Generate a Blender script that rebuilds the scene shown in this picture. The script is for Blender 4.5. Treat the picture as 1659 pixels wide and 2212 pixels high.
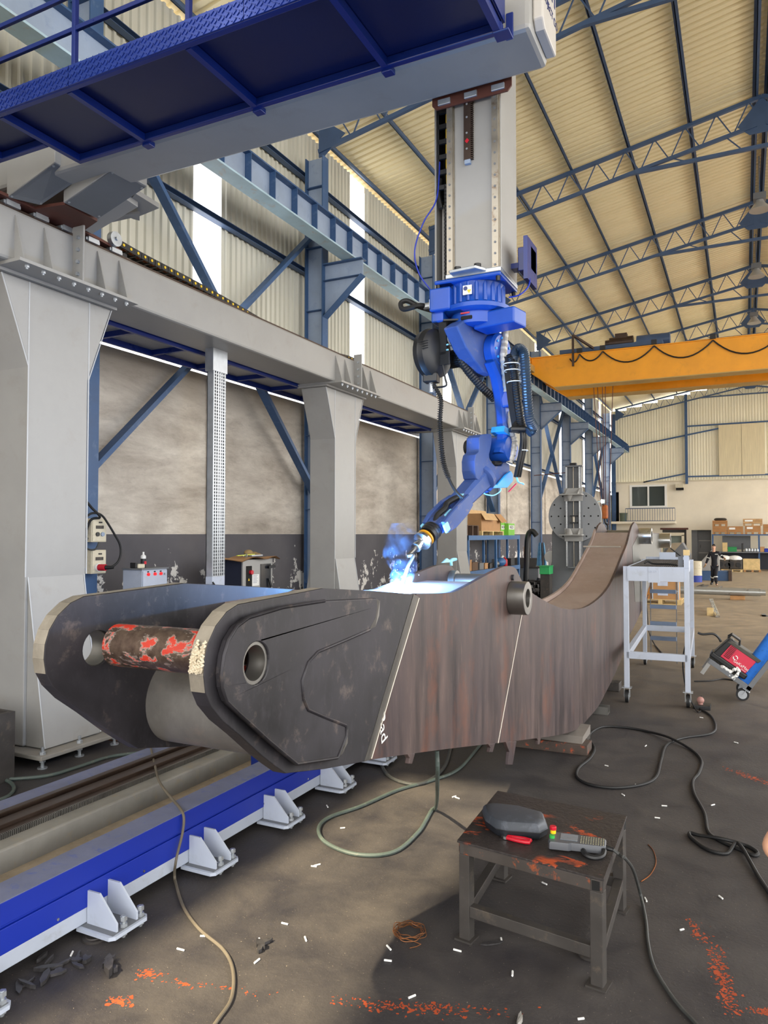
import bpy, bmesh, math, random
from math import sin, cos, pi, radians, atan, atan2, sqrt, hypot
from mathutils import Vector, Matrix, geometry

for _o in list(bpy.data.objects):
    bpy.data.objects.remove(_o)
S = bpy.context.scene
COL = S.collection
random.seed(11)

# ------------------------------------------------------------------ camera
FPX, CX, CY, HZ, VPX, EYE = 1590., 829.5, 1106., 1154., 1606., 2.2
PITCH = atan((HZ - CY) / FPX)
YAW = atan((VPX - CX) / FPX * cos(PITCH))
cam_d = bpy.data.cameras.new('camera')
cam = bpy.data.objects.new('camera', cam_d)
COL.objects.link(cam)
cam_d.sensor_fit = 'HORIZONTAL'
cam_d.sensor_width = 36.
cam_d.lens = 36. * FPX / 1659.
cam_d.clip_start, cam_d.clip_end = .05, 400
cam.location = (0, 0, EYE)
cam.rotation_euler = (pi / 2 + PITCH, 0, YAW)
S.camera = cam

# ------------------------------------------------------------------ world, sun, exposure
W = bpy.data.worlds.new('sky')
S.world = W
W.use_nodes = True
_bg = W.node_tree.nodes['Background']
_bg.inputs['Color'].default_value = (1., .985, .96, 1)
_bg.inputs['Strength'].default_value = 3.0
_sl = bpy.data.lights.new('sun', 'SUN')
_sl.energy = 9.
_sl.angle = radians(1.3)
_sl.color = (1., .84, .56)
sun = bpy.data.objects.new('sun', _sl)
COL.objects.link(sun)
SUN_DIR = Vector((.408, .63, -.84)).normalized()
sun.rotation_euler = SUN_DIR.to_track_quat('-Z', 'Y').to_euler()
sun.location = (-20, 0, 25)
S.view_settings.view_transform = 'Standard'
S.view_settings.look = 'None'
S.view_settings.exposure = 0.5
S.view_settings.gamma = 1.
S.view_settings.use_curve_mapping = False
S.cycles.use_denoising = True
S.cycles.max_bounces = 8
S.cycles.diffuse_bounces = 5
S.cycles.glossy_bounces = 4
S.cycles.sample_clamp_indirect = 6.

# ------------------------------------------------------------------ measuring: a photograph pixel -> a point on a known plane
_sa, _ca, _sp, _cp = sin(YAW), cos(YAW), sin(PITCH), cos(PITCH)


def ray(px, py):
    u, v = (px - CX) / FPX, (CY - py) / FPX
    f = _cp - v * _sp
    return Vector((u * _ca - f * _sa, u * _sa + f * _ca, _sp + v * _cp))


def P(px, py, x=None, y=None, z=None):
    d = ray(px, py)
    t = x / d.x if x is not None else y / d.y if y is not None else (z - EYE) / d.z
    return Vector((d.x * t, d.y * t, EYE + d.z * t))


def PV(px, py, a, n):                 # on the plane through a with normal n
    d = ray(px, py)
    c = Vector((0, 0, EYE))
    t = (Vector(a) - c).dot(Vector(n)) / d.dot(Vector(n))
    return c + d * t


def V(*a):
    return Vector(a)


# ------------------------------------------------------------------ mesh builder
class MB:
    def __init__(s):
        s.v, s.f = [], []

    def add(s, vs, fs):
        n = len(s.v)
        s.v += [tuple(v) for v in vs]
        s.f += [tuple(i + n for i in f) for f in fs]
        return s

    def box(s, x0, x1, y0, y1, z0, z1):
        x0, x1 = min(x0, x1), max(x0, x1)
        y0, y1 = min(y0, y1), max(y0, y1)
        z0, z1 = min(z0, z1), max(z0, z1)
        v = [(x0, y0, z0), (x1, y0, z0), (x1, y1, z0), (x0, y1, z0), (x0, y0, z1), (x1, y0, z1), (x1, y1, z1), (x0, y1, z1)]
        return s.add(v, [(3, 2, 1, 0), (4, 5, 6, 7), (0, 1, 5, 4), (1, 2, 6, 5), (2, 3, 7, 6), (3, 0, 4, 7)])

    def cbox(s, c, sx, sy, sz, rot=None):
        c = Vector(c)
        m = MB().box(-sx / 2, sx / 2, -sy / 2, sy / 2, -sz / 2, sz / 2)
        return s.add([c + (rot @ Vector(v) if rot else Vector(v)) for v in m.v], m.f)

    def bar(s, p0, p1, w, h, up=(0, 0, 1)):
        p0, p1 = Vector(p0), Vector(p1)
        d = (p1 - p0).normalized()
        up = Vector(up)
        r = d.cross(up)
        if r.length < 1e-4:
            r = d.cross(Vector((0, 1, 0)))
        r.normalize()
        u = r.cross(d)
        q = []
        for p in (p0, p1):
            for a, b in ((-1, -1), (1, -1), (1, 1), (-1, 1)):
                q.append(p + r * (a * w / 2) + u * (b * h / 2))
        return s.add(q, [(3, 2, 1, 0), (4, 5, 6, 7), (0, 1, 5, 4), (1, 2, 6, 5), (2, 3, 7, 6), (3, 0, 4, 7)])

    def frame(s, d):
        d = Vector(d).normalized()
        a = Vector((0, 0, 1)) if abs(d.z) < .9 else Vector((1, 0, 0))
        r = d.cross(a).normalized()
        return d, r, r.cross(d)

    def cyl(s, p0, p1, r0, r1=None, n=16):
        p0, p1 = Vector(p0), Vector(p1)
        r1 = r0 if r1 is None else r1
        d, a, b = s.frame(p1 - p0)
        q = []
        for p, r in ((p0, r0), (p1, r1)):
            q += [p + (a * cos(2 * pi * i / n) + b * sin(2 * pi * i / n)) * r for i in range(n)]
        return s.add(q, [(i, i + n, (i + 1) % n + n, (i + 1) % n) for i in range(n)] +
                     [tuple(range(n)), tuple(range(2 * n - 1, n - 1, -1))])

    def pipe(s, p0, p1, ro, ri, n=24):
        p0, p1 = Vector(p0), Vector(p1)
        d, a, b = s.frame(p1 - p0)
        q = []
        for p, r in ((p0, ro), (p1, ro), (p1, ri), (p0, ri)):
            q += [p + (a * cos(2 * pi * i / n) + b * sin(2 * pi * i / n)) * r for i in range(n)]
        f = []
        for k in range(4):
            o, t = k * n, ((k + 1) % 4) * n
            f += [(o + i, t + i, t + (i + 1) % n, o + (i + 1) % n) for i in range(n)]
        return s.add(q, f)

    def lathe(s, prof, o, axis, n=20):
        o = Vector(o)
        d, a, b = s.frame(axis)
        q, f, m = [], [], len(prof)
        for r, h in prof:
            q += [o + d * h + (a * cos(2 * pi * i / n) + b * sin(2 * pi * i / n)) * max(r, 1e-4) for i in range(n)]
        for k in range(m - 1):
            f += [(k * n + i, (k + 1) * n + i, (k + 1) * n + (i + 1) % n, k * n + (i + 1) % n) for i in range(n)]
        f += [tuple(range(n)), tuple(range(m * n - 1, (m - 1) * n - 1, -1))]
        return s.add(q, f)

    def tube(s, pts, r, n=8, closed=False):
        pts = [Vector(p) for p in pts]
        m = len(pts)
        rs = r if isinstance(r, (list, tuple)) else [r] * m
        ts = []
        for i in range(m):
            a = pts[(i - 1) % m] if (closed or i) else pts[0]
            b = pts[(i + 1) % m] if (closed or i < m - 1) else pts[-1]
            t = b - a
            ts.append(t.normalized() if t.length > 1e-9 else Vector((0, 0, 1)))
        _, a, _ = s.frame(ts[0])
        q = []
        for i in range(m):
            a = (a - ts[i] * a.dot(ts[i]))
            if a.length < 1e-6:
                a = s.frame(ts[i])[1]
            a.normalize()
            b = ts[i].cross(a)
            q += [pts[i] + (a * cos(2 * pi * k / n) + b * sin(2 * pi * k / n)) * rs[i] for k in range(n)]
        f = []
        for i in range(m if closed else m - 1):
            j = (i + 1) % m
            f += [(i * n + k, i * n + (k + 1) % n, j * n + (k + 1) % n, j * n + k) for k in range(n)]
        if not closed:
            f += [tuple(range(n - 1, -1, -1)), tuple(range((m - 1) * n, m * n))]
        return s.add(q, f)

    def prism(s, pts, vec, holes=()):
        pts = [Vector(p) for p in pts]
        vec = Vector(vec)
        nrm = Vector((0, 0, 0))
        for i in range(len(pts)):
            nrm += pts[i].cross(pts[(i + 1) % len(pts)])
        if nrm.dot(vec) > 0:
            pts = pts[::-1]
        loops = [pts]
        for h in holes:
            h = [Vector(p) for p in h]
            nn = Vector((0, 0, 0))
            for i in range(len(h)):
                nn += h[i].cross(h[(i + 1) % len(h)])
            loops.append(h if nn.dot(vec) > 0 else h[::-1])
        allp = [p for l in loops for p in l]
        n = len(allp)
        f = []
        if holes or len(pts) > 5:
            for t in geometry.tessellate_polygon(loops):
                a, b, c = (allp[i] for i in t)
                k = (b - a).cross(c - a)
                if k.length < 1e-12:
                    continue
                t = tuple(t) if k.dot(vec) < 0 else tuple(t)[::-1]
                f += [t, tuple(i + n for i in t[::-1])]
        else:
            f += [tuple(range(n)), tuple(range(2 * n - 1, n - 1, -1))]
        o = 0
        for l in loops:
            m = len(l)
            f += [(o + (i + 1) % m, o + i, o + i + n, o + (i + 1) % m + n) for i in range(m)]
            o += m
        return s.add(allp + [p + vec for p in allp], f)

    def loft(s, rings, cap=True):
        n, m = len(rings[0]), len(rings)
        f = []
        for k in range(m - 1):
            f += [(k * n + i, k * n + (i + 1) % n, (k + 1) * n + (i + 1) % n, (k + 1) * n + i) for i in range(n)]
        if cap:
            f += [tuple(range(n - 1, -1, -1)), tuple(range((m - 1) * n, m * n))]
        return s.add([p for r in rings for p in r], f)

    def grid(s, rows):
        m, n = len(rows), len(rows[0])
        return s.add([p for r in rows for p in r],
                     [(k * n + i, k * n + i + 1, (k + 1) * n + i + 1, (k + 1) * n + i) for k in range(m - 1) for i in range(n - 1)])

    def ball(s, c, r, n=12, m=8, sc=(1, 1, 1)):
        c = Vector(c)
        prof = [(sin(pi * k / m), -cos(pi * k / m)) for k in range(m + 1)]
        q = []
        for a, h in prof:
            q += [c + Vector((a * cos(2 * pi * i / n) * r * sc[0], a * sin(2 * pi * i / n) * r * sc[1], h * r * sc[2])) for i in range(n)]
        return s.add(q, [(k * n + i, k * n + (i + 1) % n, (k + 1) * n + (i + 1) % n, (k + 1) * n + i) for k in range(m) for i in range(n)])

    def xf(s, m):
        s.v = [tuple(m @ Vector(v)) for v in s.v]
        return s

    def build(s, name, mat, parent=None, smooth=None, bevel=None, kind=None, label=None):
        me = bpy.data.meshes.new(name)
        o0 = LOC.get(parent.name, Vector()) if parent else Vector()
        me.from_pydata([tuple(Vector(v) - o0) for v in s.v], [], s.f)
        bm = bmesh.new()
        bm.from_mesh(me)
        bmesh.ops.remove_doubles(bm, verts=bm.verts, dist=1e-5)
        bmesh.ops.recalc_face_normals(bm, faces=bm.faces)
        bm.to_mesh(me)
        bm.free()
        me.materials.append(mat)
        if smooth:
            me.shade_smooth()
            me.set_sharp_from_angle(angle=radians(smooth))
        o = bpy.data.objects.new(name, me)
        COL.objects.link(o)
        if parent:
            o.parent = parent
        LOC[o.name] = o0.copy()
        if bevel:
            b = o.modifiers.new('edge', 'BEVEL')
            b.width = bevel
            b.segments = 2
            b.limit_method = 'ANGLE'
            b.angle_limit = radians(40)
        if kind:
            o['kind'] = kind
        if label:
            o['label'] = label
        return o


LOC = {}


def tag(o, label, cat, group=None, kind='thing'):
    o['label'] = label
    o['category'] = cat
    o['kind'] = kind
    if group:
        o['group'] = group
    return o


def thing(name, label, cat, loc=(0, 0, 0), group=None):
    o = bpy.data.objects.new(name, None)
    COL.objects.link(o)
    o.location = loc
    LOC[o.name] = Vector(loc)
    o.empty_display_size = .1
    return tag(o, label, cat, group)


def struct(o):
    o['kind'] = 'structure'
    return o


def copy_tree(o, parent=None):
    c = o.copy()
    COL.objects.link(c)
    if parent:
        c.parent = parent
    LOC[c.name] = LOC.get(o.name, Vector()).copy()
    for ch in list(o.children):
        copy_tree(ch, c)
    return c


def dup(o, loc, label=None, rz=None, rot=None):
    c = copy_tree(o)
    c.location = loc
    if rz is not None:
        c.rotation_euler = (0, 0, rz)
    if rot is not None:
        c.rotation_euler = rot
    if label:
        c['label'] = label
    return c


def text_mesh(txt, size, depth=.001):
    cu = bpy.data.curves.new('lettering', 'FONT')
    cu.body = txt
    cu.size = size
    cu.extrude = depth
    cu.align_x = 'CENTER'
    cu.align_y = 'CENTER'
    cu.resolution_u = 3
    o = bpy.data.objects.new('lettering', cu)
    COL.objects.link(o)
    dg = bpy.context.evaluated_depsgraph_get()
    dg.update()
    me = bpy.data.meshes.new_from_object(o.evaluated_get(dg))
    m = MB()
    m.add([v.co for v in me.vertices], [tuple(p.vertices) for p in me.polygons])
    bpy.data.objects.remove(o)
    bpy.data.curves.remove(cu)
    bpy.data.meshes.remove(me)
    return m


def basis(o, xa, ya):
    xa = Vector(xa).normalized()
    ya = Vector(ya)
    ya = (ya - xa * ya.dot(xa)).normalized()
    za = xa.cross(ya)
    return Matrix.Translation(Vector(o)) @ Matrix((xa, ya, za)).transposed().to_4x4()


def spline(pts, k=6, closed=False):
    pts = [Vector(p) for p in pts]
    n = len(pts)
    out = []
    for i in range(n if closed else n - 1):
        g = lambda j: pts[j % n] if closed else pts[max(0, min(n - 1, j))]
        a, b, c, d = g(i - 1), g(i), g(i + 1), g(i + 2)
        for t in range(k):
            t /= k
            out.append(.5 * ((2 * b) + (c - a) * t + (2 * a - 5 * b + 4 * c - d) * t * t + (3 * b - 3 * c + d - a) * t ** 3))
    if not closed:
        out.append(pts[-1])
    return out


def circ(c, r, n, a, b):
    c, a, b = Vector(c), Vector(a), Vector(b)
    return [c + (a * cos(2 * pi * i / n) + b * sin(2 * pi * i / n)) * r for i in range(n)]


# ------------------------------------------------------------------ materials
def lin(c):
    if isinstance(c, str):
        c = tuple(int(c[i:i + 2], 16) / 255 for i in (0, 2, 4))
    return tuple(x / 12.92 if x <= .04045 else ((x + .055) / 1.055) ** 2.4 for x in c[:3]) + (1,)


class NT:
    def __init__(s, name):
        s.m = bpy.data.materials.new(name)
        s.m.use_nodes = True
        s.t = s.m.node_tree
        s.b = s.t.nodes['Principled BSDF']
        s.tc = s.t.nodes.new('ShaderNodeTexCoord').outputs['Object']

    def n(s, t, **k):
        x = s.t.nodes.new('ShaderNode' + t)
        for a, b in k.items():
            setattr(x, a, b)
        return x

    def l(s, a, b):
        s.t.links.new(a, b)

    def mapped(s, scale=(1, 1, 1), rot=(0, 0, 0), src=None):
        m = s.n('Mapping')
        m.inputs['Scale'].default_value = scale
        m.inputs['Rotation'].default_value = rot
        s.l(src or s.tc, m.inputs['Vector'])
        return m.outputs[0]

    def noise(s, sc, det=4, rough=.55, vec=None, dist=0):
        x = s.n('TexNoise')
        x.inputs['Scale'].default_value = sc
        x.inputs['Detail'].default_value = det
        x.inputs['Roughness'].default_value = rough
        x.inputs['Distortion'].default_value = dist
        s.l(vec or s.tc, x.inputs['Vector'])
        return x.outputs['Fac']

    def ramp(s, fac, a, b, ca=0., cb=1.):
        x = s.n('MapRange')
        x.inputs['From Min'].default_value = a
        x.inputs['From Max'].default_value = b
        x.inputs['To Min'].default_value = ca
        x.inputs['To Max'].default_value = cb
        s.l(fac, x.inputs['Value'])
        return x.outputs[0]

    def mix(s, f, a, b):
        x = s.n('Mix', data_type='RGBA')
        for i, v in ((0, f), (6, a), (7, b)):
            if hasattr(v, 'links'):
                s.l(v, x.inputs[i])
            else:
                x.inputs[i].default_value = v
        return x.outputs[2]

    def math(s, op, a, b=0.):
        x = s.n('Math', operation=op)
        for i, v in ((0, a), (1, b)):
            if hasattr(v, 'links'):
                s.l(v, x.inputs[i])
            else:
                x.inputs[i].default_value = v
        return x.outputs[0]

    def bump(s, h, strength=.3, dist=.01):
        x = s.n('Bump')
        x.inputs['Strength'].default_value = strength
        x.inputs['Distance'].default_value = dist
        s.l(h, x.inputs['Height'])
        s.l(x.outputs[0], s.b.inputs['Normal'])

    def set(s, col=None, rough=None, metal=None, **k):
        for nm, v in (('Base Color', col), ('Roughness', rough), ('Metallic', metal)):
            if v is None:
                continue
            if hasattr(v, 'links'):
                s.l(v, s.b.inputs[nm])
            else:
                s.b.inputs[nm].default_value = v
        for nm, v in k.items():
            s.b.inputs[nm.replace('_', ' ')].default_value = v
        return s.m


def paint(name, col, rough=.45, metal=0., var=.12, sc=3., dirt=None, damt=.35, bump=0., bsc=60., stretch=(1, 1, 1)):
    t = NT(name)
    c = lin(col)
    v = t.mapped(stretch)
    n = t.noise(sc, 5, .6, v)
    dk = tuple(x * (1 - var * 1.6) for x in c[:3]) + (1,)
    lt = tuple(min(1, x * (1 + var)) for x in c[:3]) + (1,)
    out = t.mix(t.ramp(n, .3, .7), dk, lt)
    if dirt:
        d = t.noise(sc * 2.3, 6, .7, v, .4)
        out = t.mix(t.ramp(d, .56, .7, 0, damt), out, lin(dirt))
    if bump:
        t.bump(t.noise(bsc, 3, .6), bump, .004)
    return t.set(out, t.ramp(n, .2, .8, rough - .08, rough + .1), metal)


def emit(name, col, st):
    t = NT(name)
    return t.set(lin(col), .5, 0, Emission_Color=lin(col), Emission_Strength=st)


M = {}
M['grey'] = paint('grey_machine_paint', '9c9b98', .38, var=.05, sc=1.5, dirt='8b8478', damt=.25)
M['grey_dk'] = paint('dark_grey_paint', '6c6f73', .45, var=.06)
M['grey_lt'] = paint('light_blue_grey_paint', 'b4bccb', .4, var=.05, dirt='8f8c88', damt=.3)
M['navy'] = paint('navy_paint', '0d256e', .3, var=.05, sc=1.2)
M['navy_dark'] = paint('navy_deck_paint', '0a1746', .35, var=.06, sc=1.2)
M['toe'] = paint('glossy_chequer_paint', '2c4396', .2, .35, var=.05)
M['blue'] = paint('track_blue_paint', '00279e', .5, var=.05, sc=1.5)
M['dust_blue'] = paint('dusty_blue_paint', '6f7591', .8, var=.1, sc=6, dirt='3f55a8', damt=.6)
M['steel_blue'] = paint('structural_blue_paint', '385780', .5, var=.1, sc=2, dirt='667893', damt=.5)
M['web_blue'] = paint('pale_blue_web_paint', '93a2b8', .5, var=.08, sc=2, dirt='7287a6', damt=.5)
M['truss'] = paint('truss_blue_paint', '3f5678', .5, var=.08)
M['flange'] = paint('pale_flange_paint', 'a9c3cf', .55, var=.1, sc=2, dirt='b98a62', damt=.5)
M['yellow'] = paint('crane_yellow_paint', 'f0a21e', .42, var=.06, sc=1.2, dirt='b5842f', damt=.3)
M['yellow_dirty'] = paint('soiled_yellow_paint', 'b99a5c', .6, var=.12, sc=2)
M['robot'] = paint('robot_blue_paint', '154aa8', .34, var=.06, sc=5)
M['robot_dusty'] = paint('dusty_robot_paint', '35508f', .6, var=.12, sc=6, dirt='77727a', damt=.6)
M['cyan'] = paint('light_blue_cover', '2f9df0', .4, var=.06)
M['cyan_lt'] = paint('pale_cyan_casting', '8fd8f4', .35, var=.08)
M['black'] = paint('black_plastic', '1b1c1e', .42, var=.1)
M['rubber'] = paint('black_rubber', '17181a', .6, var=.15, bump=.1)
M['cable'] = paint('grey_cable_sheath', '3c3e3d', .55, var=.12, sc=8, dirt='6b675e', damt=.5)
M['cable_green'] = paint('greenish_cable_sheath', '4a5651', .55, var=.12, sc=8, dirt='7a776c', damt=.5)
M['cable_tan'] = paint('dusty_brown_cable', '655d50', .6, var=.12, sc=8)
M['chrome'] = paint('bright_steel', 'c9cbcc', .25, 1., var=.05)
M['zinc'] = paint('galvanised_steel', 'b9bec3', .38, .75, var=.08, sc=9)
M['steel'] = paint('bare_steel', '8a8884', .4, .85, var=.12, sc=4, stretch=(1, 1, .2))
M['rail'] = paint('guide_rail_steel', 'a29b8e', .35, .8, var=.1, sc=5, dirt='6d5138', damt=.7)
M['rail_brown'] = paint('oiled_rail_steel', '4b3d35', .4, .6, var=.15, sc=4)
M['rust'] = paint('red_brown_primer', '5d3328', .6, var=.15, sc=4)
M['white'] = paint('white_print', 'e9e9e6', .5, var=.03)
M['red'] = paint('red_plastic', 'c3122a', .4, var=.08)
M['redlamp'] = emit('red_indicator', 'e81418', .6)
M['green'] = paint('green_plastic', '1d8a4a', .45, var=.08)
M['lime'] = paint('lime_carton', '7cc244', .6, var=.06)
M['card'] = paint('brown_cardboard', 'b98d5f', .75, var=.07, sc=5)
M['card_lt'] = paint('light_cardboard', 'd8b483', .75, var=.06, sc=5)
M['wood'] = paint('pallet_wood', 'b08354', .7, var=.18, sc=5, stretch=(1, 1, 6))
M['wood_lt'] = paint('new_pine_board', 'd9bd86', .7, var=.12, sc=5)
M['beige'] = paint('dirty_beige_enamel', 'cfc6ae', .45, var=.05, sc=4, dirt='8c8473', damt=.5)
M['navycloth'] = paint('navy_workwear', '15161f', .85, var=.2, sc=12)
M['skin'] = paint('skin', 'd3a184', .5, var=.04)
M['hair'] = paint('dark_hair', '17120f', .6, var=.2)
M['tan'] = paint('tan_work_glove', '8a744c', .8, var=.15)
M['reflect'] = paint('reflective_tape', 'd6d8d4', .4, var=.03)
M['copper'] = paint('copper_wire', 'a9683a', .35, .9, var=.1)
M['yel'] = paint('yellow_plastic', 'f2cc1d', .4, var=.05)
M['grey_pl'] = paint('grey_plastic', '53565c', .45, var=.06)
M['foil'] = paint('silver_hose_wrap', 'b3b0aa', .45, .3, var=.15, sc=14, bump=.5, bsc=40)
M['blue_tank'] = paint('gas_cylinder_blue', '3a86ee', .3, var=.06, sc=6, dirt='25446f', damt=.5)
M['machine_red'] = paint('welder_red', 'd2304c', .42, var=.05, sc=4)
M['lamp'] = emit('lit_lamp', 'eafff2', 30)
M['strip'] = emit('translucent_strip_daylight', 'ffffff', 2.2)
M['arc'] = emit('welding_arc', 'd8eeff', 400)
M['spark'] = emit('spatter', 'bfe4ff', 9)
M['dark'] = paint('dark_void', '141414', .9, var=.1)

# ================================================================== setting materials
def m_floor():
    t = NT('stained_concrete_floor')
    big = t.noise(.35, 4, .6)
    mid = t.noise(2.2, 6, .65, dist=.3)
    fin = t.noise(38, 4, .7)
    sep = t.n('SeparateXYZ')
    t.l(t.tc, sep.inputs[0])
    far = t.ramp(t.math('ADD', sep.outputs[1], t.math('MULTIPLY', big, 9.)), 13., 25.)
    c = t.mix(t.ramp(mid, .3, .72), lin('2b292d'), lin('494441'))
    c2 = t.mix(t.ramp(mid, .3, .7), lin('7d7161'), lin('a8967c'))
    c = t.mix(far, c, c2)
    c = t.mix(t.ramp(fin, .66, .78, 0, .55), c, lin('8c8072'))
    c = t.mix(t.ramp(t.noise(95, 2, .6), .7, .74, 0, .8), c, lin('a89a86'))
    t.bump(t.math('ADD', fin, t.math('MULTIPLY', mid, 1.5)), .35, .012)
    return t.set(c, t.ramp(mid, .3, .7, .55, .8))


def m_plaster():
    t = NT('sooty_plaster')
    v = t.mapped((1, .5, 1.6))
    a = t.noise(1.3, 8, .68, v, .25)
    b = t.noise(6, 7, .7, v, .2)
    c = t.mix(t.ramp(a, .35, .68), lin('aaa093'), lin('ded6c9'))
    c = t.mix(t.ramp(b, .55, .75, 0, .35), c, lin('7a7068'))
    sep = t.n('SeparateXYZ')
    t.l(t.tc, sep.inputs[0])
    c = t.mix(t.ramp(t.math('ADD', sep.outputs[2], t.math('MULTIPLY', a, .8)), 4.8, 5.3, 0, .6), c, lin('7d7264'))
    t.bump(t.math('ADD', a, b), .6, .05)
    return t.set(c, .85)


def m_band():
    t = NT('peeling_grey_dado')
    sep = t.n('SeparateXYZ')
    t.l(t.tc, sep.inputs[0])
    n = t.noise(2.6, 7, .7, dist=.2)
    low = t.ramp(sep.outputs[2], 1.35, 2.1, .1, -.05)
    k = t.ramp(t.math('ADD', n, low), .63, .645)
    c = t.mix(t.ramp(t.noise(1.2), .3, .7), lin('4b494e'), lin('5b585c'))
    return t.set(t.mix(k, c, lin('d8d5cf')), .7)


def m_sheet(nm, col, d):
    t = NT(nm)
    n = t.noise(.6, 5, .6)
    s = t.noise(2., 5, .6, t.mapped((3, 3, .25)))
    c = t.mix(t.ramp(n, .3, .7), lin(col), lin(d))
    c = t.mix(t.ramp(s, .55, .8, 0, .4), c, lin(d))
    return t.set(c, .5)


M['floor'] = m_floor()
M['plaster'] = m_plaster()
M['band'] = m_band()
M['farsheet'] = m_sheet('brightened_gable_cladding', 'f4efdb', 'dfd9bf')  # cladding copy with the daylight on the gable put into its paler colour
M['wallsheet'] = m_sheet('cream_wall_cladding', 'd3d1c4', 'b6b3a4')
M['roofsheet'] = m_sheet('cream_roof_cladding', 'f5e9c4', 'e6d8ac')
M['farplaster'] = paint('cream_render', 'e9e0cc', .8, var=.05, sc=.8)

YK = [6.9 + 5.92 * k for k in range(8)]
YFAR, XL, XR, XRIDGE, ZRIDGE, SLOPE = 52.2, -8.1, 9.1, .5, 12.25, .19


def zroof(x):
    return ZRIDGE - SLOPE * abs(x - XRIDGE)


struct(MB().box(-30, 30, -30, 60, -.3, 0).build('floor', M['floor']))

# plaster wall with a grey dado, open slit of daylight under the cladding
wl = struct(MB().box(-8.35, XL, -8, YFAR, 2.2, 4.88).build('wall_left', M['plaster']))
struct(MB().box(-8.35, XL + .004, -8, YFAR, 0, 2.2).build('baseboard_left', M['band']))
for i, (y, w) in enumerate(((P(449, 1000, x=XL + .05).y, .3), (19.6, .3), (27.2, .35), (33.2, .3))):
    struct(MB().box(XL - .1, XL + .05, y, y + w, 2.2, 4.8).build('trim_%d' % (i + 1), M['plaster']))


def corrugated(length, axis, width=1., ribs=6, depth=.035):
    """one profiled sheet; ribs run along +z of the sheet, width along +x"""
    xs = []
    p = width / ribs
    for i in range(ribs):
        xs += [(i * p, 0), (i * p + p * .55, 0), (i * p + p * .65, depth), (i * p + p * .9, depth)]
    xs.append((width, 0))
    m = MB()
    rows = [[(x, d, z) for x, d in xs] for z in (0, length)]
    m.grid(rows)
    return m


clad = bpy.data.objects.new('wall_left', None)
COL.objects.link(clad)
clad['kind'] = 'structure'
LOC[clad.name] = Vector()
me_wall = corrugated(1., 'z').build('wall_sheet', M['wallsheet'], clad)
me_wall.hide_render = False
STRIPS = [(9.5, 10.26), (14.93, 15.71), (20.83, 21.62), (26.65, 27.4), (31.9, 32.65), (36.6, 37.45), (42.6, 43.6), (47.65, 48.75)]
ZC0, ZC1 = 4.97, zroof(XL) + .05


def wall_sheets(parent, proto, spans, place):
    first = True
    for a, b in spans:
        n = max(1, round((b - a) / 1.0))
        w = (b - a) / n
        for i in range(n):
            o = proto if first else proto.copy()
            if not first:
                COL.objects.link(o)
            first = False
            place(o, a + i * w, w)


def place_left(o, y, w):
    o.matrix_local = Matrix.Translation((-8.2, y, ZC0)) @ Matrix(((0, 1, 0, 0), (w, 0, 0, 0), (0, 0, ZC1 - ZC0, 0), (0, 0, 0, 1)))


edges = [4.4] + [v for s_ in STRIPS for v in s_] + [YFAR]
wall_sheets(clad, me_wall, [(edges[i], edges[i + 1]) for i in range(0, len(edges), 2)], place_left)
lowp = me_wall.copy()
COL.objects.link(lowp)
wall_sheets(clad, lowp, [(-8., 4.4)], place_left)
for i, (a, b) in enumerate(STRIPS):
    struct(MB().box(-8.24, -8.21, a, b, ZC0, ZC1).build('window_%d' % (i + 1), M['strip']))

# roof, both slopes
roof = bpy.data.objects.new('ceiling', None)
COL.objects.link(roof)
roof['kind'] = 'structure'
LOC[roof.name] = Vector()
rs = corrugated(1., 'x', 1., 5, .045).build('roof_sheet', M['roofsheet'], roof)
SH = .19
first = True
for side in (-1, 1):
    xe = XL - .35 if side < 0 else XR + .35
    for y in range(-8, 53):
        o = rs if first else rs.copy()
        if not first:
            COL.objects.link(o)
        first = False
        xs_ = -7.05 if (side < 0 and -7 <= y < -2) else xe          # added unseen roof opening, shaped to let the sun patch in
        z0, z1 = zroof(XRIDGE) + SH, zroof(xs_) + SH
        dv = V(xs_ - XRIDGE, 0, z1 - z0)
        nv = V(-dv.z, 0, dv.x).normalized() * (1 if dv.x > 0 else -1)
        o.matrix_local = Matrix(((0, nv.x, dv.x, XRIDGE), (1, 0, 0, y), (0, nv.z, dv.z, z0), (0, 0, 0, 1)))

struct(MB().prism([V(XRIDGE - .45, -8, zroof(XRIDGE - .45) + SH + .05), V(XRIDGE, -8, ZRIDGE + SH + .06), V(XRIDGE + .45, -8, zroof(XRIDGE + .45) + SH + .05), V(XRIDGE, -8, ZRIDGE + SH + .09)], V(0, YFAR + 8.5, 0)).build('trim_9', M['roofsheet']))
# purlins run the length of the hall
for i, x in enumerate([XRIDGE - .12 - 1.405 * k for k in range(7)] + [XRIDGE + .12 + 1.405 * k for k in range(7)]):
    z = zroof(x) + .105
    ys = -1.8 if x < -6 else -8  # eave-side purlins stop short of the added roof opening
    m = MB().box(x - .008, x + .008, ys, YFAR, z - .07, z + .07).box(x - .06, x + .008, ys, YFAR, z + .062, z + .07).box(x - .008, x + .06, ys, YFAR, z - .07, z - .062)
    o = m.build('roof_purlin', M['truss'])
    if i < 7:
        nth = ['at the ridge', 'second down from the ridge', 'third down from the ridge', 'fourth down from the ridge', 'fifth down from the ridge', 'sixth down from the ridge', 'along the strip-wall eave'][i]
        lab = 'slim blue roof purlin running the length of the hall, ' + nth
    else:
        lab = 'slim blue roof purlin on the slope facing the daylight-strip wall'
    tag(o, lab, 'purlin', 'roof purlins' if i < 7 else 'purlins of the second slope')

# trusses
TN = ['seventh', 'sixth', 'fifth', 'fourth', 'third', 'second', 'last']


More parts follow.
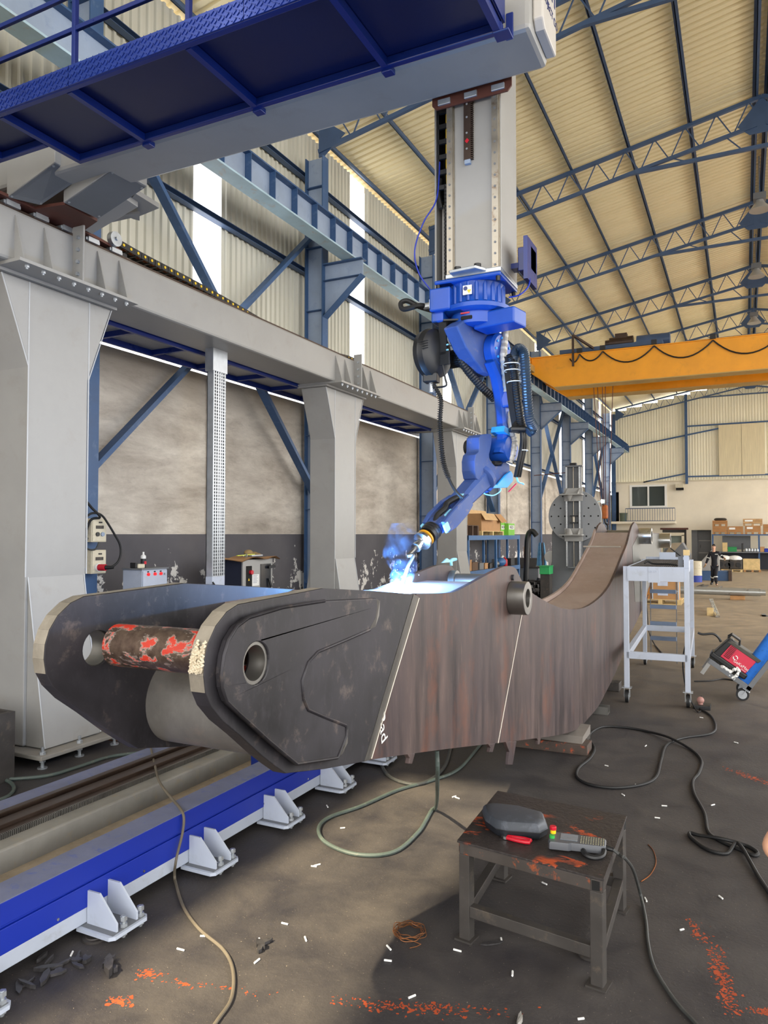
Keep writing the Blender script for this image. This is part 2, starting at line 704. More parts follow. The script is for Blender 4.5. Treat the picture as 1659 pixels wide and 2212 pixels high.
def make_truss():
    t = thing('roof_truss', 'blue lattice roof truss', 'truss', (0, 0, 0), 'roof trusses')
    off = .62
    for sgn, xe in ((-1, -7.75), (1, 8.75)):
        a, b = V(xe, 0, zroof(xe)), V(XRIDGE, 0, zroof(XRIDGE))
        xn = XRIDGE + sgn * 2.9
        MB().bar(a, b, .085, .09).build('top_chord', M['truss'], t)
        lo = lambda x: V(x, 0, zroof(x) - off)
        MB().bar(lo(xe), lo(XRIDGE + sgn * .1), .075, .08).build('bottom_chord', M['truss'], t)
        MB().bar(lo(xn), V(XRIDGE, 0, lo(xn).z + .02), .08, .08).build('tie', M['truss'], t)
        n = 12
        for k in range(n):
            x0 = xe + (XRIDGE - xe) * (k + .15) / n
            x1 = xe + (XRIDGE - xe) * (k + .62) / n
            x2 = xe + (XRIDGE - xe) * (k + 1.1) / n
            MB().bar(lo(x0), V(x1, 0, zroof(x1)), .025, .025).build('diagonal', M['truss'], t)
            MB().bar(V(x1, 0, zroof(x1)), lo(x2), .025, .025).build('diagonal', M['truss'], t)
        for k in range(2):
            x1 = XRIDGE + sgn * (.75 + 1.2 * k)
            MB().bar(lo(x1), V(x1 - sgn * .35, 0, lo(xn).z + .02), .025, .025).build('diagonal', M['truss'], t)
        MB().prism([V(xe - sgn * -.0, -.01, zroof(xe) + .1), V(xe, -.01, zroof(xe) - off - .12), V(xe - sgn * .12, -.01, zroof(xe) - off - .12), V(xe - sgn * .62, -.01, zroof(xe) - off + .25), V(xe - sgn * .2, -.01, zroof(xe) - .05)], V(0, .02, 0)).build('gusset', M['truss'], t)
    MB().prism([V(XRIDGE - .5, -.012, zroof(0) - off + .12), V(XRIDGE - .25, -.012, zroof(0) - off - .12), V(XRIDGE + .25, -.012, zroof(0) - off - .12), V(XRIDGE + .5, -.012, zroof(0) - off + .12), V(XRIDGE, -.012, ZRIDGE)], V(0, .024, 0)).build('gusset', M['truss'], t)
    return t


tr = make_truss()
for k, y in enumerate(YK[:7]):
    o = tr if k == 0 else copy_tree(tr)
    o.location = (0, y, 0)
    o['label'] = 'blue lattice roof truss, %s of the row towards the far wall' % ['first', 'second', 'third', 'fourth', 'fifth', 'sixth', 'seventh'][k]
o = copy_tree(tr)
o.location = (0, YFAR - .35, 0)
o['label'] = 'blue lattice truss set close against the far gable cladding'

# blue H columns along the wall
ZCOL = zroof(-7.8) - .75


def make_column():
    t = thing('steel_column', 'x', 'column', (-7.8, 0, 0), 'blue wall columns')
    m = MB().box(-8.0, -7.6, -.008, .008, .02, ZCOL)
    m.build('web', M['web_blue'], t)
    for x in (-8.0, -7.6):
        MB().box(x - .012, x + .012, -.11, .11, .02, ZCOL).build('flange', M['steel_blue'], t)
    for z in (1.2, 2.7, 4.2, 5.6, 5.85, 6.75, 8.05, 9.3):
        MB().box(-7.99, -7.61, -.1, .1, z, z + .014).build('stiffener', M['steel_blue'], t)
    MB().box(-8.15, -7.45, -.25, .25, 0, .03).build('base_plate', M['steel_blue'], t)
    MB().prism([V(-7.588, -.008, 7.66), V(-6.72, -.008, 7.66), V(-6.72, -.008, 7.36), V(-7.588, -.008, 6.62)], V(0, .016, 0)).build('bracket', M['web_blue'], t)
    MB().box(-7.588, -6.7, -.11, .11, 7.655, 7.675).build('bracket_top', M['steel_blue'], t)
    MB().bar(V(-7.588, 0, 6.6), V(-6.72, 0, 7.35), .2, .014, (0, 0, 1)).build('bracket_flange', M['steel_blue'], t)
    MB().box(-7.588, -6.74, -.1, .1, 7.33, 7.342).build('stiffener', M['steel_blue'], t)
    return t


CL = ['blue steel wall column carrying two beige socket boxes',
      'blue steel wall column between the first two daylight strips',
      'blue steel wall column seen behind the hanging hose reel',
      'blue steel wall column standing behind the blue storage rack',
      'blue steel wall column just past the storage rack',
      'blue steel wall column rising behind the grey positioner',
      'blue steel wall column with crane ropes hanging before it',
      'blue steel wall column closest to the far gable']
sc0 = make_column()
for k, y in enumerate(YK):
    o = sc0 if k == 0 else copy_tree(sc0)
    o.location = (-7.8, y, 0)
    o['label'] = CL[k]

# cross braces between columns
BR = [(0, 'beside the gantry'), (2, 'behind the robot'), (4, 'next to the positioner'), (6, 'in the last bay')]
for k, w in BR:
    y0, y1 = YK[k] + .02, YK[k + 1] - .02
    for j, (za, zb, how) in enumerate(((2.85, 8.35, 'rising'), (8.75, 3.0, 'falling'))):
        m = MB().bar(V(-7.9 + .09 * j, y0, za), V(-7.9 + .09 * j, y1, zb), .07, .16, (1, 0, 0))
        tag(m.build('cross_brace', M['steel_blue']), 'blue diagonal wall brace %s towards the far end %s' % (how, w), 'brace', 'wall braces')
# wall girts
for z, w in ((5.06, 'just above the plaster wall'), (7.62, 'halfway up the cladding'), (9.6, 'high on the cladding')):
    m = MB()
    y0 = 4.6
    m.box(-8.15, -8.02, y0, YFAR, z - .05, z - .04).box(-8.15, -8.14, y0, YFAR, z - .05, z + .05)
    m.box(-8.15, -8.02, y0, YFAR, z + .04, z + .05)
    tag(m.build('wall_girt', M['truss']), 'long blue horizontal rail %s' % w, 'girt', 'wall girts')

# crane runway beam
t = thing('crane_runway_beam', 'long blue crane runway girder with pale underside on brackets', 'beam', (-7, -2, 7.68))
MB().box(-7.15, -6.85, -6, 51.5, 7.68, 7.71).build('bottom_flange', M['flange'], t)
MB().box(-7.13, -6.87, -6, 51.5, 8.2, 8.225).build('top_flange', M['steel_blue'], t)
MB().box(-7.008, -6.992, -6, 51.5, 7.71, 8.2).build('web', M['web_blue'], t)
MB().box(-7.03, -6.97, -6, 51.5, 8.225, 8.285).build('crane_rail', M['rail_brown'], t)
st = None
for i in range(72):
    y = 3. + i * .665
    if st is None:
        st = MB().box(-6.99, -6.87, -.006, .006, 7.71, 8.2).build('stiffener', M['steel_blue'], t)
        o = st
    else:
        o = st.copy()
        COL.objects.link(o)
    o.location.y += y - (0)

# ------------------------------------------------------------------ far gable
def rect(x0, x1, z0, z1, y):
    return [V(x0, y, z0), V(x1, y, z0), V(x1, y, z1), V(x0, y, z1)]


HOLES = [(-6.82, -4.62, 4.04, 5.46), (-8.05, -7.62, 3.08, 5.08), (-3.07, -1.88, .01, 2.47), (-4.86, -3.37, .01, 2.5)]
m = MB().prism(rect(XL, XR, 0, 5.68, YFAR), V(0, .25, 0), [rect(a, b, c, d, YFAR) for a, b, c, d in HOLES])
struct(m.build('wall_far', M['farplaster']))
struct(MB().box(XL, XR, YFAR + 2.2, YFAR + 2.3, 0, 5.7).build('wall_back', M['grey_dk']))
struct(MB().box(XL, XR, YFAR + .25, YFAR + 2.3, 5.68, 5.75).build('ceiling', M['grey_dk']))
struct(MB().box(XL, XR, YFAR + .3, YFAR + 2.3, 2.6, 2.75).build('floor', M['grey_dk']))
fc = bpy.data.objects.new('wall_far', None)
COL.objects.link(fc)
fc['kind'] = 'structure'
LOC[fc.name] = Vector()
fs = corrugated(1., 'z').build('wall_sheet', M['farsheet'], fc)


def place_far(o, x, w):
    z1 = min(zroof(x), zroof(x + w)) + .04
    o.matrix_local = Matrix.Translation((x, YFAR + .12, 5.75)) @ Matrix(((w, 0, 0, 0), (0, -1, 0, 0), (0, 0, z1 - 5.75, 0), (0, 0, 0, 1)))


wall_sheets(fc, fs, [(XL, XR)], place_far)
for i in range(26):
    struct(MB().box(XL + .17 + i * .4, XL + .37 + i * .4, YFAR - .02, YFAR, 5.6, 5.68).build('trim_%d' % (10 + i), M['dark'])) if 0 else None
struct(MB().box(XL, XR, YFAR - .1, YFAR - .0, 5.68, 5.76).build('trim_5', M['beige']))
# office window: frame, sliding sashes, glass
M['glass'] = NT('window_glass').set(lin('8b9490'), .05, 0, Transmission_Weight=.85, IOR=1.3)
wn = struct(MB().prism(rect(-6.9, -4.54, 3.98, 5.52, YFAR - .06), V(0, .12, 0), [rect(-6.76, -5.76, 4.1, 5.4, YFAR - .06), rect(-5.66, -4.68, 4.1, 5.4, YFAR - .06)]).build('window_20', M['white']))
MB().box(-6.76, -5.76, YFAR - .01, YFAR + .0, 4.1, 5.4).build('pane', M['glass'], wn)
MB().box(-5.66, -4.68, YFAR + .03, YFAR + .04, 4.1, 5.4).build('pane', M['glass'], wn)
d1 = struct(MB().box(-8.05, -7.62, YFAR + .24, YFAR + .26, 3.08, 5.08).build('door_1', M['dark']))
d2 = struct(MB().box(-2.72, -1.9, YFAR + .55, YFAR + .6, .01, 2.42).build('door_2', M['grey_dk']))
for z in (.95, 1.75):
    MB().box(-2.66, -1.94, YFAR + .52, YFAR + .56, z, z + .06).build('cross_rail', M['grey'], d2)
MB().tube([V(-2.55, YFAR + .5, 1.3), V(-2.55, YFAR + .42, 1.32), V(-2.55, YFAR + .42, 1.5), V(-2.55, YFAR + .5, 1.52)], .012, 6).build('handle', M['black'], d2)
struct(MB().box(-3.07, -2.72, YFAR + .26, YFAR + .5, .01, 2.46).build('wall_side', M['grey_dk']))
struct(MB().box(-4.98, -3.25, YFAR - .06, YFAR, 2.5, 2.62).build('trim_6', M['rust']))
# gable steel
t = thing('gable_post', 'blue steel post standing against the far gable cladding', 'post', (-3.3, YFAR - .1, 5.7))
MB().box(-3.38, -3.22, YFAR - .2, YFAR + .05, 5.5, 11.4).build('shaft', M['steel_blue'], t)
t = thing('gable_post', 'blue corner post where far gable meets the strip wall', 'post', (-7.95, YFAR - .1, 0))
MB().box(-8.05, -7.8, YFAR - .25, YFAR - .02, 0, 10.4).build('shaft', M['steel_blue'], t)
for (x0, z0, x1, z1), w in (((-7.8, 7.98, -1.3, 9.05), 'slanting up to the plywood panel'), ((-3.3, 9.3, 9.0, 9.35), 'along the top of the plywood panel'), ((-3.3, 5.98, 9.0, 5.95), 'along the foot of the plywood panel'), ((-6., 5.7, -3.3, 6.2), 'running up from the office window head')):
    tag(MB().bar(V(x0, YFAR - .06, z0), V(x1, YFAR - .06, z1), .08, .09).build('gable_rail', M['steel_blue']), 'blue gable rail ' + w, 'rail', 'gable rails')
t = thing('plywood_hoarding', 'large pale plywood panel fixed high on the far gable', 'panel', (0, YFAR - .1, 5.9))
for i in range(2):
    MB().box(-1.36 + 1.33 * i, -.05 + 1.33 * i, YFAR - .14, YFAR - .1, 5.98, 9.25).build('board', paint('weathered_board', 'd8ccab', .8, var=.08, sc=3, stretch=(6, 1, .3)) if i == 0 else bpy.data.materials['weathered_board'], t)

# ================================================================== welding gantry: columns, runway, cross beam
CYS = [5.3, 11.35, 17.32]
GL = ['stout grey gantry column closest to the camera, on the bolted base plate with swept-out foot',
      'stout grey gantry column in the middle of the row of three',
      'stout grey gantry column at the far end of the row, behind the weld smoke']


def make_gcol():
    t = thing('gantry_column', GL[0], 'column', (-6.55, 0, 0), 'gantry columns')
    pr = [(-.37, .14), (.37, .14), (.37, 3.85), (.68, 4.70), (-.68, 4.70), (-.37, 3.85)]
    MB().prism([V(-6.8, y, z) for y, z in pr], V(.5, 0, 0)).build('shaft', M['grey'], t, bevel=.02)
    MB().prism([V(-6.3, -.34, 1.78), V(-6.3, -.34, .14), V(-6.03, -.34, .14)], V(0, .68, 0)).build('foot_fairing', M['grey'], t, bevel=.01)
    MB().prism([V(-6.8, -.34, 1.78), V(-6.8, -.34, .14), V(-7.07, -.34, .14)], V(0, .68, 0)).build('foot_fairing', M['grey'], t, bevel=.01)
    MB().box(-6.84, -6.26, -.72, .72, 4.7, 4.73).build('head_plate', M['grey'], t)
    MB().box(-7.25, -5.88, -.5, .52, .09, .13).build('base_plate', paint('dusty_base_plate', '8f8b84', .6, var=.1, dirt='8b7350', damt=.5), t, bevel=.008)
    m = MB()
    for y in (-.37, .37):
        m.tube([V(-6.298, y, 1.78), V(-6.298, y, 4.69)], .007, 6)
        m.tube([V(-6.298, y, 3.85), V(-6.298, y * 1.83, 4.69)], .006, 6)
        m.tube([V(-6.298, y * .92, 1.78), V(-6.03, y * .92, .15)], .006, 6)
    m.build('weld_lines', paint('light_weld_paint', 'b9bbbd', .4, var=.05), t)
    b = None
    for x in (-7.15, -6.55, -5.95):
        for y in (-.43, 0, .45):
            if x == -6.55 and y == 0:
                continue
            if b is None:
                m = MB().cyl(V(x, y, 0), V(x, y, .2), .016, n=10).cyl(V(x, y, .13), V(x, y, .155), .03, n=6).cyl(V(x, y, .06), V(x, y, .09), .03, n=6).cyl(V(x, y, 0), V(x, y, .012), .045, n=10)
                b = m.build('anchor_bolt', M['zinc'], t)
                b0 = (x, y)
            else:
                c = b.copy()
                COL.objects.link(c)
                c.location = b.location + V(x - b0[0], y - b0[1], 0)
    return t


gc = make_gcol()
for k, y in enumerate(CYS + [-.72]):
    o = gc if k == 0 else copy_tree(gc)
    o.location = (-6.55, y, 0)
    o['label'] = GL[k] if k < 3 else 'stout grey gantry column standing outside the view beyond the frame'

BX0, BX1, BZ0, BZ1 = -6.8, -6.12, 4.76, 5.26
t = thing('gantry_runway', 'long grey box girder carried on the three gantry columns', 'beam', (-6.5, -1.2, 4.73))
MB().box(BX0, BX1, -1.2, 18.0, BZ0, BZ1).build('box_girder', M['grey'], t, bevel=.03)
gus = MB().prism([V(BX1 - .01, 0, BZ1 - .06), V(BX1 - .01, 0, BZ0 - .02), V(BX1 + .14, 0, BZ0 - .02), V(BX1 + .01, 0, BZ1 - .06)], V(0, .014, 0)).build('gusset', M['grey'], t)
jp = MB().box(BX1 - .01, BX1 + .15, -.012, .012, BZ0 - .02, BZ1 + .1).build('joint_plate', M['grey'], t, bevel=.01)
fl = MB().box(BX0 - .05, BX1 + .16, -.74, .74, BZ0 - .03, BZ0 + .0).build('seat_flange', M['grey'], t)
bo = MB().cyl(V(BX1 + .1, 0, BZ0 - .07), V(BX1 + .1, 0, BZ0 + .02), .012, n=8).cyl(V(BX1 + .1, 0, BZ0 - .055), V(BX1 + .1, 0, BZ0 - .03), .022, n=6).build('bolt', M['zinc'], t)
jb = MB()
for k in range(4):
    jb.cyl(V(BX1 + .085, -.035, BZ0 + .08 + .125 * k), V(BX1 + .085, -.01, BZ0 + .08 + .125 * k), .02, n=6)
jb = jb.build('joint_bolts', M['zinc'], t, kind='stuff')
for k, y in enumerate(CYS + [-.72]):
    for src, offs in ((gus, (-.68, -.36, .3, .6)), (jp, (0.,)), (fl, (0.,)), (jb, (0.,)), (bo, (-.62, -.44, -.26, -.08, .1, .28, .46, .62))):
        for j, dy in enumerate(offs):
            o = src if (k == 0 and j == 0) else src.copy()
            if not (k == 0 and j == 0):
                COL.objects.link(o)
            o.location = (0, y + dy, 0)
for x in (BX1 - .07, BX0 + .07):
    MB().box(x - .02, x + .02, -1.2, 17.95, BZ1, BZ1 + .035).build('guide_rail', M['rail_brown'], t)
MB().box(-6.5, -6.44, -1.2, 17.95, BZ1, BZ1 + .05).build('gear_rack', M['rail_brown'], t)

# service walkway behind the runway girder
t = thing('runway_walkway', 'blue framed walkway with grey underside along the wall side of the girder', 'walkway', (-7.15, 1, 4.72))
MB().box(-7.5, -6.82, 1, 17.4, 4.8, 4.81).build('deck', M['grey'], t)
for x in (-7.52, -6.86):
    MB().box(x, x + .04, 1, 17.4, 4.72, 4.8).build('side_rail', M['navy'], t)
for i in range(17):
    y = 1.05 + i * .97
    MB().box(-7.48, -6.86, y, y + .05, 4.73, 4.8).build('joist', M['navy'], t)

# carriage on the girder
t = thing('gantry_carriage', 'grey gantry carriage with sloping panels and brown base plate riding the girder', 'carriage', (-6.4, 5, 5.3))
MB().prism([V(x, y, 5.335) for x, y in ((-6.75, 4.1), (-6.12, 4.1), (-6.1, 4.82), (-5.76, 4.88), (-5.78, 5.29), (-6.1, 5.4), (-6.18, 5.98), (-6.75, 5.98))], V(0, 0, .03)).build('base_plate', M['rust'], t)
for k in range(6):
    y = 4.3 + k * .32
    for x in (BX1 - .07, BX0 + .07):
        MB().box(x - .05, x + .05, y - .07, y + .07, 5.285, 5.335).box(x - .035, x + .035, y - .09, y + .09, 5.295, 5.325).build('bearing_block', M['zinc'], t)
S5 = 4.608
q5 = lambda x, y: (x / S5, 300 + y / S5)


def wedge(lo, hi, zl, zh, nm, panel=True, top=5.75):
    a, b = P(*q5(*lo[0]), z=zl), P(*q5(*lo[1]), z=zl)
    c, d = P(*q5(*hi[1]), z=zh), P(*q5(*hi[0]), z=zh)
    up = [V(p.x, p.y, top) for p in (a, b, c, d)]
    MB().loft([[a, b, c, d], up]).build(nm, M['grey'], t, bevel=.006)
    if panel:
        n = (b - a).cross(c - a).normalized()
        n *= -1 if n.z > 0 else 1
        ct = (a + b + c + d) / 4
        pp = [p + (ct - p) * .04 for p in (a, b, c, d)]
        MB().prism([p + n * .002 for p in pp], n * .006).build('cover_panel', M['grey_dk'], t)
        m = MB()
        for p in pp:
            for r in (.1, ):
                pq = p + (ct - p) * r + n * .008
                m.cyl(pq, pq + n * .005, .012, n=8)
        m.build('cover_screws', M['zinc'], t, kind='stuff')


wedge(((65, 580), (400, 660)), ((545, 230), (815, 380)), 5.34, 5.54, 'haunch')
wedge(((630, 635), (975, 795)), ((1130, 290), (1465, 470)), 5.34, 5.51, 'haunch')
wedge(((790, 880), (915, 950)), ((1255, 600), (1375, 680)), 5.34, 5.5, 'drive_guard', False, 5.62)
a = [P(*q5(*p), z=5.55) for p in ((1120, 830), (1350, 545), (1585, 690), (1390, 770))]
MB().prism(a, V(0, 0, .05)).build('motor_tray', M['grey'], t)
a = [P(*q5(*p), z=5.48) for p in ((1230, 760), (1390, 740), (1390, 815), (1330, 800))]
MB().prism(a, V(0, 0, .02)).build('tray_rib', M['grey'], t)
hb = P(*q5(1140, 1000), z=5.42)
MB().cyl(hb - V(.03, 0, 0), hb + V(.03, 0, 0), .08, n=24).cyl(hb + V(.03, 0, 0), hb + V(.05, 0, 0), .02, n=12).build('chain_bracket', M['zinc'], t)
MB().box(-6.5, -6.3, 5.95, 6.2, 5.36, 5.4).build('chain_tow_arm', M['black'], t)

# cable chain lying on the girder
t = thing('cable_chain', 'black cable chain with yellow pin caps lying along the top of the girder', 'cable chain', (-6.6, 6, 5.3))
pts = [P(250, 528, x=-6.6), P(300, 556, x=-6.6), P(370, 592, x=-6.6), P(450, 634, x=-6.6)]
path = spline(pts + [V(-6.6, 8.7, 5.47), V(-6.6, 9.6, 5.4), V(-6.6, 10.7, 5.37), V(-6.6, 11.4, 5.42), V(-6.6, 11.95, 5.47), V(-6.6, 12.2, 5.44), V(-6.6, 12.3, 5.37), V(-6.6, 12.2, 5.3)], 8)
LEN = [0]
for i in range(1, len(path)):
    LEN.append(LEN[-1] + (path[i] - path[i - 1]).length)


def along(d):
    for i in range(1, len(path)):
        if LEN[i] >= d:
            f = (d - LEN[i - 1]) / (LEN[i] - LEN[i - 1])
            return path[i - 1].lerp(path[i], f), (path[i] - path[i - 1]).normalized()
    return path[-1], (path[-1] - path[-2]).normalized()


n = int(LEN[-1] / .115)
for i in range(n):
    p, d = along(i * .115 + .05)
    up = V(1, 0, 0).cross(d).normalized()
    m = MB()
    for s in (.07, -.07):
        m.bar(p - d * .062 + V(s, 0, 0), p + d * .062 + V(s, 0, 0), .014, .075, up)
    m.bar(p - V(.07, 0, 0) + up * .03, p + V(.07, 0, 0) + up * .03, .03, .012, up)
    m.bar(p - V(.07, 0, 0) - up * .03, p + V(.07, 0, 0) - up * .03, .03, .012, up)
    lk = m.build('link', M['black'], t)
    c = p + V(.077, 0, 0)
    MB().cyl(c, c + V(.006, 0, 0), .017, n=12).build('pin_cap', M['yel'], lk)
m = MB()
for j, (dx, dz) in enumerate(((-.03, 0), (0, .01), (.03, -.005))):
    m.tube([p_ + V(dx, 0, dz) for p_ in path], .011, 6)
m.build('cables', paint('orange_cables', 'b9622f', .5, var=.3, sc=8), t)
tag(MB().box(-6.72, -6.48, 6.6, 17.5, BZ1 + .052, BZ1 + .06).box(-6.72, -6.712, 6.6, 17.5, BZ1 + .05, BZ1 + .1).build('chain_trough', M['black']), 'thin dark trough on the girder top under the cable chain', 'trough')

# cross beam
CB = (4.62, 5.1, 5.49, 6.3)
t = thing('gantry_cross_beam', 'heavy grey cantilever box beam overhead with lettered end cap', 'beam', (-4, 4.86, 5.49))
MB().box(-6.6, -1.2, CB[0], CB[1], CB[2], CB[3]).build('box_beam', M['grey'], t, bevel=.035)
capm = paint('warm_white_cover', 'c2bdb6', .4, var=.04)
MB().prism([V(-1.2, 4.68, 5.58), V(-1.2, 4.74, 5.53), V(-1.2, 5.06, 5.53), V(-1.2, 5.06, 6.25), V(-1.2, 4.68, 6.25)], V(.07, 0, 0)).build('end_cap', capm, t, bevel=.012)
lg = paint('logo_blue', '1f2c66', .5, var=.02)
m = text_mesh('um', .26).xf(basis((-1.128, 4.87, 5.92), (0, 1, 0), (0, 0, 1)))
m.build('logo_lettering', lg, t)
m = text_mesh('PROJECT CO', .075).xf(basis((-1.128, 4.87, 5.74), (0, 1, 0), (0, 0, 1)))
m.build('logo_lettering', lg, t)

# blue service platform on the near side of the cross beam
t = thing('service_platform', 'royal blue service platform with chequer plate edge and guard rail overhead', 'platform', (-4, 4.1, 5.45))
PY0, PY1, PX0, PX1 = 3.72, 4.56, -7.6, -1.36
XN, PYN = -5.2, 4.24
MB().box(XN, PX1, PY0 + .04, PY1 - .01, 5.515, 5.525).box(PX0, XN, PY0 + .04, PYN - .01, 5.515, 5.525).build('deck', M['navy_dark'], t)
m = MB()
m.box(PX0, PX1, PY0, PY0 + .05, 5.45, 5.515)
m.build('edge_beam', M['navy'], t, bevel=.008)
MB().box(XN, PX1, PY1 - .05, PY1, 5.45, 5.515).build('edge_beam', M['navy'], t, bevel=.008)
MB().box(PX0, XN, PYN - .05, PYN, 5.45, 5.515).build('edge_beam', M['navy'], t, bevel=.008)
for x in (-7.5, -6.6, -5.75, -5.17, -4.42, -3.3, -2.2, -1.39):
    MB().bar(V(x, PY0 + .05, 5.478), V(x, (PY1 if x > -5.18 else PYN) - .05, 5.478), .045, .06).build('joist', M['navy'], t)
for x in (-3.3, -2.2, -4.42):
    MB().box(x - .04, x + .04, PY1 - .02, PY1 + .05, 5.43, 5.475).build('mount_tab', M['navy'], t, bevel=.006)
MB().box(-1.42, -1.31, PY1 - .06, PY1 + .05, 5.44, 5.452).box(-1.36, -1.31, PY1 + .045, PY1 + .06, 5.44, 5.62).build('mount_tab', M['navy'], t, bevel=.006)
MB().prism([V(-1.37, PY0, 5.525), V(-1.37, PY1, 5.525), V(-1.37, PY1, 5.7), V(-1.37, PY0, 5.64)], V(.02, 0, 0)).build('kick_plate', M['navy'], t)
# chequer toe plate: real raised bars
xs = [-7.6, -5.6, -4.36, -2.8, -1.36]
for i in range(len(xs) - 1):
    MB().box(xs[i] + .003, xs[i + 1] - .003, PY0 - .012, PY0 - .002, 5.455, 5.6).build('toe_plate', M['toe'], t)
m = MB()
bar = MB().box(-.019, .019, -.006, .0, -.0035, .0035)
for i in range(int((PX1 - PX0) / .03)):
    for k in range(6):
        x = PX0 + .02 + i * .03
        z = 5.468 + k * .026 + (.0 if i % 2 else .013)
        if z > 5.595:
            continue
        a = .75 if (i + k) % 2 else -.75
        ca, sa = cos(a), sin(a)
        m.add([(x + v[0] * ca - v[2] * sa, PY0 - .012 + v[1], z + v[0] * sa + v[2] * ca) for v in bar.v], bar.f)
m.build('chequer_bars', M['toe'], t, kind='stuff')
for x in (-6.4, -5.35, -4.33, -3.27, -2.2):
    MB().box(x - .018, x + .018, PY0 + .0, PY0 + .036, 5.5, 6.5).build('rail_post', M['navy'], t, bevel=.004)
for z in (5.88, 6.15, 6.45):
    MB().box(PX0, PX1, PY0 + .004, PY0 + .032, z - .017, z + .017).build('guard_rail', M['navy'], t, bevel=.004)

# ================================================================== vertical slide
ZF, ZB, ZT = 5.17, 5.58, 6.9
t = thing('vertical_slide', 'tall grey vertical slide column hanging from the cross beam with guide rails', 'column', (-1.8, 5.36, 4.14))
slide = t
MB().box(-1.985, -1.565, ZF, ZB, 4.15, ZT).build('column_body', M['grey'], t, bevel=.006)
MB().box(-2.14, -1.985, ZB - .03, ZB, 4.0, ZT).box(-2.14, -2.125, ZF + .12, ZB, 4.0, ZT).build('chain_channel', M['grey'], t)
MB().box(-2.11, -2.05, ZF + .2, ZB - .04, 4.0, 4.8).build('chain_trough', M['grey'], t)
for x in (-1.957, -1.603):
    MB().box(x - .024, x + .024, ZF - .035, ZF, 4.13, ZT).box(x - .03, x + .03, ZF - .014, ZF, 4.13, ZT).build('guide_rail', M['rail'], t)
    m = MB()
    for k in range(33):
        z = 4.17 + k * .083
        m.cyl(V(x, ZF - .038, z), V(x, ZF - .034, z), .009, n=8)
    m.build('rail_bolts', M['grey_dk'], t, kind='stuff')
m = MB().box(-1.845, -1.79, ZF - .03, ZF, 5.0, ZT)
for k in range(120):
    z = 5.0 + k * .0155
    m.box(-1.79, -1.776, ZF - .03, ZF, z, z + .008)
m.build('gear_rack', M['rail_brown'], t)
m = MB()
for z in (5.08, 5.2, 5.32, 5.42):
    m.cyl(V(-1.82, ZF - .034, z), V(-1.82, ZF - .03, z), .008, n=8)
m.build('rack_bolts', M['zinc'], t, kind='stuff')
c_ = V(-1.818, ZF - .032, 5.14)
MB().prism([c_ + V(0, 0, .02), c_ + V(.017, 0, 0), c_ + V(0, 0, -.02), c_ + V(-.017, 0, 0)], V(0, -.001, 0)).build('red_mark', M['red'], t)
MB().box(-1.84, -1.795, ZF - .028, ZF, 4.97, 5.0).build('rack_stop', M['web_blue'], t)
m = MB().prism([V(-2.09, ZF - .05, 5.46), V(-2.06, ZF - .05, 5.425), V(-1.5, ZF - .05, 5.425), V(-1.47, ZF - .05, 5.46), V(-1.47, ZF - .05, 6.2), V(-2.09, ZF - .05, 6.2)], V(0, .014, 0))
m.build('saddle_plate', M['rust'], t)
for x in (-1.99, -1.78, -1.57):
    MB().box(x - .05, x + .05, ZF - .066, ZF - .045, 5.445, 5.49).build('bearing_block', M['zinc'], t, bevel=.004)
# chain in the channel
for k in range(7):
    z = 4.88 + k * .12
    MB().box(-2.1, -1.99, ZF + .1, ZF + .12, z, z + .035).box(-2.11, -2.095, ZF + .1, ZF + .2, z - .05, z + .07).build('chain_link', M['black'], t)
MB().box(-2.115, -1.985, ZF + .26, ZF + .3, 4.85, ZT).build('channel_dark_sheet', M['dark'], t)  # dark sheet across the channel behind the chain
MB().tube(spline([V(-2.1, ZF + .14, 4.98), V(-2.108, ZF + .12, 4.86), V(-2.085, ZF + .12, 4.74)], 5), .02, 8).build('chain_end', M['black'], t)
m = MB()
for x in (-2.05, -2.035, -2.02):
    m.tube(spline([V(x, ZF + .18, 6.), V(x + .01, ZF + .16, 5.2), V(x, ZF + .18, 4.7), V(x - .02, ZF + .18, 4.1)], 6), .008, 6)
m.build('cables', M['black'], t)
m = MB().tube(spline([V(-2.04, ZF + .13, 6.), V(-2.045, ZF + .13, 5.1), V(-2.03, ZF + .14, 4.7), V(-1.99, ZF + .14, 4.38)], 6), .005, 6)
m.build('yellow_wire', M['yel'], t)
m = MB()
zz = [4.02 + .015 * k for k in range(60)]
m.tube([V(-2.035, ZF + .1, z) for z in zz], [.019 if k % 2 else .015 for k in range(60)], 10)
m.build('corrugated_hose', M['black'], t)
# silver mounting plates at the foot
MB().box(-1.99, -1.56, ZF - .045, ZB, 4.115, 4.15).build('mount_plate', M['zinc'], t, bevel=.006)
MB().prism([V(-1.93, ZF - .12, 4.128), V(-1.72, ZF - .14, 4.128), V(-1.67, ZF - .05, 4.128), V(-1.67, ZF, 4.128), V(-1.93, ZF, 4.128)], V(0, 0, .022)).build('stop_plate', M['zinc'], t, bevel=.004)
for x in (-1.885, -1.73):
    MB().cyl(V(x, ZF - .06, 4.15), V(x, ZF - .06, 4.185), .026, n=16).build('rubber_stop', M['black'], t)
MB().box(-1.5, -1.4, ZF + .2, ZF + .36, 4.18, 4.36).build('junction_box', M['navy'], t, bevel=.006)
MB().box(-1.43, -1.4, ZF + .1, ZF + .38, 4.08, 4.4).build('box_bracket', M['navy'], t)
MB().box(-1.565, -1.43, ZF + .24, ZF + .34, 4.22, 4.26).build('box_bracket', M['navy'], t)
MB().tube(spline([V(-1.42, ZF + .2, 4.18), V(-1.4, ZF + .15, 4.05), V(-1.44, ZF + .05, 3.95), V(-1.52, ZF + .02, 3.93)], 6), .006, 6).build('blue_cable', M['blue'], t)
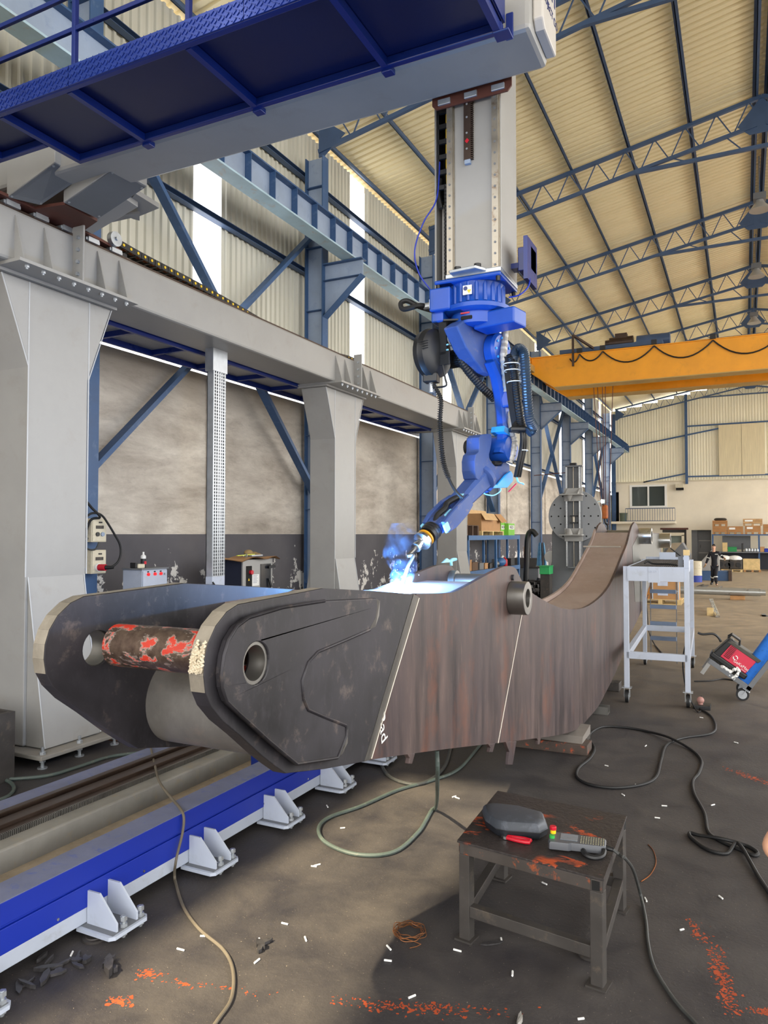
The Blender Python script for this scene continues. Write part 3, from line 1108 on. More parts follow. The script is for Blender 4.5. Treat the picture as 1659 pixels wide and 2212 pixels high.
MB().tube(spline([P(950, 350, y=5.2), P(943, 430, y=5.15), P(915, 480, y=5.1), P(896, 540, y=5.1), P(905, 590, y=5.12), P(935, 632, y=5.18)], 8), .0055, 6).build('blue_cable', M['blue'], t)

# ================================================================== welding robot
AX = V(-1.82, 5.36, 0)
TIP = P(866, 1262, x=-2.06)
U = V(TIP.x - AX.x, TIP.y - AX.y, 0).normalized()
N = V(-U.y, U.x, 0)


def A(px, py, off=0.):
    return PV(px, py, AX + N * off, N)


t = thing('welding_robot', 'blue six-axis welding robot hanging upside down from the slide', 'robot', (AX.x, AX.y, 3.6))
# base casting
pr = [(.215, 4.1), (.215, 4.08), (.2, 4.05), (.2, 3.95), (.215, 3.93), (.262, 3.915), (.262, 3.885), (.235, 3.87), (.215, 3.865)]
m = MB().lathe([(r, -z) for r, z in pr], (AX.x, AX.y, 0), (0, 0, -1), 40)
for k in range(20):
    a = 2 * pi * k / 20
    m.cyl(V(AX.x + .2 * cos(a), AX.y + .2 * sin(a), 3.94), V(AX.x + .2 * cos(a), AX.y + .2 * sin(a), 4.09), .017, n=8)
m.build('base', M['robot'], t, smooth=40)
MB().box(AX.x - .26, AX.x + .26, AX.y - .24, AX.y + .22, 4.085, 4.116).build('mount_flange', M['robot'], t, bevel=.012)
m = MB()
for x in (-.235, .235):
    for y in (-.215, .19):
        m.cyl(V(AX.x + x, AX.y + y, 4.05), V(AX.x + x, AX.y + y, 4.085), .017, n=6)
m.build('flange_bolts', M['black'], t, kind='stuff')
MB().box(AX.x - .30, AX.x - .13, AX.y - .24, AX.y + .06, 3.885, 4.06).box(AX.x - .30, AX.x - .2, AX.y - .2, AX.y + .02, 3.81, 3.9).build('connector_box', M['robot'], t, bevel=.012)
cp = V(AX.x - .30, AX.y - .12, 3.97)
MB().box(cp.x - .03, cp.x, cp.y - .05, cp.y + .05, cp.z - .035, cp.z + .035).cyl(cp + V(-.09, 0, .0), cp + V(-.03, 0, .0), .027, n=14).build('connector', M['zinc'], t, bevel=.003)
MB().tube(spline([cp + V(-.08, 0, 0), P(905, 660, y=5.2), P(872, 668, y=5.2), P(866, 655, y=5.22), P(880, 650, y=5.24), P(905, 662, y=5.25), P(938, 672, y=5.26)], 8), .02, 10).build('supply_cable', M['rubber'], t)
# warning label on the base
lb = V(AX.x + .0, AX.y - .218, 4.015)
MB().box(lb.x - .035, lb.x + .035, lb.y - .003, lb.y, lb.z - .035, lb.z + .035).build('warning_label', M['white'], t)
MB().cyl(V(lb.x - .014, lb.y - .003, lb.z + .012), V(lb.x - .014, lb.y - .005, lb.z + .012), .016, n=16).build('label_symbol', M['navy'], t)
MB().prism([V(lb.x - .002, lb.y - .003, lb.z), V(lb.x + .03, lb.y - .003, lb.z), V(lb.x + .014, lb.y - .003, lb.z - .028)], V(0, -.002, 0)).build('label_symbol', M['yel'], t)
# rotating waist
MB().lathe([(.2, 0), (.2, .09), (.16, .1)], (AX.x, AX.y, 3.87), (0, 0, -1), 36).build('waist', M['robot'], t, smooth=40)
MB().box(lb.x - .06, lb.x + .03, AX.y - .206, AX.y - .19, 3.80, 3.83).build('slot', M['dark'], t, bevel=.01)
MB().box(lb.x - .06, lb.x + .01, AX.y - .204, AX.y - .19, 3.845, 3.856).build('red_label', M['red'], t)
c0 = V(AX.x + .2, AX.y - .06, 3.80)
MB().cbox(c0, .34, .2, .12, Matrix.Rotation(-.2, 3, 'Z')).build('cable_outlet_box', M['robot'], t, bevel=.012)
# shoulder casting: tapers from the waist to the second axis
pa = [(984, 703), (1002, 690), (1062, 690), (1072, 716), (1064, 745), (1061, 775), (1064, 800), (1058, 812), (1044, 804), (1024, 780), (1006, 752)]
r0 = [A(x + 3, y, .02) for x, y in pa]
MB().prism(r0, -N * .13).build('shoulder', M['robot_dusty'], t, bevel=.012)
J2 = A(1060, 762, .0)
MB().lathe([(.1, -.03), (.138, -.02), (.138, .0), (.128, .005), (.128, .02), (.14, .025), (.14, .09), (.12, .11), (.06, .112)], J2, N, 32).build('shoulder_joint', M['robot'], t, smooth=35)
m = MB()
_, ja, jb2 = MB().frame(N)
for k in range(9):
    a = 2 * pi * k / 9
    c = J2 + N * .105 + (ja * cos(a) + jb2 * sin(a)) * .095
    m.cyl(c, c + N * .014, .01, n=6)
m.build('joint_bolts', M['cyan'], t, kind='stuff')
mo = A(1010, 770, -.12)
m = MB().lathe([(.03, .0), (.055, .01), (.066, .04), (.066, .2), (.06, .21)], mo - N * .2, N, 24)
for k in range(24):
    a = 2 * pi * k / 24
    m.bar(mo - N * .18 + (ja * cos(a) + jb2 * sin(a)) * .067, mo - N * .06 + (ja * cos(a) + jb2 * sin(a)) * .067, .006, .008, N.cross(ja))
m.build('shoulder_motor', M['black'], t, smooth=40)


def loft_arm(ctrs, ws, ths, nm, mat, off0=0., bev=.02):
    rings = []
    for i, c in enumerate(ctrs):
        d = (ctrs[min(i + 1, len(ctrs) - 1)] - ctrs[max(0, i - 1)]).normalized()
        s = d.cross(N).normalized()
        w, h = ws[i] / 2, ths[i] / 2
        b = min(w, h) * .45
        q = [(-w, -h + b), (-w + b, -h), (w - b, -h), (w, -h + b), (w, h - b), (w - b, h), (-w + b, h), (-w, h - b)]
        rings.append([c + s * x + N * y for x, y in q])
    return MB().loft(rings).build(nm, mat, t, smooth=38)


o1 = .055
loft_arm([A(1066, 775, o1), A(1077, 812, o1), A(1082, 850, o1), A(1086, 890, o1), A(1089, 930, o1), A(1088, 958, o1), A(1083, 985, o1)], [.2, .15, .115, .11, .115, .12, .15], [.1, .1, .1, .095, .095, .1, .1], 'upper_arm', M['robot'])
bx = A(1096, 857, o1 + .04)
MB().cbox(bx, .1, .13, .18, Matrix.Rotation(YAW - .35, 3, 'Z') @ Matrix.Rotation(radians(-8), 3, 'Y')).build('arm_cover', M['robot'], t, bevel=.015)
MB().bar(A(1085, 928, o1), A(1083, 940, o1), .125, .12, N).build('blue_tape', M['cyan'], t)
J3 = A(1078, 972, .0)
MB().lathe([(.08, -.05), (.105, -.04), (.105, .1), (.1, .115), (.05, .117)], J3, N, 28).build('elbow_joint', M['robot'], t, smooth=35)
# elbow casting
s2 = 10.37
pe = [(370, 250), (420, 195), (560, 175), (640, 190), (650, 270), (640, 400), (620, 520), (590, 640), (600, 760), (720, 900), (870, 895), (890, 825), (960, 810), (1040, 850), (1050, 950), (1045, 1240), (920, 1370), (600, 1390), (520, 1360), (300, 1180), (265, 1000), (260, 780), (290, 640), (360, 570), (365, 400)]
MB().prism([A(1000 + x / s2, 920 + y / s2, .035) for x, y in pe], -N * .12).build('elbow', M['robot_dusty'], t, bevel=.012)
pc = [(600, 1290), (690, 1320), (880, 1100), (1000, 1010), (1045, 1080), (1048, 1240), (925, 1385), (610, 1400)]
MB().prism([A(1000 + x / s2 + 3, 920 + y / s2, .045) for x, y in pc], N * .02).build('elbow_cover', M['cyan'], t, bevel=.006)
em = A(1030, 966, -.09)
m = MB().lathe([(.04, 0), (.065, .015), (.065, .1), (.06, .11)], em - N * .1, N, 24)
m.build('elbow_motor', M['black'], t, smooth=40)
MB().cbox(A(1023, 966, -.14), .03, .05, .1, Matrix.Rotation(YAW, 3, 'Z')).build('motor_plug', M['cyan_lt'], t, bevel=.006)
MB().tube(spline([A(1021, 990, -.1), A(1017, 1010, -.08), A(1020, 1030, -.08), A(1012, 1050, -.08)], 6), .006, 6).build('cyan_hose', M['cyan_lt'], t)
# forearm
F0, F1 = A(1040, 1034, -.03), A(928, 1152, -.03)
FD = (F1 - F0).normalized()
FL = (F1 - F0).length
FU = FD.cross(N).normalized()
fp = lambda a, s=0, h=0: F0 + FD * (a * FL) + N * s + FU * h
m = MB().lathe([(.09, -.03), (.118, -.02), (.118, .02), (.1, .03)], F0, FD, 32)
m.build('forearm_ring', M['robot_dusty'], t, smooth=40)


def ring8(c, w, h):
    b = min(w, h) * .35
    q = [(-w, -h + b), (-w + b, -h), (w - b, -h), (w, -h + b), (w, h - b), (w - b, h), (-w + b, h), (-w, h - b)]
    return [c + N * x + FU * y for x, y in q]


MB().loft([ring8(fp(.0), .085, .085), ring8(fp(.1), .078, .075), ring8(fp(.4), .072, .062), ring8(fp(.5), .09, .05)]).build('forearm', M['robot_dusty'], t, smooth=35)
for s in (-1, 1):
    MB().loft([ring8(fp(.42, s * .075), .02, .05), ring8(fp(.55, s * .088), .02, .062), ring8(fp(.78, s * .092), .02, .062), ring8(fp(.9, s * .085), .018, .045)]).build('wrist_fork', M['robot_dusty'], t, smooth=35)
    MB().cbox(fp(.9, s * .1), .02, .06, .07, Matrix((N, FD, FU)).transposed()).build('fork_cap', M['cyan_lt'], t, bevel=.012)
MB().cbox(fp(.86), .13, .1, .09, Matrix((N, FD, FU)).transposed()).build('wrist_block', M['robot_dusty'], t, bevel=.012)
MB().cbox(fp(.46, .035, .055), .045, .06, .012, Matrix((N, FD, FU)).transposed()).build('cyan_bracket', M['cyan_lt'], t, bevel=.008)
MB().cbox(fp(.72, .045, .035), .03, .09, .02, Matrix((N, FD, FU)).transposed()).build('cyan_bracket', M['cyan_lt'], t, bevel=.008)
MB().tube(spline([fp(.44, .01, .03), fp(.52, .025, .065), fp(.62, .0, .07), fp(.7, .01, .06), fp(.8, -.01, .05), fp(.88, 0, .02)], 6), .022, 12).build('torch_hose', M['rubber'], t)
MB().lathe([(.062, .0), (.07, .01), (.07, .03), (.067, .032), (.07, .035), (.07, .055), (.067, .057), (.07, .06), (.066, .085)], fp(.93), FD, 32).build('torch_collar', M['black'], t, smooth=30)
MB().lathe([(.064, .0), (.064, .012)], fp(1.065), FD, 32).build('yellow_ring', paint('amber_ring', 'e0a22a', .4), t)
MB().lathe([(.055, .0), (.068, .012), (.068, .035), (.04, .042), (.03, .05), (.028, .085), (.036, .09), (.036, .115), (.02, .118)], fp(1.09), FD, 28).build('torch_flange', M['chrome'], t, smooth=35)
tb = fp(1.09) + FD * .11
neck = spline([tb, tb + FD * .1, A(893, 1200), A(882, 1222), A(876, 1240), A(869, 1256)], 8)
MB().tube(neck, [.013] * (len(neck) - 8) + [.013 - .0004 * k for k in range(8)], 12).build('torch_neck', M['steel'], t, smooth=60)
# hoses on the arm
foil = [A(1092, 703, .1), A(1089, 740, .12), A(1088, 775, .14), A(1092, 810, .13), A(1095, 845, .12)]
pp = spline(foil, 8)
MB().tube(pp, [.026 + .0025 * (i % 3) for i in range(len(pp))], 12).build('wrapped_hose', M['foil'], t)
pp = spline([A(1100, 890, .1), A(1105, 930, .12), A(1110, 950, .12), A(1108, 975, .12), A(1100, 1000, .1)], 8)
MB().tube(pp, [.024 + .0025 * (i % 3) for i in range(len(pp))], 12).build('wrapped_hose', M['foil'], t)
# black conduit carrier beside the arm
pp = spline([A(1098, 772, .17), A(1104, 830, .18), A(1112, 890, .19), A(1120, 935, .2)], 6)
MB().loft([[p + N * a + U * b for a, b in ((-.025, -.04), (.025, -.04), (.025, .04), (-.025, .04))] for p in pp]).build('hose_tray', M['black'], t)


def rib_hose(pts, r, nm, mat, k=14):
    q = spline(pts, k)
    return MB().tube(q, [r if i % 2 else r * .86 for i in range(len(q))], 12).build(nm, mat, t)


rib_hose([A(1102, 765, .22), A(1110, 800, .24), A(1116, 850, .24), A(1124, 910, .24), A(1128, 930, .24)], .034, 'corrugated_hose', M['black'], 20)
hm = paint('blue_black_hose', '2b3a4a', .35, var=.1)
rib_hose([A(1110, 790, .22), A(1113, 762, .26), A(1122, 753, .3), A(1132, 765, .33), A(1136, 810, .34), A(1139, 860, .34), A(1144, 905, .34), A(1152, 925, .33), A(1140, 934, .3)], .04, 'corrugated_hose', hm, 16)
rib_hose([A(975, 700, -.16), A(985, 740, -.14), A(1000, 785, -.1), A(1035, 830, -.06), A(1068, 862, -.02)], .034, 'corrugated_hose', M['black'], 20)
for y, x in ((787, 1105), (801, 1107), (826, 1113), (900, 1127)):
    c = A(x, y, .23)
    MB().tube(circ(c, .062, 16, N, U), .004, 6, True).build('cable_tie', M['white'], t)
cr = A(1127, 928, .24)
MB().cbox(cr, .19, .1, .035, Matrix.Rotation(YAW, 3, 'Z')).build('hose_clamp_plate', M['black'], t, bevel=.01)
for k, (a, b) in enumerate(((1125, 1117), (1129, 1122), (1133, 1126))):
    MB().tube(spline([A(a, 915, .22), A(a + 2, 945, .22), A(b + 8, 970, .2), A(b + 2, 1000, .17), A(b - 4, 1030, .13)], 6), .014, 8).build('cable_bundle', M['black'], t)
MB().tube(circ(A(1130, 973, .2), .036, 14, N, U), .004, 6, True).build('cable_tie', M['white'], t)
MB().tube(spline([A(1044, 1064, .0), A(1050, 1068, .02), A(1066, 1070, .04), A(1080, 1062, .06), A(1082, 1055, .06)], 6), .005, 6).build('cyan_hose', M['cyan_lt'], t)
MB().tube(spline([A(1115, 1020, .12), A(1119, 1040, .12), A(1128, 1044, .12), A(1131, 1046, .12)], 6), .007, 6).build('cyan_hose', M['cyan_lt'], t)
MB().bar(A(1115, 1045, .12), A(1099, 1062, .12), .014, .006).build('red_tag', M['machine_red'], t)
for k, off in enumerate((-.0, .03)):
    MB().tube(spline([A(1108, 1000, .06), A(1090, 990, .02), A(1078, 1000, off), A(1066, 1000, off)], 6), .017, 8).build('black_hose', M['rubber'], t)

# hanging hose reel
t = thing('hose_reel', 'round black hose balancer reel hanging beside the robot shoulder', 'reel', (-2.1, 5.2, 3.6))
rc = P(934, 765, y=5.2)
m = MB().lathe([(.06, -.075), (.15, -.07), (.185, -.045), (.19, -.01), (.194, 0), (.19, .01), (.185, .045), (.15, .07), (.07, .078)], rc, N, 40)
m.build('housing', M['black'], t, smooth=35)
m = MB()
for k in range(4):
    for s in (-1, 1):
        a = radians(155 + s * 0 + k * 5)
        c = rc + N * (.035 * s)
        d = -U * cos(a) * 0 + V(0, 0, 1) * (.055 - .018 * k)
        m.bar(rc + N * (-.06 + .0 * k) - V(0, .186, 0) + d, rc + N * .05 - V(0, .186, 0) + d, .01, .006)
m.build('vent_ribs', M['black'], t, kind='stuff')
MB().cbox(rc + V(.0, -.02, -.19), .11, .1, .07, Matrix.Rotation(YAW - .35, 3, 'Z')).build('hose_outlet', M['black'], t, bevel=.008)
hk = rc + N * .1
MB().bar(hk + V(0, 0, .23), hk + V(0, 0, -.02), .012, .07, N).bar(hk + V(0, 0, -.0), hk + V(0, 0, -.1), .012, .12, N).bar(hk + V(0, 0, .23), hk + V(.1, .05, .235), .1, .012).build('bracket', M['black'], t)
for dz in (.05, .01, -.03):
    MB().cyl(hk + V(0, 0, dz), hk + N * .05 + V(0, 0, dz), .006, n=8).build('bolt', M['cyan_lt'], t)
MB().tube(spline([hk + V(0, 0, -.1), hk + N * .02 + V(0, 0, -.2), hk + N * .03 + V(0, 0, -.26), hk + V(-.05, 0, -.265)], 5), .008, 8).build('guide_rod', M['black'], t)
hp = spline([rc + V(0, -.02, -.22), P(951, 860, y=5.17), P(950, 905, y=5.15), P(952, 950, y=5.1), P(957, 995, y=5.05), P(968, 1030, y=5.0), P(985, 1062, y=4.98), P(1000, 1075, y=5.0)], 10)
MB().tube(hp, .011, 10).build('hose', M['rubber'], t)
MB().cyl(rc + V(0, -.02, -.225), rc + V(0, -.02, -.3), .02, n=14).build('hose_ferrule', M['zinc'], t)
sp = []
for i in range(len(hp) - 30):
    pass
tot = 48 * 10
base_l = hp[:52]
for i in range(tot):
    f = i / tot * (len(base_l) - 1)
    a, b = base_l[int(f)], base_l[min(int(f) + 1, len(base_l) - 1)]
    c = a.lerp(b, f - int(f))
    w = 2 * pi * i / 10
    sp.append(c + V(cos(w), sin(w), 0) * .019)
MB().tube(sp, .0035, 5).build('spring_guard', M['black'], t)

# ================================================================== excavator boom
def m_boom(nm, a, b, c, st=.3, sc=3., rust=0.):
    t = NT(nm)
    v = t.mapped((1, 1, st))
    n1 = t.noise(sc, 7, .65, v, .3)
    n2 = t.noise(sc * 4, 6, .7, v, .2)
    n3 = t.noise(.9, 4, .6)
    col = t.mix(t.ramp(n1, .32, .68), lin(a), lin(b))
    col = t.mix(t.ramp(n3, .45, .7, 0, .6), col, lin(c))
    n4 = t.noise(sc * 9, 4, .7, t.mapped((1, 1, st * .5)))
    col = t.mix(t.ramp(n4, .52, .72, 0, .5), col, lin(b))
    col = t.mix(t.ramp(n2, .57, .76, 0, .5), col, lin('85766c'))
    col = t.mix(t.ramp(t.noise(1.7, 6, .7, t.mapped((1, 1, .6))), .57, .72, 0, rust), col, lin('7d4a33'))
    t.bump(t.noise(60, 4, .6), .06, .002)
    return t.set(col, t.ramp(n1, .3, .7, .42, .62), .25)


M['ear'] = m_boom('dark_mill_scale_plate', '1d1c1f', '3f3c42', '19191c', 1., 2.2)
M['ear_edge'] = m_boom('flame_cut_edge', '7d766a', 'a39b8d', '6b655c', 1., 5.)
M['side'] = m_boom('brown_mill_scale_plate', '2f2829', '604f4b', '3a3239', .16, 7., .55)
M['saddle'] = m_boom('rolled_brown_plate', '86736a', 'a3938a', '947f74', .6, 1.5)
M['tube'] = m_boom('grey_rolled_tube', '55524f', '7b7874', '5f5b57', 1., 2.)
M['weldbead'] = paint('bright_weld_line', 'b3aca1', .4, .6, var=.1)
XR_O, XR_M, XL_O, XL_M = -1.55, -1.58, -2.28, -2.1
t = thing('excavator_boom', 'huge dark curved excavator boom in bare steel being welded', 'boom', (-1.83, 6, .3))
ear = [(698, 1271), (611, 1288), (514.5, 1306), (490, 1322), (466, 1353), (450, 1389), (442, 1425), (440, 1461), (444, 1497), (456, 1527), (481, 1558), (520.5, 1591), (566, 1633), (593, 1654), (617, 1671), (701, 1661.5), (787, 1645.5), (893, 1283), (800, 1276)]
ex = [P(x, y, x=XR_O) for x, y in ear]
dbl = [(814, 1292), (816, 1310), (812, 1335), (799, 1360), (731.5, 1389), (686, 1408), (665, 1431), (652, 1470), (655, 1509), (665, 1533), (701, 1548.5), (747, 1567), (748, 1590), (728.5, 1637), (641, 1650), (581, 1600), (514.5, 1539), (490, 1515), (480, 1485), (478, 1455), (483, 1416), (493, 1383), (511.5, 1353), (536, 1334.5), (611, 1312), (701, 1298)]
dx = [P(x, y, x=XR_O + .028) for x, y in dbl]
HC = P(540, 1431, x=XR_O)
hole = lambda x, r: circ(V(x, HC.y, HC.z), r, 28, (0, 1, 0), (0, 0, 1))
MB().prism(ex, V(-.06, 0, 0), [hole(XR_O, .066)]).build('ear_plate', M['ear'], t, bevel=.003)
MB().prism(dx, V(-.028, 0, 0), [hole(XR_O + .028, .074)]).build('doubler_plate', M['ear'], t, bevel=.006)
MB().pipe(V(XR_O + .02, HC.y, HC.z), V(XR_O - .05, HC.y, HC.z), .075, .062, 32).build('pin_hole_liner', M['steel'], t, smooth=40)
lx = [V(XL_O, p.y, p.z) for p in ex]
MB().prism(lx, V(-.06, 0, 0), [[V(XL_O, p.y, p.z) for p in hole(0, .07)]]).build('ear_plate', M['ear'], t, bevel=.003)
MB().pipe(V(XL_O - .01, HC.y, HC.z), V(XL_O - .1, HC.y, HC.z), .085, .066, 32).build('pin_hole_liner', M['steel'], t, smooth=40)
MB().prism([V(XL_O - .06, p.y, p.z) for p in dx], V(-.028, 0, 0), [[V(XL_O - .06, p.y, p.z) for p in hole(0, .074)]]).build('doubler_plate', M['ear'], t)


# light rim on the flame-cut edge of each ear
def edge_strip(outl, x0, x1, nm):
    m = MB()
    o = [V(0, p.y, p.z) for p in outl]
    ce = sum(o, V(0, 0, 0)) / len(o)
    for i in range(len(o) - 1):
        a, b = o[i], o[i + 1]
        d = (b - a).normalized()
        nrm = V(0, -d.z, d.y)
        if nrm.dot((a + b) / 2 - ce) < 0:
            nrm *= -1
        k = nrm * .0015
        m.add([V(x0, 0, 0) + a + k, V(x1, 0, 0) + a + k, V(x1, 0, 0) + b + k, V(x0, 0, 0) + b + k], [(0, 1, 2, 3)])
    return m.build(nm, M['ear_edge'], t)


edge_strip(ex[:9][::-1][::-1], XR_O - .001, XR_O - .059, 'cut_edge')
edge_strip(lx[:9], XL_O - .001, XL_O - .059, 'cut_edge')
m = MB()
for k in range(6):
    xx = XR_O - .006 - .009 * k
    y0 = 1385 + (k % 3) * 10
    pts = []
    for i in range(26):
        p = P(446 - i * .35 + 2 * sin(i * 2.1), y0 + i * (72 - (k % 3) * 9) / 26., x=XR_O)
        pts.append(V(xx + .004 * sin(i * 1.7 + k), p.y - .002, p.z))
    m.tube(pts, .0042, 6)
m.build('weld_build_up', paint('cream_weld_deposit', 'cfc3ab', .7, var=.1), t)
MB().tube(dx[3:], .007, 6).build('doubler_outline', M['ear'], t, smooth=60)  # bead added to stand in for the doubler's edge highlight and recess line
X0_, X1_ = XR_O + .001, XR_O + .028
for a_, b_ in ((((813, 1293), (799, 1360)), ((811, 1354), (819, 1330), (821, 1298))), (((747, 1567), (729, 1637)), ((740, 1628), (751, 1605), (752, 1575)))):
    pts = [P(*q, x=X1_) for q in a_] + [P(*q, x=X0_) for q in b_]
    MB().add(pts, [(0, 1, 2, 3, 4)]).add([p - V(.004, 0, 0) for p in pts], [(4, 3, 2, 1, 0)]).build('ground_bevel', M['steel'], t)
# seam strip where the thick ear meets the side plate
seam = [P(894, 1283, x=XR_O), P(905, 1290, x=XR_M), P(801, 1640, x=XR_M), P(787, 1645.5, x=XR_O)]
MB().prism(seam, V(-.03, 0, 0)).build('seam_bevel', M['steel'], t)
MB().tube([P(905, 1292, x=XR_M + .004), P(852, 1468, x=XR_M + .004), P(802, 1639, x=XR_M + .004)], .0038, 6).build('weld_line', M['weldbead'], t)
top = [(900, 1282), (970, 1281), (1000, 1270), (1039, 1249), (1081, 1227), (1099, 1223), (1114, 1228), (1123, 1246), (1137, 1270), (1165.5, 1291.5), (1202, 1310), (1229, 1316), (1262, 1313), (1292, 1294.5), (1316, 1267), (1334, 1228), (1345, 1200), (1355, 1175), (1361, 1150)]
far = [(1366, 1135), (1371, 1128), (1376, 1133), (1380, 1145), (1400, 1150), (1425, 1152), (1428, 1190), (1420, 1225), (1404, 1262), (1388, 1315), (1374, 1345)]
bot = [(1357, 1378), (1345, 1415), (1328, 1457), (1310, 1493), (1292, 1526.6), (1274, 1548), (1247, 1575), (1205, 1588), (1141, 1597), (1075, 1605), (960.5, 1618.5), (840, 1635), (797, 1642)]
dense = lambda L, k=3: [(q.x, q.y) for q in spline([V(a, b, 0) for a, b in L], k)]
topd, botd = dense(top), dense(bot)
full = topd + far + botd
sx = [P(x, y, x=XR_M) for x, y in full]
iy = lambda a: min(range(len(sx)), key=lambda i: (sx[i] - P(*a, x=XR_M)).length)
seam2a, seam2b = P(1137, 1270, x=XR_M), P(1075, 1605, x=XR_M)
ia, ib = iy((1137, 1270)), iy((1075, 1605))
MB().prism(sx[:ia + 1] + sx[ib:], V(-.03, 0, 0)).build('side_plate', M['side'], t)
MB().prism(sx[ia:ib + 1], V(-.03, 0, 0)).build('side_plate', M['side'], t)
MB().tube([sx[ia] + V(.002, 0, 0), sx[ib] + V(.002, 0, 0)], .0045, 6).build('weld_line', M['weldbead'], t)
# left side plates mirror the outline on their own planes
ylb = 5.0
lz = [V(XL_M, p.y, p.z) for p in sx]
MB().prism(lz, V(-.03, 0, 0)).build('side_plate', M['side'], t)
yb = ex[-3].y
k0, k1 = P(893, 1283, x=XR_O), P(787, 1645.5, x=XR_O)
MB().prism([V(XL_O + .0, k0.y - .02, k0.z), V(XL_M, k0.y + .35, sx[4].z), V(XL_M, k1.y + .5, k1.z - .06), V(XL_O, k1.y - .02, k1.z)], V(-.03, -.001, 0)).build('transition_plate', M['side'], t)
# plates closing the box
TP = [p for p in sx[:len(topd)] if True]
i0 = iy((1165.5, 1291.5))
m = MB()
rows = [[V(XR_M - .012, p.y, p.z - .004), V(XL_M - .012, p.y, p.z - .004)] for p in sx[i0:len(topd)]]
low = [[a - V(0, 0, .02), b - V(0, 0, .02)] for a, b in rows]
m.loft([[r[0], r[1], l[1], l[0]] for r, l in zip(rows, low)])
m.build('saddle_plate', M['saddle'], t, smooth=40)
# raised rim of the far side plate along the saddle
m = MB()
m.loft([[V(XL_M + .0, p.y, p.z - .01), V(XL_M - .028, p.y, p.z - .01), V(XL_M - .028, p.y, p.z + .05), V(XL_M, p.y, p.z + .05)] for p in sx[i0 - 3:len(topd)]])
m.build('saddle_rim', M['saddle'], t, smooth=40)
wl_ = P(1340, 1181.5, x=XR_M)
MB().tube([V(XR_M, wl_.y, wl_.z + .002), V(XL_M, wl_.y, wl_.z + .002)], .012, 8).build('weld_line', M['weldbead'], t)
it = iy((1000, 1270))
rows = [[V(XR_M - .02, p.y, p.z - .035), V(XL_M - .0, p.y, p.z - .035)] for p in sx[:iy((1081, 1227))] if p.y < 5.1]
rows = [[V(XR_M - .05, 2.9, 1.87), V(XL_O - .0, 2.9, 1.87)], [V(XR_M - .05, 3.3, 1.875), V(XL_O + .0, 3.3, 1.875)]] + [[V(r[0].x, r[0].y, min(r[0].z, 1.86)), V(r[1].x, r[1].y, min(r[1].z, 1.86))] for r in rows]
MB().loft([[a, b, b - V(0, 0, .025), a - V(0, 0, .025)] for a, b in rows]).build('top_plate', M['saddle'], t, smooth=40)
bp = [p for p in sx[len(topd) + len(far):]]
rows = [[V(XR_M - .02, p.y, p.z + .012), V(XL_M - .02, p.y, p.z + .012)] for p in bp]
MB().loft([[a, b, b + V(0, 0, .025), a + V(0, 0, .025)] for a, b in rows]).build('bottom_plate', M['side'], t, smooth=40)
# cross tubes and bosses
tc = P(395, 1530, x=-1.9)
TC = V(0, P(340, 1530, x=XL_O).y + .12, 1.475)
MB().pipe(V(XL_O + .0, TC.y, TC.z), V(XR_O - .06, TC.y, TC.z), .19, .172, 48).build('cross_tube', M['tube'], t, smooth=40)
B2 = P(1104, 1291, x=XR_M)
MB().pipe(V(XR_M, B2.y, B2.z), V(XR_M + .13, B2.y, B2.z), .125, .068, 36).build('pivot_boss', M['steel'], t, smooth=40, bevel=.004)
MB().cyl(V(XR_M, B2.y + .02, B2.z + .15), V(XR_M + .02, B2.y + .02, B2.z + .15), .022, n=12).build('weld_stop', M['ear'], t)
CT = P(975, 1255, x=XL_M)
MB().cyl(V(XL_M, CT.y, CT.z), V(XR_M - .03, CT.y, CT.z), .062, n=28).build('stiffening_tube', M['steel'], t, smooth=40)
MB().pipe(V(XL_M, CT.y, CT.z), V(XL_M + .05, CT.y, CT.z), .085, .06, 28).build('tube_collar', M['steel'], t, smooth=40)
B3 = P(1381, 1158, x=XR_M)
MB().pipe(V(XR_M - .02, B3.y, B3.z), V(XR_M + .2, B3.y, B3.z), .135, .095, 36).build('far_boss', M['chrome'], t, smooth=40)
MB().cyl(V(XL_M, B3.y, B3.z), V(XR_M, B3.y, B3.z), .1, n=28).build('far_cross_tube', M['steel'], t, smooth=40)
B4 = P(1424, 1168, x=XR_M)
MB().pipe(V(XR_M - .02, B4.y, B4.z), V(XR_M + .22, B4.y, B4.z), .15, .11, 36).build('far_boss', M['chrome'], t, smooth=40)
# ground-bright skin on the far foot
ff = [P(x, y, x=XR_M + .004) for x, y in ((1382, 1151), (1400, 1152), (1424, 1154), (1426, 1190), (1418, 1225), (1404, 1258), (1388, 1300))] + [P(1372, 1300, x=XR_M + .004), P(1366, 1180, x=XR_M + .004)]
MB().prism(ff, V(-.003, 0, 0)).build('ground_foot', paint('ground_foot', '66655f', .5, .1, var=.25, sc=5, stretch=(1, 3, .4)), t)
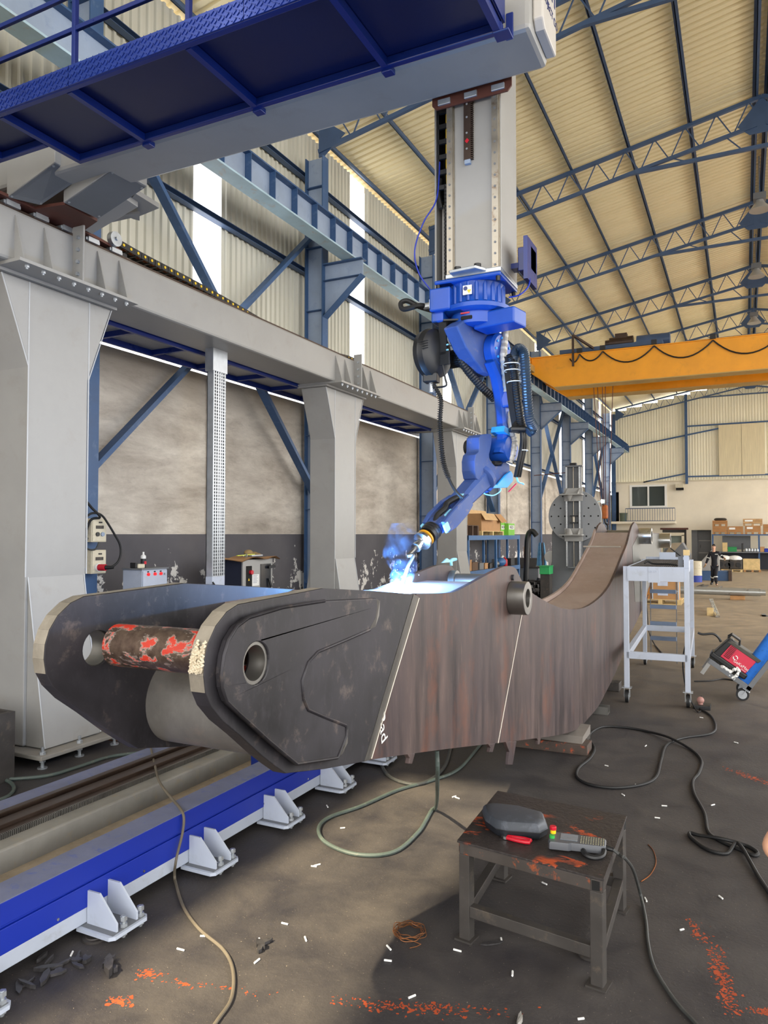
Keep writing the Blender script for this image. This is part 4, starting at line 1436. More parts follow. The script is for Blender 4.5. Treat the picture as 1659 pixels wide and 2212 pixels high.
# tack lugs under the bottom edge
for x, y, h, w in ((888, 1628, 22, 9), (1062, 1607, 18, 8), (1104, 1602, 50, 12), (1164, 1594, 14, 5)):
    a = P(x - w, y, x=XR_M)
    b = P(x + w, y - 1, x=XR_M)
    c = P(x + w * .3, y + h, x=XR_M)
    d = P(x - w * .5, y + h, x=XR_M)
    e = P(x - w * .3, y + h * .45, x=XR_M)
    MB().prism([a, b, c, d, e], V(-.025, 0, 0)).build('tack_lug', M['side'], t, bevel=.003)
m = text_mesh('Bad', .1, .0005).xf(basis(P(827, 1572, x=XR_M + .003), (0, .25, -1), (0, 1, .25)))
m.build('chalk_writing', M['white'], t)
tag(MB().prism([P(955, 1216, x=XL_M - .014), P(966, 1206, x=XL_M - .014), P(978, 1214, x=XL_M - .014)], V(-.01, 0, 0)).tube(spline([P(972, 1212, x=XL_M - .02), P(985, 1208, x=XL_M - .02), P(975, 1210, x=XL_M - .02), P(975, 1222, x=XL_M - .015)], 5), .012, 7).build('weld_clamp', M['cyan_lt']), 'small pale cyan clamp gripping the crest of the boom plate behind the arc', 'clamp')
# peeling red brace pipe held between the ears
def m_peel():
    t = NT('peeling_red_pipe')
    n = t.noise(7, 6, .65, t.mapped((1, 1.6, 1.6)), .3)
    f = t.noise(30, 4, .6)
    c = t.mix(t.ramp(f, .3, .7), lin('4a3a33'), lin('6e5d50'))
    k = t.ramp(n, .53, .545)
    c = t.mix(k, c, lin('b8321f'))
    e = t.math('MULTIPLY', t.ramp(n, .5, .53), t.ramp(n, .56, .53))
    c = t.mix(t.math('MULTIPLY', e, .35), c, lin('e6dcd2'))
    t.bump(t.math('ADD', k, t.math('MULTIPLY', f, .3)), .3, .004)
    return t.set(c, .4, t.ramp(k, 0, 1, .6, 0))


bp_ = V(0, HC.y + .045, HC.z + .012)
t2 = thing('brace_pipe', 'rusty steel pipe with peeling red paint spanning the two boom ears', 'pipe', (-1.9, bp_.y, bp_.z))
MB().pipe(V(-2.215, bp_.y, bp_.z), V(XR_O - .061, bp_.y, bp_.z), .083, .07, 40).build('pipe_body', m_peel(), t2, smooth=40)

# ------------------------------------------------------------------ the arc, its light, spatter and smoke
t = thing('welding_arc', 'blinding blue-white welding arc at the torch tip on the boom', 'arc', tuple(TIP))
MB().ball(TIP + V(0, 0, -.006), .022, 16, 10).build('arc_core', M['arc'], t)
m = MB()
for i in range(30):
    d = V(random.gauss(0, 1), random.gauss(0, 1), abs(random.gauss(.3, .7))).normalized()
    m.ball(TIP + d * random.uniform(.03, .16), random.uniform(.0008, .0018), 6, 4)
m.build('spatter', M['spark'], t, kind='stuff')
al = bpy.data.lights.new('arc_light', 'POINT')
al.energy = 120
al.color = (.16, .44, 1.)
al.shadow_soft_size = .02
ao = bpy.data.objects.new('arc_light', al)
COL.objects.link(ao)
ao.location = TIP + V(.035, -.03, .05)
sm = bpy.data.materials.new('weld_smoke')
sm.use_nodes = True
nt = sm.node_tree
nt.nodes.remove(nt.nodes['Principled BSDF'])
pv = nt.nodes.new('ShaderNodeVolumePrincipled')
pv.inputs['Color'].default_value = (.35, .6, 1, 1)  # blue of the arc light partly put into the smoke colour
pv.inputs['Anisotropy'].default_value = .2
tcn = nt.nodes.new('ShaderNodeTexCoord')
nz = nt.nodes.new('ShaderNodeTexNoise')
nz.inputs['Scale'].default_value = 7.
nz.inputs['Detail'].default_value = 5
nz.inputs['Distortion'].default_value = 1.6
nt.links.new(tcn.outputs['Object'], nz.inputs['Vector'])
mr = nt.nodes.new('ShaderNodeMapRange')
mr.inputs['From Min'].default_value = .47
mr.inputs['From Max'].default_value = .72
mr.inputs['To Max'].default_value = 5.
nt.links.new(nz.outputs['Fac'], mr.inputs['Value'])
nt.links.new(mr.outputs[0], pv.inputs['Density'])
nt.links.new(pv.outputs[0], nt.nodes['Material Output'].inputs['Volume'])
pl = [(TIP, .07), (P(872, 1228, x=-2.12), .1), (P(868, 1198, x=-2.16), .14), (P(872, 1165, x=-2.2), .14), (P(866, 1130, x=-2.24), .07)]
rr = []
for c, r in pl:
    rr.append([c + V(cos(2 * pi * i / 14) * r, sin(2 * pi * i / 14) * r, 0) for i in range(14)])
so = MB().loft(rr).build('weld_smoke', sm)
tag(so, 'wisp of blue-lit weld smoke rising from the arc', 'smoke', kind='stuff')

# ================================================================== floor track with blue channels
FP = lambda px, py: P(px, py, z=0)
TY0, TY1 = .6, 21.
t = thing('floor_track', 'long floor track with blue channels, dusty rail and pale bolted feet', 'track', (-3.9, 2, 0))
MB().box(-3.47, -3.28, TY0, TY1, .398, .402).build('channel_top', M['dust_blue'], t)
MB().box(-3.30, -3.28, TY0, TY1, .285, .398).box(-3.305, -3.29, TY0, TY1, .27, .285).box(-3.30, -3.278, TY0, TY1, .145, .27).box(-3.47, -3.455, TY0, TY1, .145, .398).build('channel', M['blue'], t, bevel=.003)
MB().box(-3.46, -3.285, TY0, TY1, .06, .143).build('base_tube', M['grey_lt'], t, bevel=.004)
pan = paint('dusty_pan', '998c79', .85, var=.15, sc=7, dirt='7a6d5b', damt=.6, bump=.6, bsc=25)
MB().box(-3.8, -3.47, TY0, TY1, .27, .285).build('dust_pan', pan, t)
gb = paint('dusty_grey_beam', '8b8983', .6, var=.12, sc=4, dirt='9c8a6c', damt=.5)
MB().box(-3.92, -3.78, TY0, TY1, .06, .42).build('rail_beam', gb, t, bevel=.012)
m = MB().box(-3.99, -3.92, TY0, TY1, .3, .45)
m.build('rail_pad', M['rail_brown'], t)
m = MB()
y = 1.2
tooth = MB().box(-3.925, -3.905, 0, .006, .41, .452)
for i in range(420):
    m.add([(a, b + 1.2 + i * .0125, c) for a, b, c in tooth.v], tooth.f)
m.build('gear_rack', M['steel'], t, kind='stuff')
MB().box(-4.05, -3.99, TY0, TY1, .3, .47).box(-4.13, -4.05, TY0, TY1, .3, .455).box(-4.2, -4.15, TY0, TY1, .3, .475).build('guide_rail', M['rail_brown'], t, bevel=.004)
MB().box(-4.38, -4.36, TY0, TY1, .2, .4).box(-4.53, -4.515, TY0, TY1, .06, .4).build('channel', M['blue'], t)
MB().box(-4.53, -4.36, TY0, TY1, .398, .402).build('channel_top', M['dust_blue'], t)
MB().box(-4.53, -4.36, TY0, TY1, .06, .2).build('base_tube', M['grey_lt'], t)
MB().box(-4.36, -4.2, TY0, TY1, .27, .29).build('dust_pan', pan, t)
# screws on the channel
m = MB()
for i in range(20):
    yy = 1.55 + i * .62
    m.cyl(V(-3.279, yy, .17), V(-3.272, yy, .17), .008, n=8)
m.build('channel_screws', M['chrome'], t, kind='stuff')


def make_foot():
    f = MB().prism([V(-3.3, -.14, .035), V(-3.06, -.14, .035), V(-3.035, -.115, .035), V(-3.035, .115, .035), V(-3.06, .14, .035), V(-3.3, .14, .035)], V(0, 0, .02)).build('foot_plate', M['grey_lt'], t)
    MB().prism([V(-3.285, -.12, .056), V(-3.285, .12, .056), V(-3.05, .12, .056), V(-3.05, -.12, .056)], V(0, 0, .0015)).build('foot_grime', M['grey_dk'], f)
    for y in (-.085, .06):
        MB().prism([V(-3.28, y, .055), V(-3.06, y, .055), V(-3.06, y, .1), V(-3.19, y, .235), V(-3.28, y, .235)], V(0, .012, 0)).build('gusset', M['grey_lt'], f)
    for y in (-.02, .105):
        MB().cyl(V(-3.075, y, 0), V(-3.075, y, .115), .011, n=10).cyl(V(-3.075, y, .055), V(-3.075, y, .075), .021, n=6).cyl(V(-3.075, y, .09), V(-3.075, y, .112), .02, n=6).cyl(V(-3.075, y, .012), V(-3.075, y, .034), .02, n=6).build('levelling_bolt', M['zinc'], f)
    return f


ft = make_foot()
ys = [P(*p, x=-3.04).y for p in ((283, 2005), (478, 1885), (622, 1790), (720, 1725))]
yfeet = [ys[0] - .86, ys[0], ys[0] + .83, ys[0] + 1.66, ys[0] + 2.49, ys[0] + 3.32] + [ys[0] + 3.32 + .83 * k for k in range(1, 15)]
for k, yy in enumerate(yfeet):
    o = ft if k == 0 else copy_tree(ft, t)
    o.location = (0, yy, 0) if k else (0, yy, 0)
MB().box(-3.62, -3.5, 4.95, 5.07, .285, .42).build('stop_bracket', M['navy'], t, bevel=.004)

# ================================================================== low steel work table
def m_top():
    t = NT('tarry_table_top')
    n = t.noise(5.5, 6, .65, t.mapped((.8, 1.6, 1)), .5)
    f = t.noise(40, 5, .65)
    g = t.noise(2.2, 3, .5)
    c = t.mix(t.ramp(f, .3, .7), lin('1f1b1b'), lin('3a3432'))
    c = t.mix(t.math('MULTIPLY', t.ramp(n, .565, .59), t.ramp(g, .44, .5)), c, lin('b04a22'))
    t.bump(f, .8, .008)
    return t.set(c, .5)


M['tabletop'] = m_top()
M['tableleg'] = paint('grimy_table_steel', '4a4643', .55, .4, var=.15, sc=6, dirt='6d6254', damt=.6)
t = thing('work_table', 'low grimy steel work table with orange overspray on its black top', 'table', (-1.03, 4.2, 0))
cs = [V(-1.415, 3.83, 0), V(-.635, 3.715, 0), V(-.65, 4.585, 0), V(-1.45, 4.66, 0)]
ctr = sum(cs, V(0, 0, 0)) / 4
ins = lambda p, k: p + (ctr - p).normalized() * k
TZ = .535
tp = [V(p.x, p.y, TZ - .012) + (p - ctr).normalized() * .012 for p in cs]
MB().prism(tp, V(0, 0, .012)).build('top_plate', M['tabletop'], t, bevel=.002)
for i, p in enumerate(cs):
    q = ins(p, .045)
    xa = (cs[(i + 1) % 4] - p).normalized()
    h = .032
    m = MB()
    rot = Matrix.Rotation(atan2((cs[1] - cs[0]).y, (cs[1] - cs[0]).x), 3, 'Z')
    m.cbox(q + V(0, 0, (TZ - .075) / 2), .062, .062, TZ - .075, rot)
    m.build('leg', M['tableleg'], t, bevel=.003)
    MB().cbox(q + V(0, 0, .005), .1, .1, .01, rot).build('foot_plate', M['tableleg'], t)
orange = paint('oversprayed_rail', '4a4440', .5, .2, var=.15, sc=5, dirt='c05a22', damt=.9)
for i in range(4):
    a, b = ins(cs[i], .045), ins(cs[(i + 1) % 4], .045)
    d = (b - a).normalized()
    MB().bar(a + V(0, 0, TZ - .045) - d * .03, b + V(0, 0, TZ - .045) + d * .03, .062, .06).build('top_rail', orange if i == 0 else M['tableleg'], t, bevel=.003)
    MB().bar(a + V(0, 0, .16) + d * .03, b + V(0, 0, .16) - d * .03, .05, .06).build('stretcher', M['tableleg'], t, bevel=.003)
    e0 = a - d * .032 + V(0, 0, TZ - .045)
    MB().bar(e0 - d * .002, e0 + d * .001, .048, .046).build('tube_mouth', M['dark'], t)

TT = lambda px, py, dz=0: P(px, py, z=TZ + dz)
# grey zip case
c0, c1, c2, c3 = TT(1042, 1790), TT(1165, 1805), TT(1180, 1770), TT(1062, 1742)
t = thing('storage_case', 'dark grey moulded zip case with yellow and black handle lying on the work table', 'case', tuple(TT(1105, 1780)))
base = [TT(1050, 1790), TT(1072, 1806), TT(1095, 1811), TT(1165, 1816), TT(1182, 1806), TT(1176, 1786), TT(1120, 1770), TT(1060, 1763), TT(1042, 1768)]
cc = sum(base, V(0, 0, 0)) / len(base)
rg = []
for k, (s, z) in enumerate(((.93, 0), (1., .01), (1.02, .034), (1.03, .038), (1.03, .043), (1.0, .047), (.97, .07), (.9, .085), (.74, .09))):
    rg.append([V(cc.x + (p.x - cc.x) * s, cc.y + (p.y - cc.y) * s, TZ + z) for p in base])
cm = paint('case_shell', '3b4048', .5, var=.08, dirt='6c7280', damt=.4)
MB().loft(rg[:4]).build('bottom_shell', paint('case_base', '1f2228', .5, var=.1), t, smooth=40)
MB().loft(rg[4:]).build('lid', cm, t, smooth=40)
MB().loft([[V(cc.x + (p.x - cc.x) * 1.035, cc.y + (p.y - cc.y) * 1.035, TZ + z) for p in base] for z in (.038, .043)]).build('zip', M['black'], t)
hs = [TT(1129, 1784, .045), TT(1132, 1775, .055), TT(1138, 1770, .06), TT(1151, 1769, .06), TT(1163, 1772, .06), TT(1170, 1779, .055), TT(1174, 1789, .045)]
q = spline(hs, 6)
MB().tube(q, .009, 10).build('handle', M['yel'], t)
for i in (12, 15, 22, 25):
    MB().tube(q[i:i + 2], .0098, 10).build('handle_band', M['black'], t)
# red cutter
t = thing('side_cutters', 'red handled side cutters lying in front of the grey case', 'pliers', tuple(TT(1118, 1818)))
a, b = TT(1094, 1813), TT(1147, 1823)
d = (b - a).normalized()
s = V(-d.y, d.x, 0)
for k in (-1, 1):
    pts = spline([a + s * .006 * k + V(0, 0, .012), a + d * .05 + s * .016 * k + V(0, 0, .012), a + d * .1 + s * .02 * k + V(0, 0, .012), b + s * .012 * k + V(0, 0, .012)], 6)
    MB().tube(pts, [.006] + [.0105] * (len(pts) - 2) + [.007], 10).build('handle', M['red'], t)
MB().loft([[a + s * x + V(0, 0, z) - d * l for x, z in ((-w, .004), (w, .004), (w, .018), (-w, .018))] for l, w in ((-.012, .014), (.012, .016), (.03, .003))]).build('jaws', M['chrome'], t)
# teach pendant
t = thing('teach_pendant', 'grey robot teach pendant with red stop button lying on the work table', 'pendant', tuple(TT(1245, 1840)))
a, b = TT(1186, 1826), TT(1312, 1842)
d = (b - a).normalized()
s = V(-d.y, d.x, 0)
L = (b - a).length
up = V(0, 0, 1)
pd = lambda l, w, z=0: a + d * (l * L) + s * w + V(0, 0, TZ * 0 + z)
out = [(0.0, -.055), (.03, -.075), (.35, -.072), (.4, -.06), (.9, -.055), (.98, -.04), (.98, .05), (.9, .06), (.35, .068), (.03, .07), (0., .05)]
tilt = lambda w: .03 + (w + .075) * .12
MB().loft([[pd(l, w, .012 + z * (1 if z else 0)) for l, w in out] for z in (0, .03)] + [[pd(.02 + l * .96, w * .95, .05) for l, w in out]]).build('body', M['grey_pl'], t, smooth=30)
MB().prism([pd(.2, -.03, .0505), pd(.5, -.03, .0505), pd(.5, .05, .0505), pd(.2, .05, .0505)], V(0, 0, .002)).build('screen', paint('lcd_screen', '77808a', .2, var=.1, sc=9), t)
kb = None
for i in range(10):
    for j in range(5):
        c = pd(.56 + i * .042, -.04 + j * .02, .052)
        k = MB().cbox(c, .006, .009, .003, Matrix.Rotation(atan2(d.y, d.x), 3, 'Z'))
        if kb is None:
            kb = k.build('key', paint('pendant_key', '8f8d78', .5), t)
            kc = c
            o = kb
        else:
            o = kb.copy()
            COL.objects.link(o)
            o.location = c - kc
MB().cyl(pd(.06, .045, .05), pd(.06, .045, .068), .015, n=16).build('stop_collar', M['yel'], t)
MB().cyl(pd(.06, .045, .068), pd(.06, .045, .088), .018, n=18).build('stop_button', M['red'], t, bevel=.003)
MB().cyl(pd(.06, -.02, .05), pd(.06, -.02, .064), .014, n=16).build('start_button', paint('green_button', '35b04f', .4), t)
MB().tube(spline([pd(.6, -.06, .02), pd(.66, -.1, .015), pd(.8, -.11, .012), pd(.92, -.09, .018), pd(.95, -.05, .03)], 6), .014, 8).build('hand_strap', M['black'], t)
MB().cyl(pd(.98, -.01, .03), pd(1.1, -.02, .028), .015, .011, n=12).build('cable_plug', M['black'], t)
e = pd(1.1, -.02, .028)
cb = [e, TT(1338, 1846, .01), TT(1352, 1856, -.0), P(1368, 1880, z=.3), P(1383, 1930, z=.05), FP(1395, 1990), FP(1400, 2040), FP(1412, 2090), FP(1440, 2140), FP(1470, 2180), FP(1500, 2212), FP(1540, 2260)]
cb = [V(p.x, p.y, max(p.z, .009)) for p in cb]
tag(MB().tube(spline(cb, 8), .009, 8).build('pendant_cable', M['cable']), 'grey cable running from the teach pendant down to the floor', 'cable')


# ================================================================== hoses and cables on the floor
def cable(name, label, px, r, mat, cat='cable', k=8, z=None, ends=()):
    pts = []
    for q in px:
        if isinstance(q, Vector):
            pts.append(q)
        else:
            p = FP(q[0], q[1])
            p.z = r if len(q) < 3 else r + q[2]
            pts.append(p)
    q = spline(pts, k)
    for p in q:
        p.z = max(p.z, r)
    return tag(MB().tube(q, r, 8).build(name, mat), label, cat)


cable('floor_cable', 'thin dusty cable draped over the blue track and curling across the lit floor',
      [P(325, 1612, z=.42), P(335, 1655, z=.46), P(345, 1690, z=.47), P(372, 1726, z=.43), P(388, 1745, z=.42), P(397, 1765, x=-3.262), P(394, 1800, x=-3.258), P(380, 1860, x=-3.24), (378, 1905), (395, 1960), (430, 2010), (482, 2055), (503, 2100), (500, 2160), (470, 2208), (440, 2250)], .009, M['cable_tan'])
cable('floor_hose', 'grey green hose looping down from under the boom onto the dark floor',
      [P(944, 1622, x=-1.75), P(945, 1680, x=-1.78), (940, 1752), (905, 1800), (850, 1845), (770, 1850), (705, 1825), (688, 1795), (710, 1770), (780, 1745), (860, 1710), (930, 1690), (990, 1665), (1035, 1615), (1060, 1590)], .014, M['cable_green'], 'hose')
cable('floor_hose', 'second grey hose hanging under the boom beside the pale track feet',
      [(790, 1610), (815, 1640), (840, 1680), (890, 1698), (930, 1688), (960, 1660), (972, 1625), (975, 1600)], .016, M['cable'], 'hose')
cable('power_cable', 'black power cable snaking from a platform caster in an S down to a loose coil',
      [(1512, 1534), (1535, 1548), (1546, 1570), (1535, 1587), (1475, 1597), (1440, 1612), (1428, 1645), (1418, 1680), (1390, 1697), (1330, 1705), (1275, 1698), (1247, 1682), (1250, 1662), (1275, 1640), (1284, 1618), (1272, 1592), (1300, 1573), (1350, 1574), (1400, 1583), (1445, 1600, .022), (1490, 1620), (1515, 1645), (1510, 1672), (1497, 1690), (1500, 1718), (1522, 1760), (1530, 1800), (1555, 1820), (1600, 1840), (1630, 1852), (1636, 1845), (1610, 1830), (1560, 1822, .02), (1510, 1808), (1490, 1803), (1495, 1815), (1530, 1840), (1570, 1848), (1595, 1832, .02), (1640, 1900), (1700, 1990)], .013, M['rubber'])
cable('floor_cable', 'brownish cable lying past the gantry column base plate',
      [(-60, 1745), (-10, 1735), (20, 1722), (30, 1705), (15, 1690), (-20, 1688), (40, 1686), (110, 1678), (170, 1660), (230, 1640), (270, 1633), (320, 1628)], .016, M['cable_green'])
cable('thin_wire', 'thin rusty wire bent on the floor beside the work table', [(1385, 1905), (1405, 1890), (1417, 1865), (1412, 1840), (1400, 1825)], .003, M['copper'], 'wire')
t = thing('wire_coil', 'loose coil of copper welding wire on the sunlit floor', 'coil', tuple(FP(884, 2018)))
cc_ = FP(884, 2018)
pts = []
for i in range(150):
    a = 2 * pi * i / 26
    r = .078 + .012 * sin(i * .37) + .005 * sin(i * 1.7)
    pts.append(cc_ + V(cos(a) * r * 1.05, sin(a) * r, .006 + .012 * (sin(i * .53) + 1)))
pts += [cc_ + V(.1, -.07, .004), cc_ + V(.06, -.13, .004)]
MB().tube(spline(pts, 2), .0022, 5).build('wire', paint('dull_copper', '8a5a38', .5, .6, var=.2), t)

# steel discs, offcuts and rod ends lying about
for (x, y), r, lab in (((205, 2027), .065, 'worn steel disc lying under the pale track foot'), ((1275, 2063), .062, 'rusty washer disc lying by the front leg of the work table')):
    c = FP(x, y)
    tag(MB().lathe([(.02, .0), (r, .0), (r, .012), (r * .75, .014), (r * .7, .019), (.022, .019), (.018, .004)], c, (0, 0, 1), 28).build('steel_disc', M['tableleg'], smooth=35), lab, 'disc')
chips = [(155, 2062), (438, 2024), (390, 2053), (560, 2034), (615, 1997), (555, 2078), (685, 1870), (678, 1873), (707, 1743), (660, 2030), (840, 2049), (981, 1722), (988, 1725), (1075, 1920 - 58), (1176, 1910), (1083, 2032), (1107, 2105), (838, 2077), (988, 2055), (1375, 1697), (1346, 1718), (1395, 1612), (1435, 1742), (1420, 1768), (1495, 1690), (1557, 1940), (1395, 1945), (1473, 2010), (1540, 1880 - 140), (1255, 2203), (1515, 1551), (1490, 1527), (890, 2155), (740, 1790), (1590, 1605), (1310, 1655)]
ch = None
for i, (x, y) in enumerate(chips):
    c = FP(x, y)
    a = random.uniform(0, pi)
    if ch is None:
        ch = MB().cyl(V(-.018, 0, 0), V(.018, 0, 0), .0052, n=8).build('rod_stub', M['white'])
        tag(ch, 'small white ceramic rod stub lying on the dark workshop floor', 'stub', 'white rod stubs scattered on the floor')
        o = ch
    else:
        o = ch.copy()
        COL.objects.link(o)
    o.location = (c.x, c.y, .0052)
    o.rotation_euler = (0, 0, a)
    f = random.uniform(.75, 1.3)
    o.scale = (f, 1, 1)


def flake(name, label, px, n, r, mat, seed, thick=.006, zmax=.02):
    random.seed(seed)
    t = thing(name, label, 'scrap', tuple(FP(*px)), 'scrap on the floor')
    c = FP(*px)
    for i in range(n):
        p = c + V(random.gauss(0, r), random.gauss(0, r), .003)
        a = random.uniform(0, pi)
        l, w = random.uniform(.02, .07), random.uniform(.006, .02)
        pts = []
        for k in range(6):
            q = 2 * pi * k / 6
            pts.append(p + V(cos(a) * cos(q) * l - sin(a) * sin(q) * w, sin(a) * cos(q) * l + cos(a) * sin(q) * w, random.uniform(0, zmax) * (k % 2)))
        pts = [V(v.x, v.y, .003) for v in pts]
        m = MB().prism(pts, V(0, 0, thick + random.uniform(0, zmax)))
        m.build('fragment', mat, t)
    random.seed(7)


slag = paint('slag_scrap', '4c4a4b', .35, .4, var=.3, sc=30)
flake('slag_scrap', 'heap of dark slag slivers on the floor near the track foot', (135, 2085), 14, .055, slag, 1)
flake('slag_scrap', 'single crumpled slag lump beside the sunlight edge on the floor', (236, 2092), 4, .018, slag, 2, .02, .03)
flake('slag_scrap', 'two charred slivers lying on the sunlit floor', (562, 2047), 3, .03, slag, 3)
flake('slag_scrap', 'small twisted sliver by the front leg of the work table', (1062, 2040), 2, .008, slag, 4, .004, .004)
flake('slag_scrap', 'scrap of slag lowest on the dark side of the floor', (65, 2130), 4, .03, slag, 5)
flake('slag_scrap', 'pale crumb of foil low in the middle of the floor', (1124, 2205), 2, .012, M['foil'], 6, .012, .012)

# orange floor paint
om = paint('orange_floor_paint', 'a8461f', .8, var=.2, sc=20)


def splash(label, px, a, n, L, Wd, seed):
    random.seed(seed)
    c = FP(*px)
    m = MB()
    for i in range(n):
        u, v = random.gauss(0, L / 2.2), random.gauss(0, Wd / 2.2)
        p = c + V(cos(a) * u - sin(a) * v, sin(a) * u + cos(a) * v, 0)
        r = random.uniform(.002, .009) * (1.9 if random.random() < .12 else 1)
        b = random.uniform(0, pi)
        e = random.uniform(.3, .9)
        k = 7
        pts = [p + V(cos(b) * cos(2 * pi * j / k) * r - sin(b) * sin(2 * pi * j / k) * r * e, sin(b) * cos(2 * pi * j / k) * r + cos(b) * sin(2 * pi * j / k) * r * e, .0006) * 1 for j in range(k)]
        pts = [V(q.x + random.uniform(-.3, .3) * r, q.y + random.uniform(-.3, .3) * r, .0004 + i * 1e-6) for q in pts]
        m.add(pts, [tuple(range(k))])
    o = m.build('paint_splash', om)
    tag(o, label, 'paint mark', kind='stuff')
    random.seed(9)


splash('broken orange paint streak along the bottom of the floor', (900, 2175), radians(20), 260, .42, .05, 21)
splash('orange paint spot beside the sunlight edge', (325, 2103), radians(15), 70, .09, .04, 22)
splash('orange paint spot nearest the pale track foot', (262, 2162), radians(15), 70, .07, .04, 23)
splash('faint orange paint flecks across the sunlit floor', (450, 2130), radians(15), 60, .35, .03, 24)
splash('orange paint streak beyond the work table on the dark floor', (1630, 1682), radians(-40), 220, .3, .06, 25)
splash('long orange paint streak pointing away on the dark floor', (1560, 2110), radians(100), 320, .35, .05, 26)
splash('thin orange scuff on the dark floor past the work table', (1505, 2010), radians(110), 60, .16, .05, 27)
splash('orange paint spot in the lowest corner of the dark floor', (1650, 2185), radians(10), 70, .08, .04, 28)

# timber block under the boom
t = thing('support_block', 'orange splashed timber block and steel wedge propping the boom', 'block', tuple(FP(1245, 1600)))
b0 = P(1210, 1590, x=-1.62)
m = MB().box(-2.2, -1.42, 7.5, 7.75, 0, .1)
m.build('timber', paint('orange_marked_timber', '4a3f38', .7, var=.2, sc=6, dirt='c1501f', damt=.9), t, bevel=.006)
MB().prism([V(-2.2, 7.55, .1), V(-2.2, 8.0, .1), V(-2.2, 8.0, .19), V(-2.2, 7.6, .16)], V(.72, 0, 0)).build('wedge', paint('grey_wedge', '76706a', .6, var=.15), t)
MB().box(-2.1, -1.5, 7.9, 8.1, 0, .1).build('timber', M['tableleg'], t)
t = thing('angle_offcut', 'short rusty channel offcut on the floor under the boom tip', 'offcut', tuple(FP(1297, 1538)))
c = FP(1297, 1540)
MB().box(c.x - .1, c.x + .1, c.y - .08, c.y + .08, 0, .012).box(c.x - .1, c.x + .1, c.y - .08, c.y - .065, .012, .09).box(c.x - .1, c.x + .1, c.y + .065, c.y + .08, .012, .09).build('channel', M['steel'], t)
c = FP(1318, 1490)
tag(MB().prism([c + V(-.16, -.1, 0), c + V(.14, -.1, 0), c + V(.14, .12, 0), c + V(-.16, .12, 0)], V(0, 0, .12)).build('dark_block', M['tableleg'], bevel=.01), 'dark steel block on the floor under the rising end of the boom', 'block')

# ================================================================== rolling work platform
t = thing('rolling_platform', 'pale grey rolling work platform on casters beside the boom tip', 'platform', (-1.03, 10.15, 0))
t.rotation_euler = (0, 0, .04)
PXa, PXb, PYa, PYb = -1.4, -.66, 10.15, 13.2
ZTOP = 1.8
for (x, y) in ((PXa, PYa), (PXb, PYa), (PXa, PYb), (PXb, PYb)):
    MB().box(x - .032, x + .032, y - .032, y + .032, .2, ZTOP - .02).build('leg', M['grey_lt'], t, bevel=.003)
    c = MB().cyl(V(x - .02, y, .08), V(x + .02, y, .08), .08, n=24)
    c = c.build('caster_wheel', M['rubber'], t, smooth=40)
    MB().cyl(V(x - .024, y, .08), V(x + .024, y, .08), .052, n=20).build('wheel_hub', M['zinc'], c, smooth=40)
    MB().box(x - .06, x + .06, y - .06, y + .06, .19, .2).box(x - .036, x - .03, y - .03, y + .03, .07, .19).box(x + .03, x + .036, y - .03, y + .03, .07, .19).build('caster_fork', M['zinc'], t)
for z in (.62,):
    MB().box(PXa, PXb, PYa - .032, PYa + .032, z - .045, z + .045).build('tie_rail', M['grey_lt'], t, bevel=.003)
    MB().box(PXa, PXb, PYb - .032, PYb + .032, z - .045, z + .045).build('tie_rail', M['grey_lt'], t, bevel=.003)
    for x in (PXa, PXb):
        MB().box(x - .032, x + .032, PYa, PYb, z - .045, z + .045).build('tie_rail', M['grey_lt'], t, bevel=.003)
MB().box(PXa + .03, PXb - .03, PYa - .05, PYa - .04, ZTOP - .21, ZTOP - .02).build('fascia', M['grey_lt'], t, bevel=.002)
MB().box(PXa + .28, PXa + .42, PYa - .056, PYa - .05, ZTOP - .225, ZTOP - .02).build('patch_plate', M['grey_lt'], t, bevel=.002)
for x in (PXa + .31, PXa + .37):
    MB().pipe(V(x, PYa - .056, ZTOP - .08), V(x, PYa - .062, ZTOP - .08), .016, .012, 16).build('plug', M['grey_lt'], t)
MB().box(PXa + .03, PXb - .03, PYb, PYb + .01, ZTOP - .2, ZTOP + .02).build('fascia', M['grey_lt'], t)
for x in (PXa + .02, PXb - .03):
    MB().box(x, x + .01, PYa - .05, PYb, ZTOP - .2, ZTOP - .02).build('fascia', M['grey_lt'], t)
gr = MB()
for i in range(26):
    x = PXa + .05 + i * .025
    gr.box(x, x + .004, PYa - .03, PYb, ZTOP - .05, ZTOP - .02)
for i in range(60):
    y = PYa + i * .05
    gr.box(PXa + .04, PXb - .04, y, y + .005, ZTOP - .045, ZTOP - .025)
gr.build('grating', M['tableleg'], t, kind='stuff')
MB().box(PXb - .1, PXb - .04, PYa + .02, PYa + .03, ZTOP - .1, ZTOP + .12).build('upstand', M['grey_dk'], t)
MB().box(PXb - .03, PXb + .03, PYa - .04, PYa + .03, ZTOP - .03, ZTOP + .13).build('corner_post', M['grey_lt'], t)
MB().box(PXb - .035, PXb + .04, PYa - .045, PYa + .035, ZTOP + .13, ZTOP + .2).build('timber_cap', M['wood_lt'], t)
MB().box(PXa + .25, PXa + .5, PYb - .1, PYb - .09, ZTOP - .02, ZTOP + .1).build('end_plate', M['grey_lt'], t)
tag(MB().tube(spline([V(PXa + .18, 10.6, ZTOP + .0), V(PXa + .22, 10.62, ZTOP + .03), V(PXa + .3, 10.6, ZTOP + .0), V(PXa + .5, 10.55, ZTOP + .0), V(PXa + .6, 10.55, ZTOP - .01)], 6), .012, 8).build('wrench', M['black']), 'dark bent tool lying on the platform grating', 'tool')
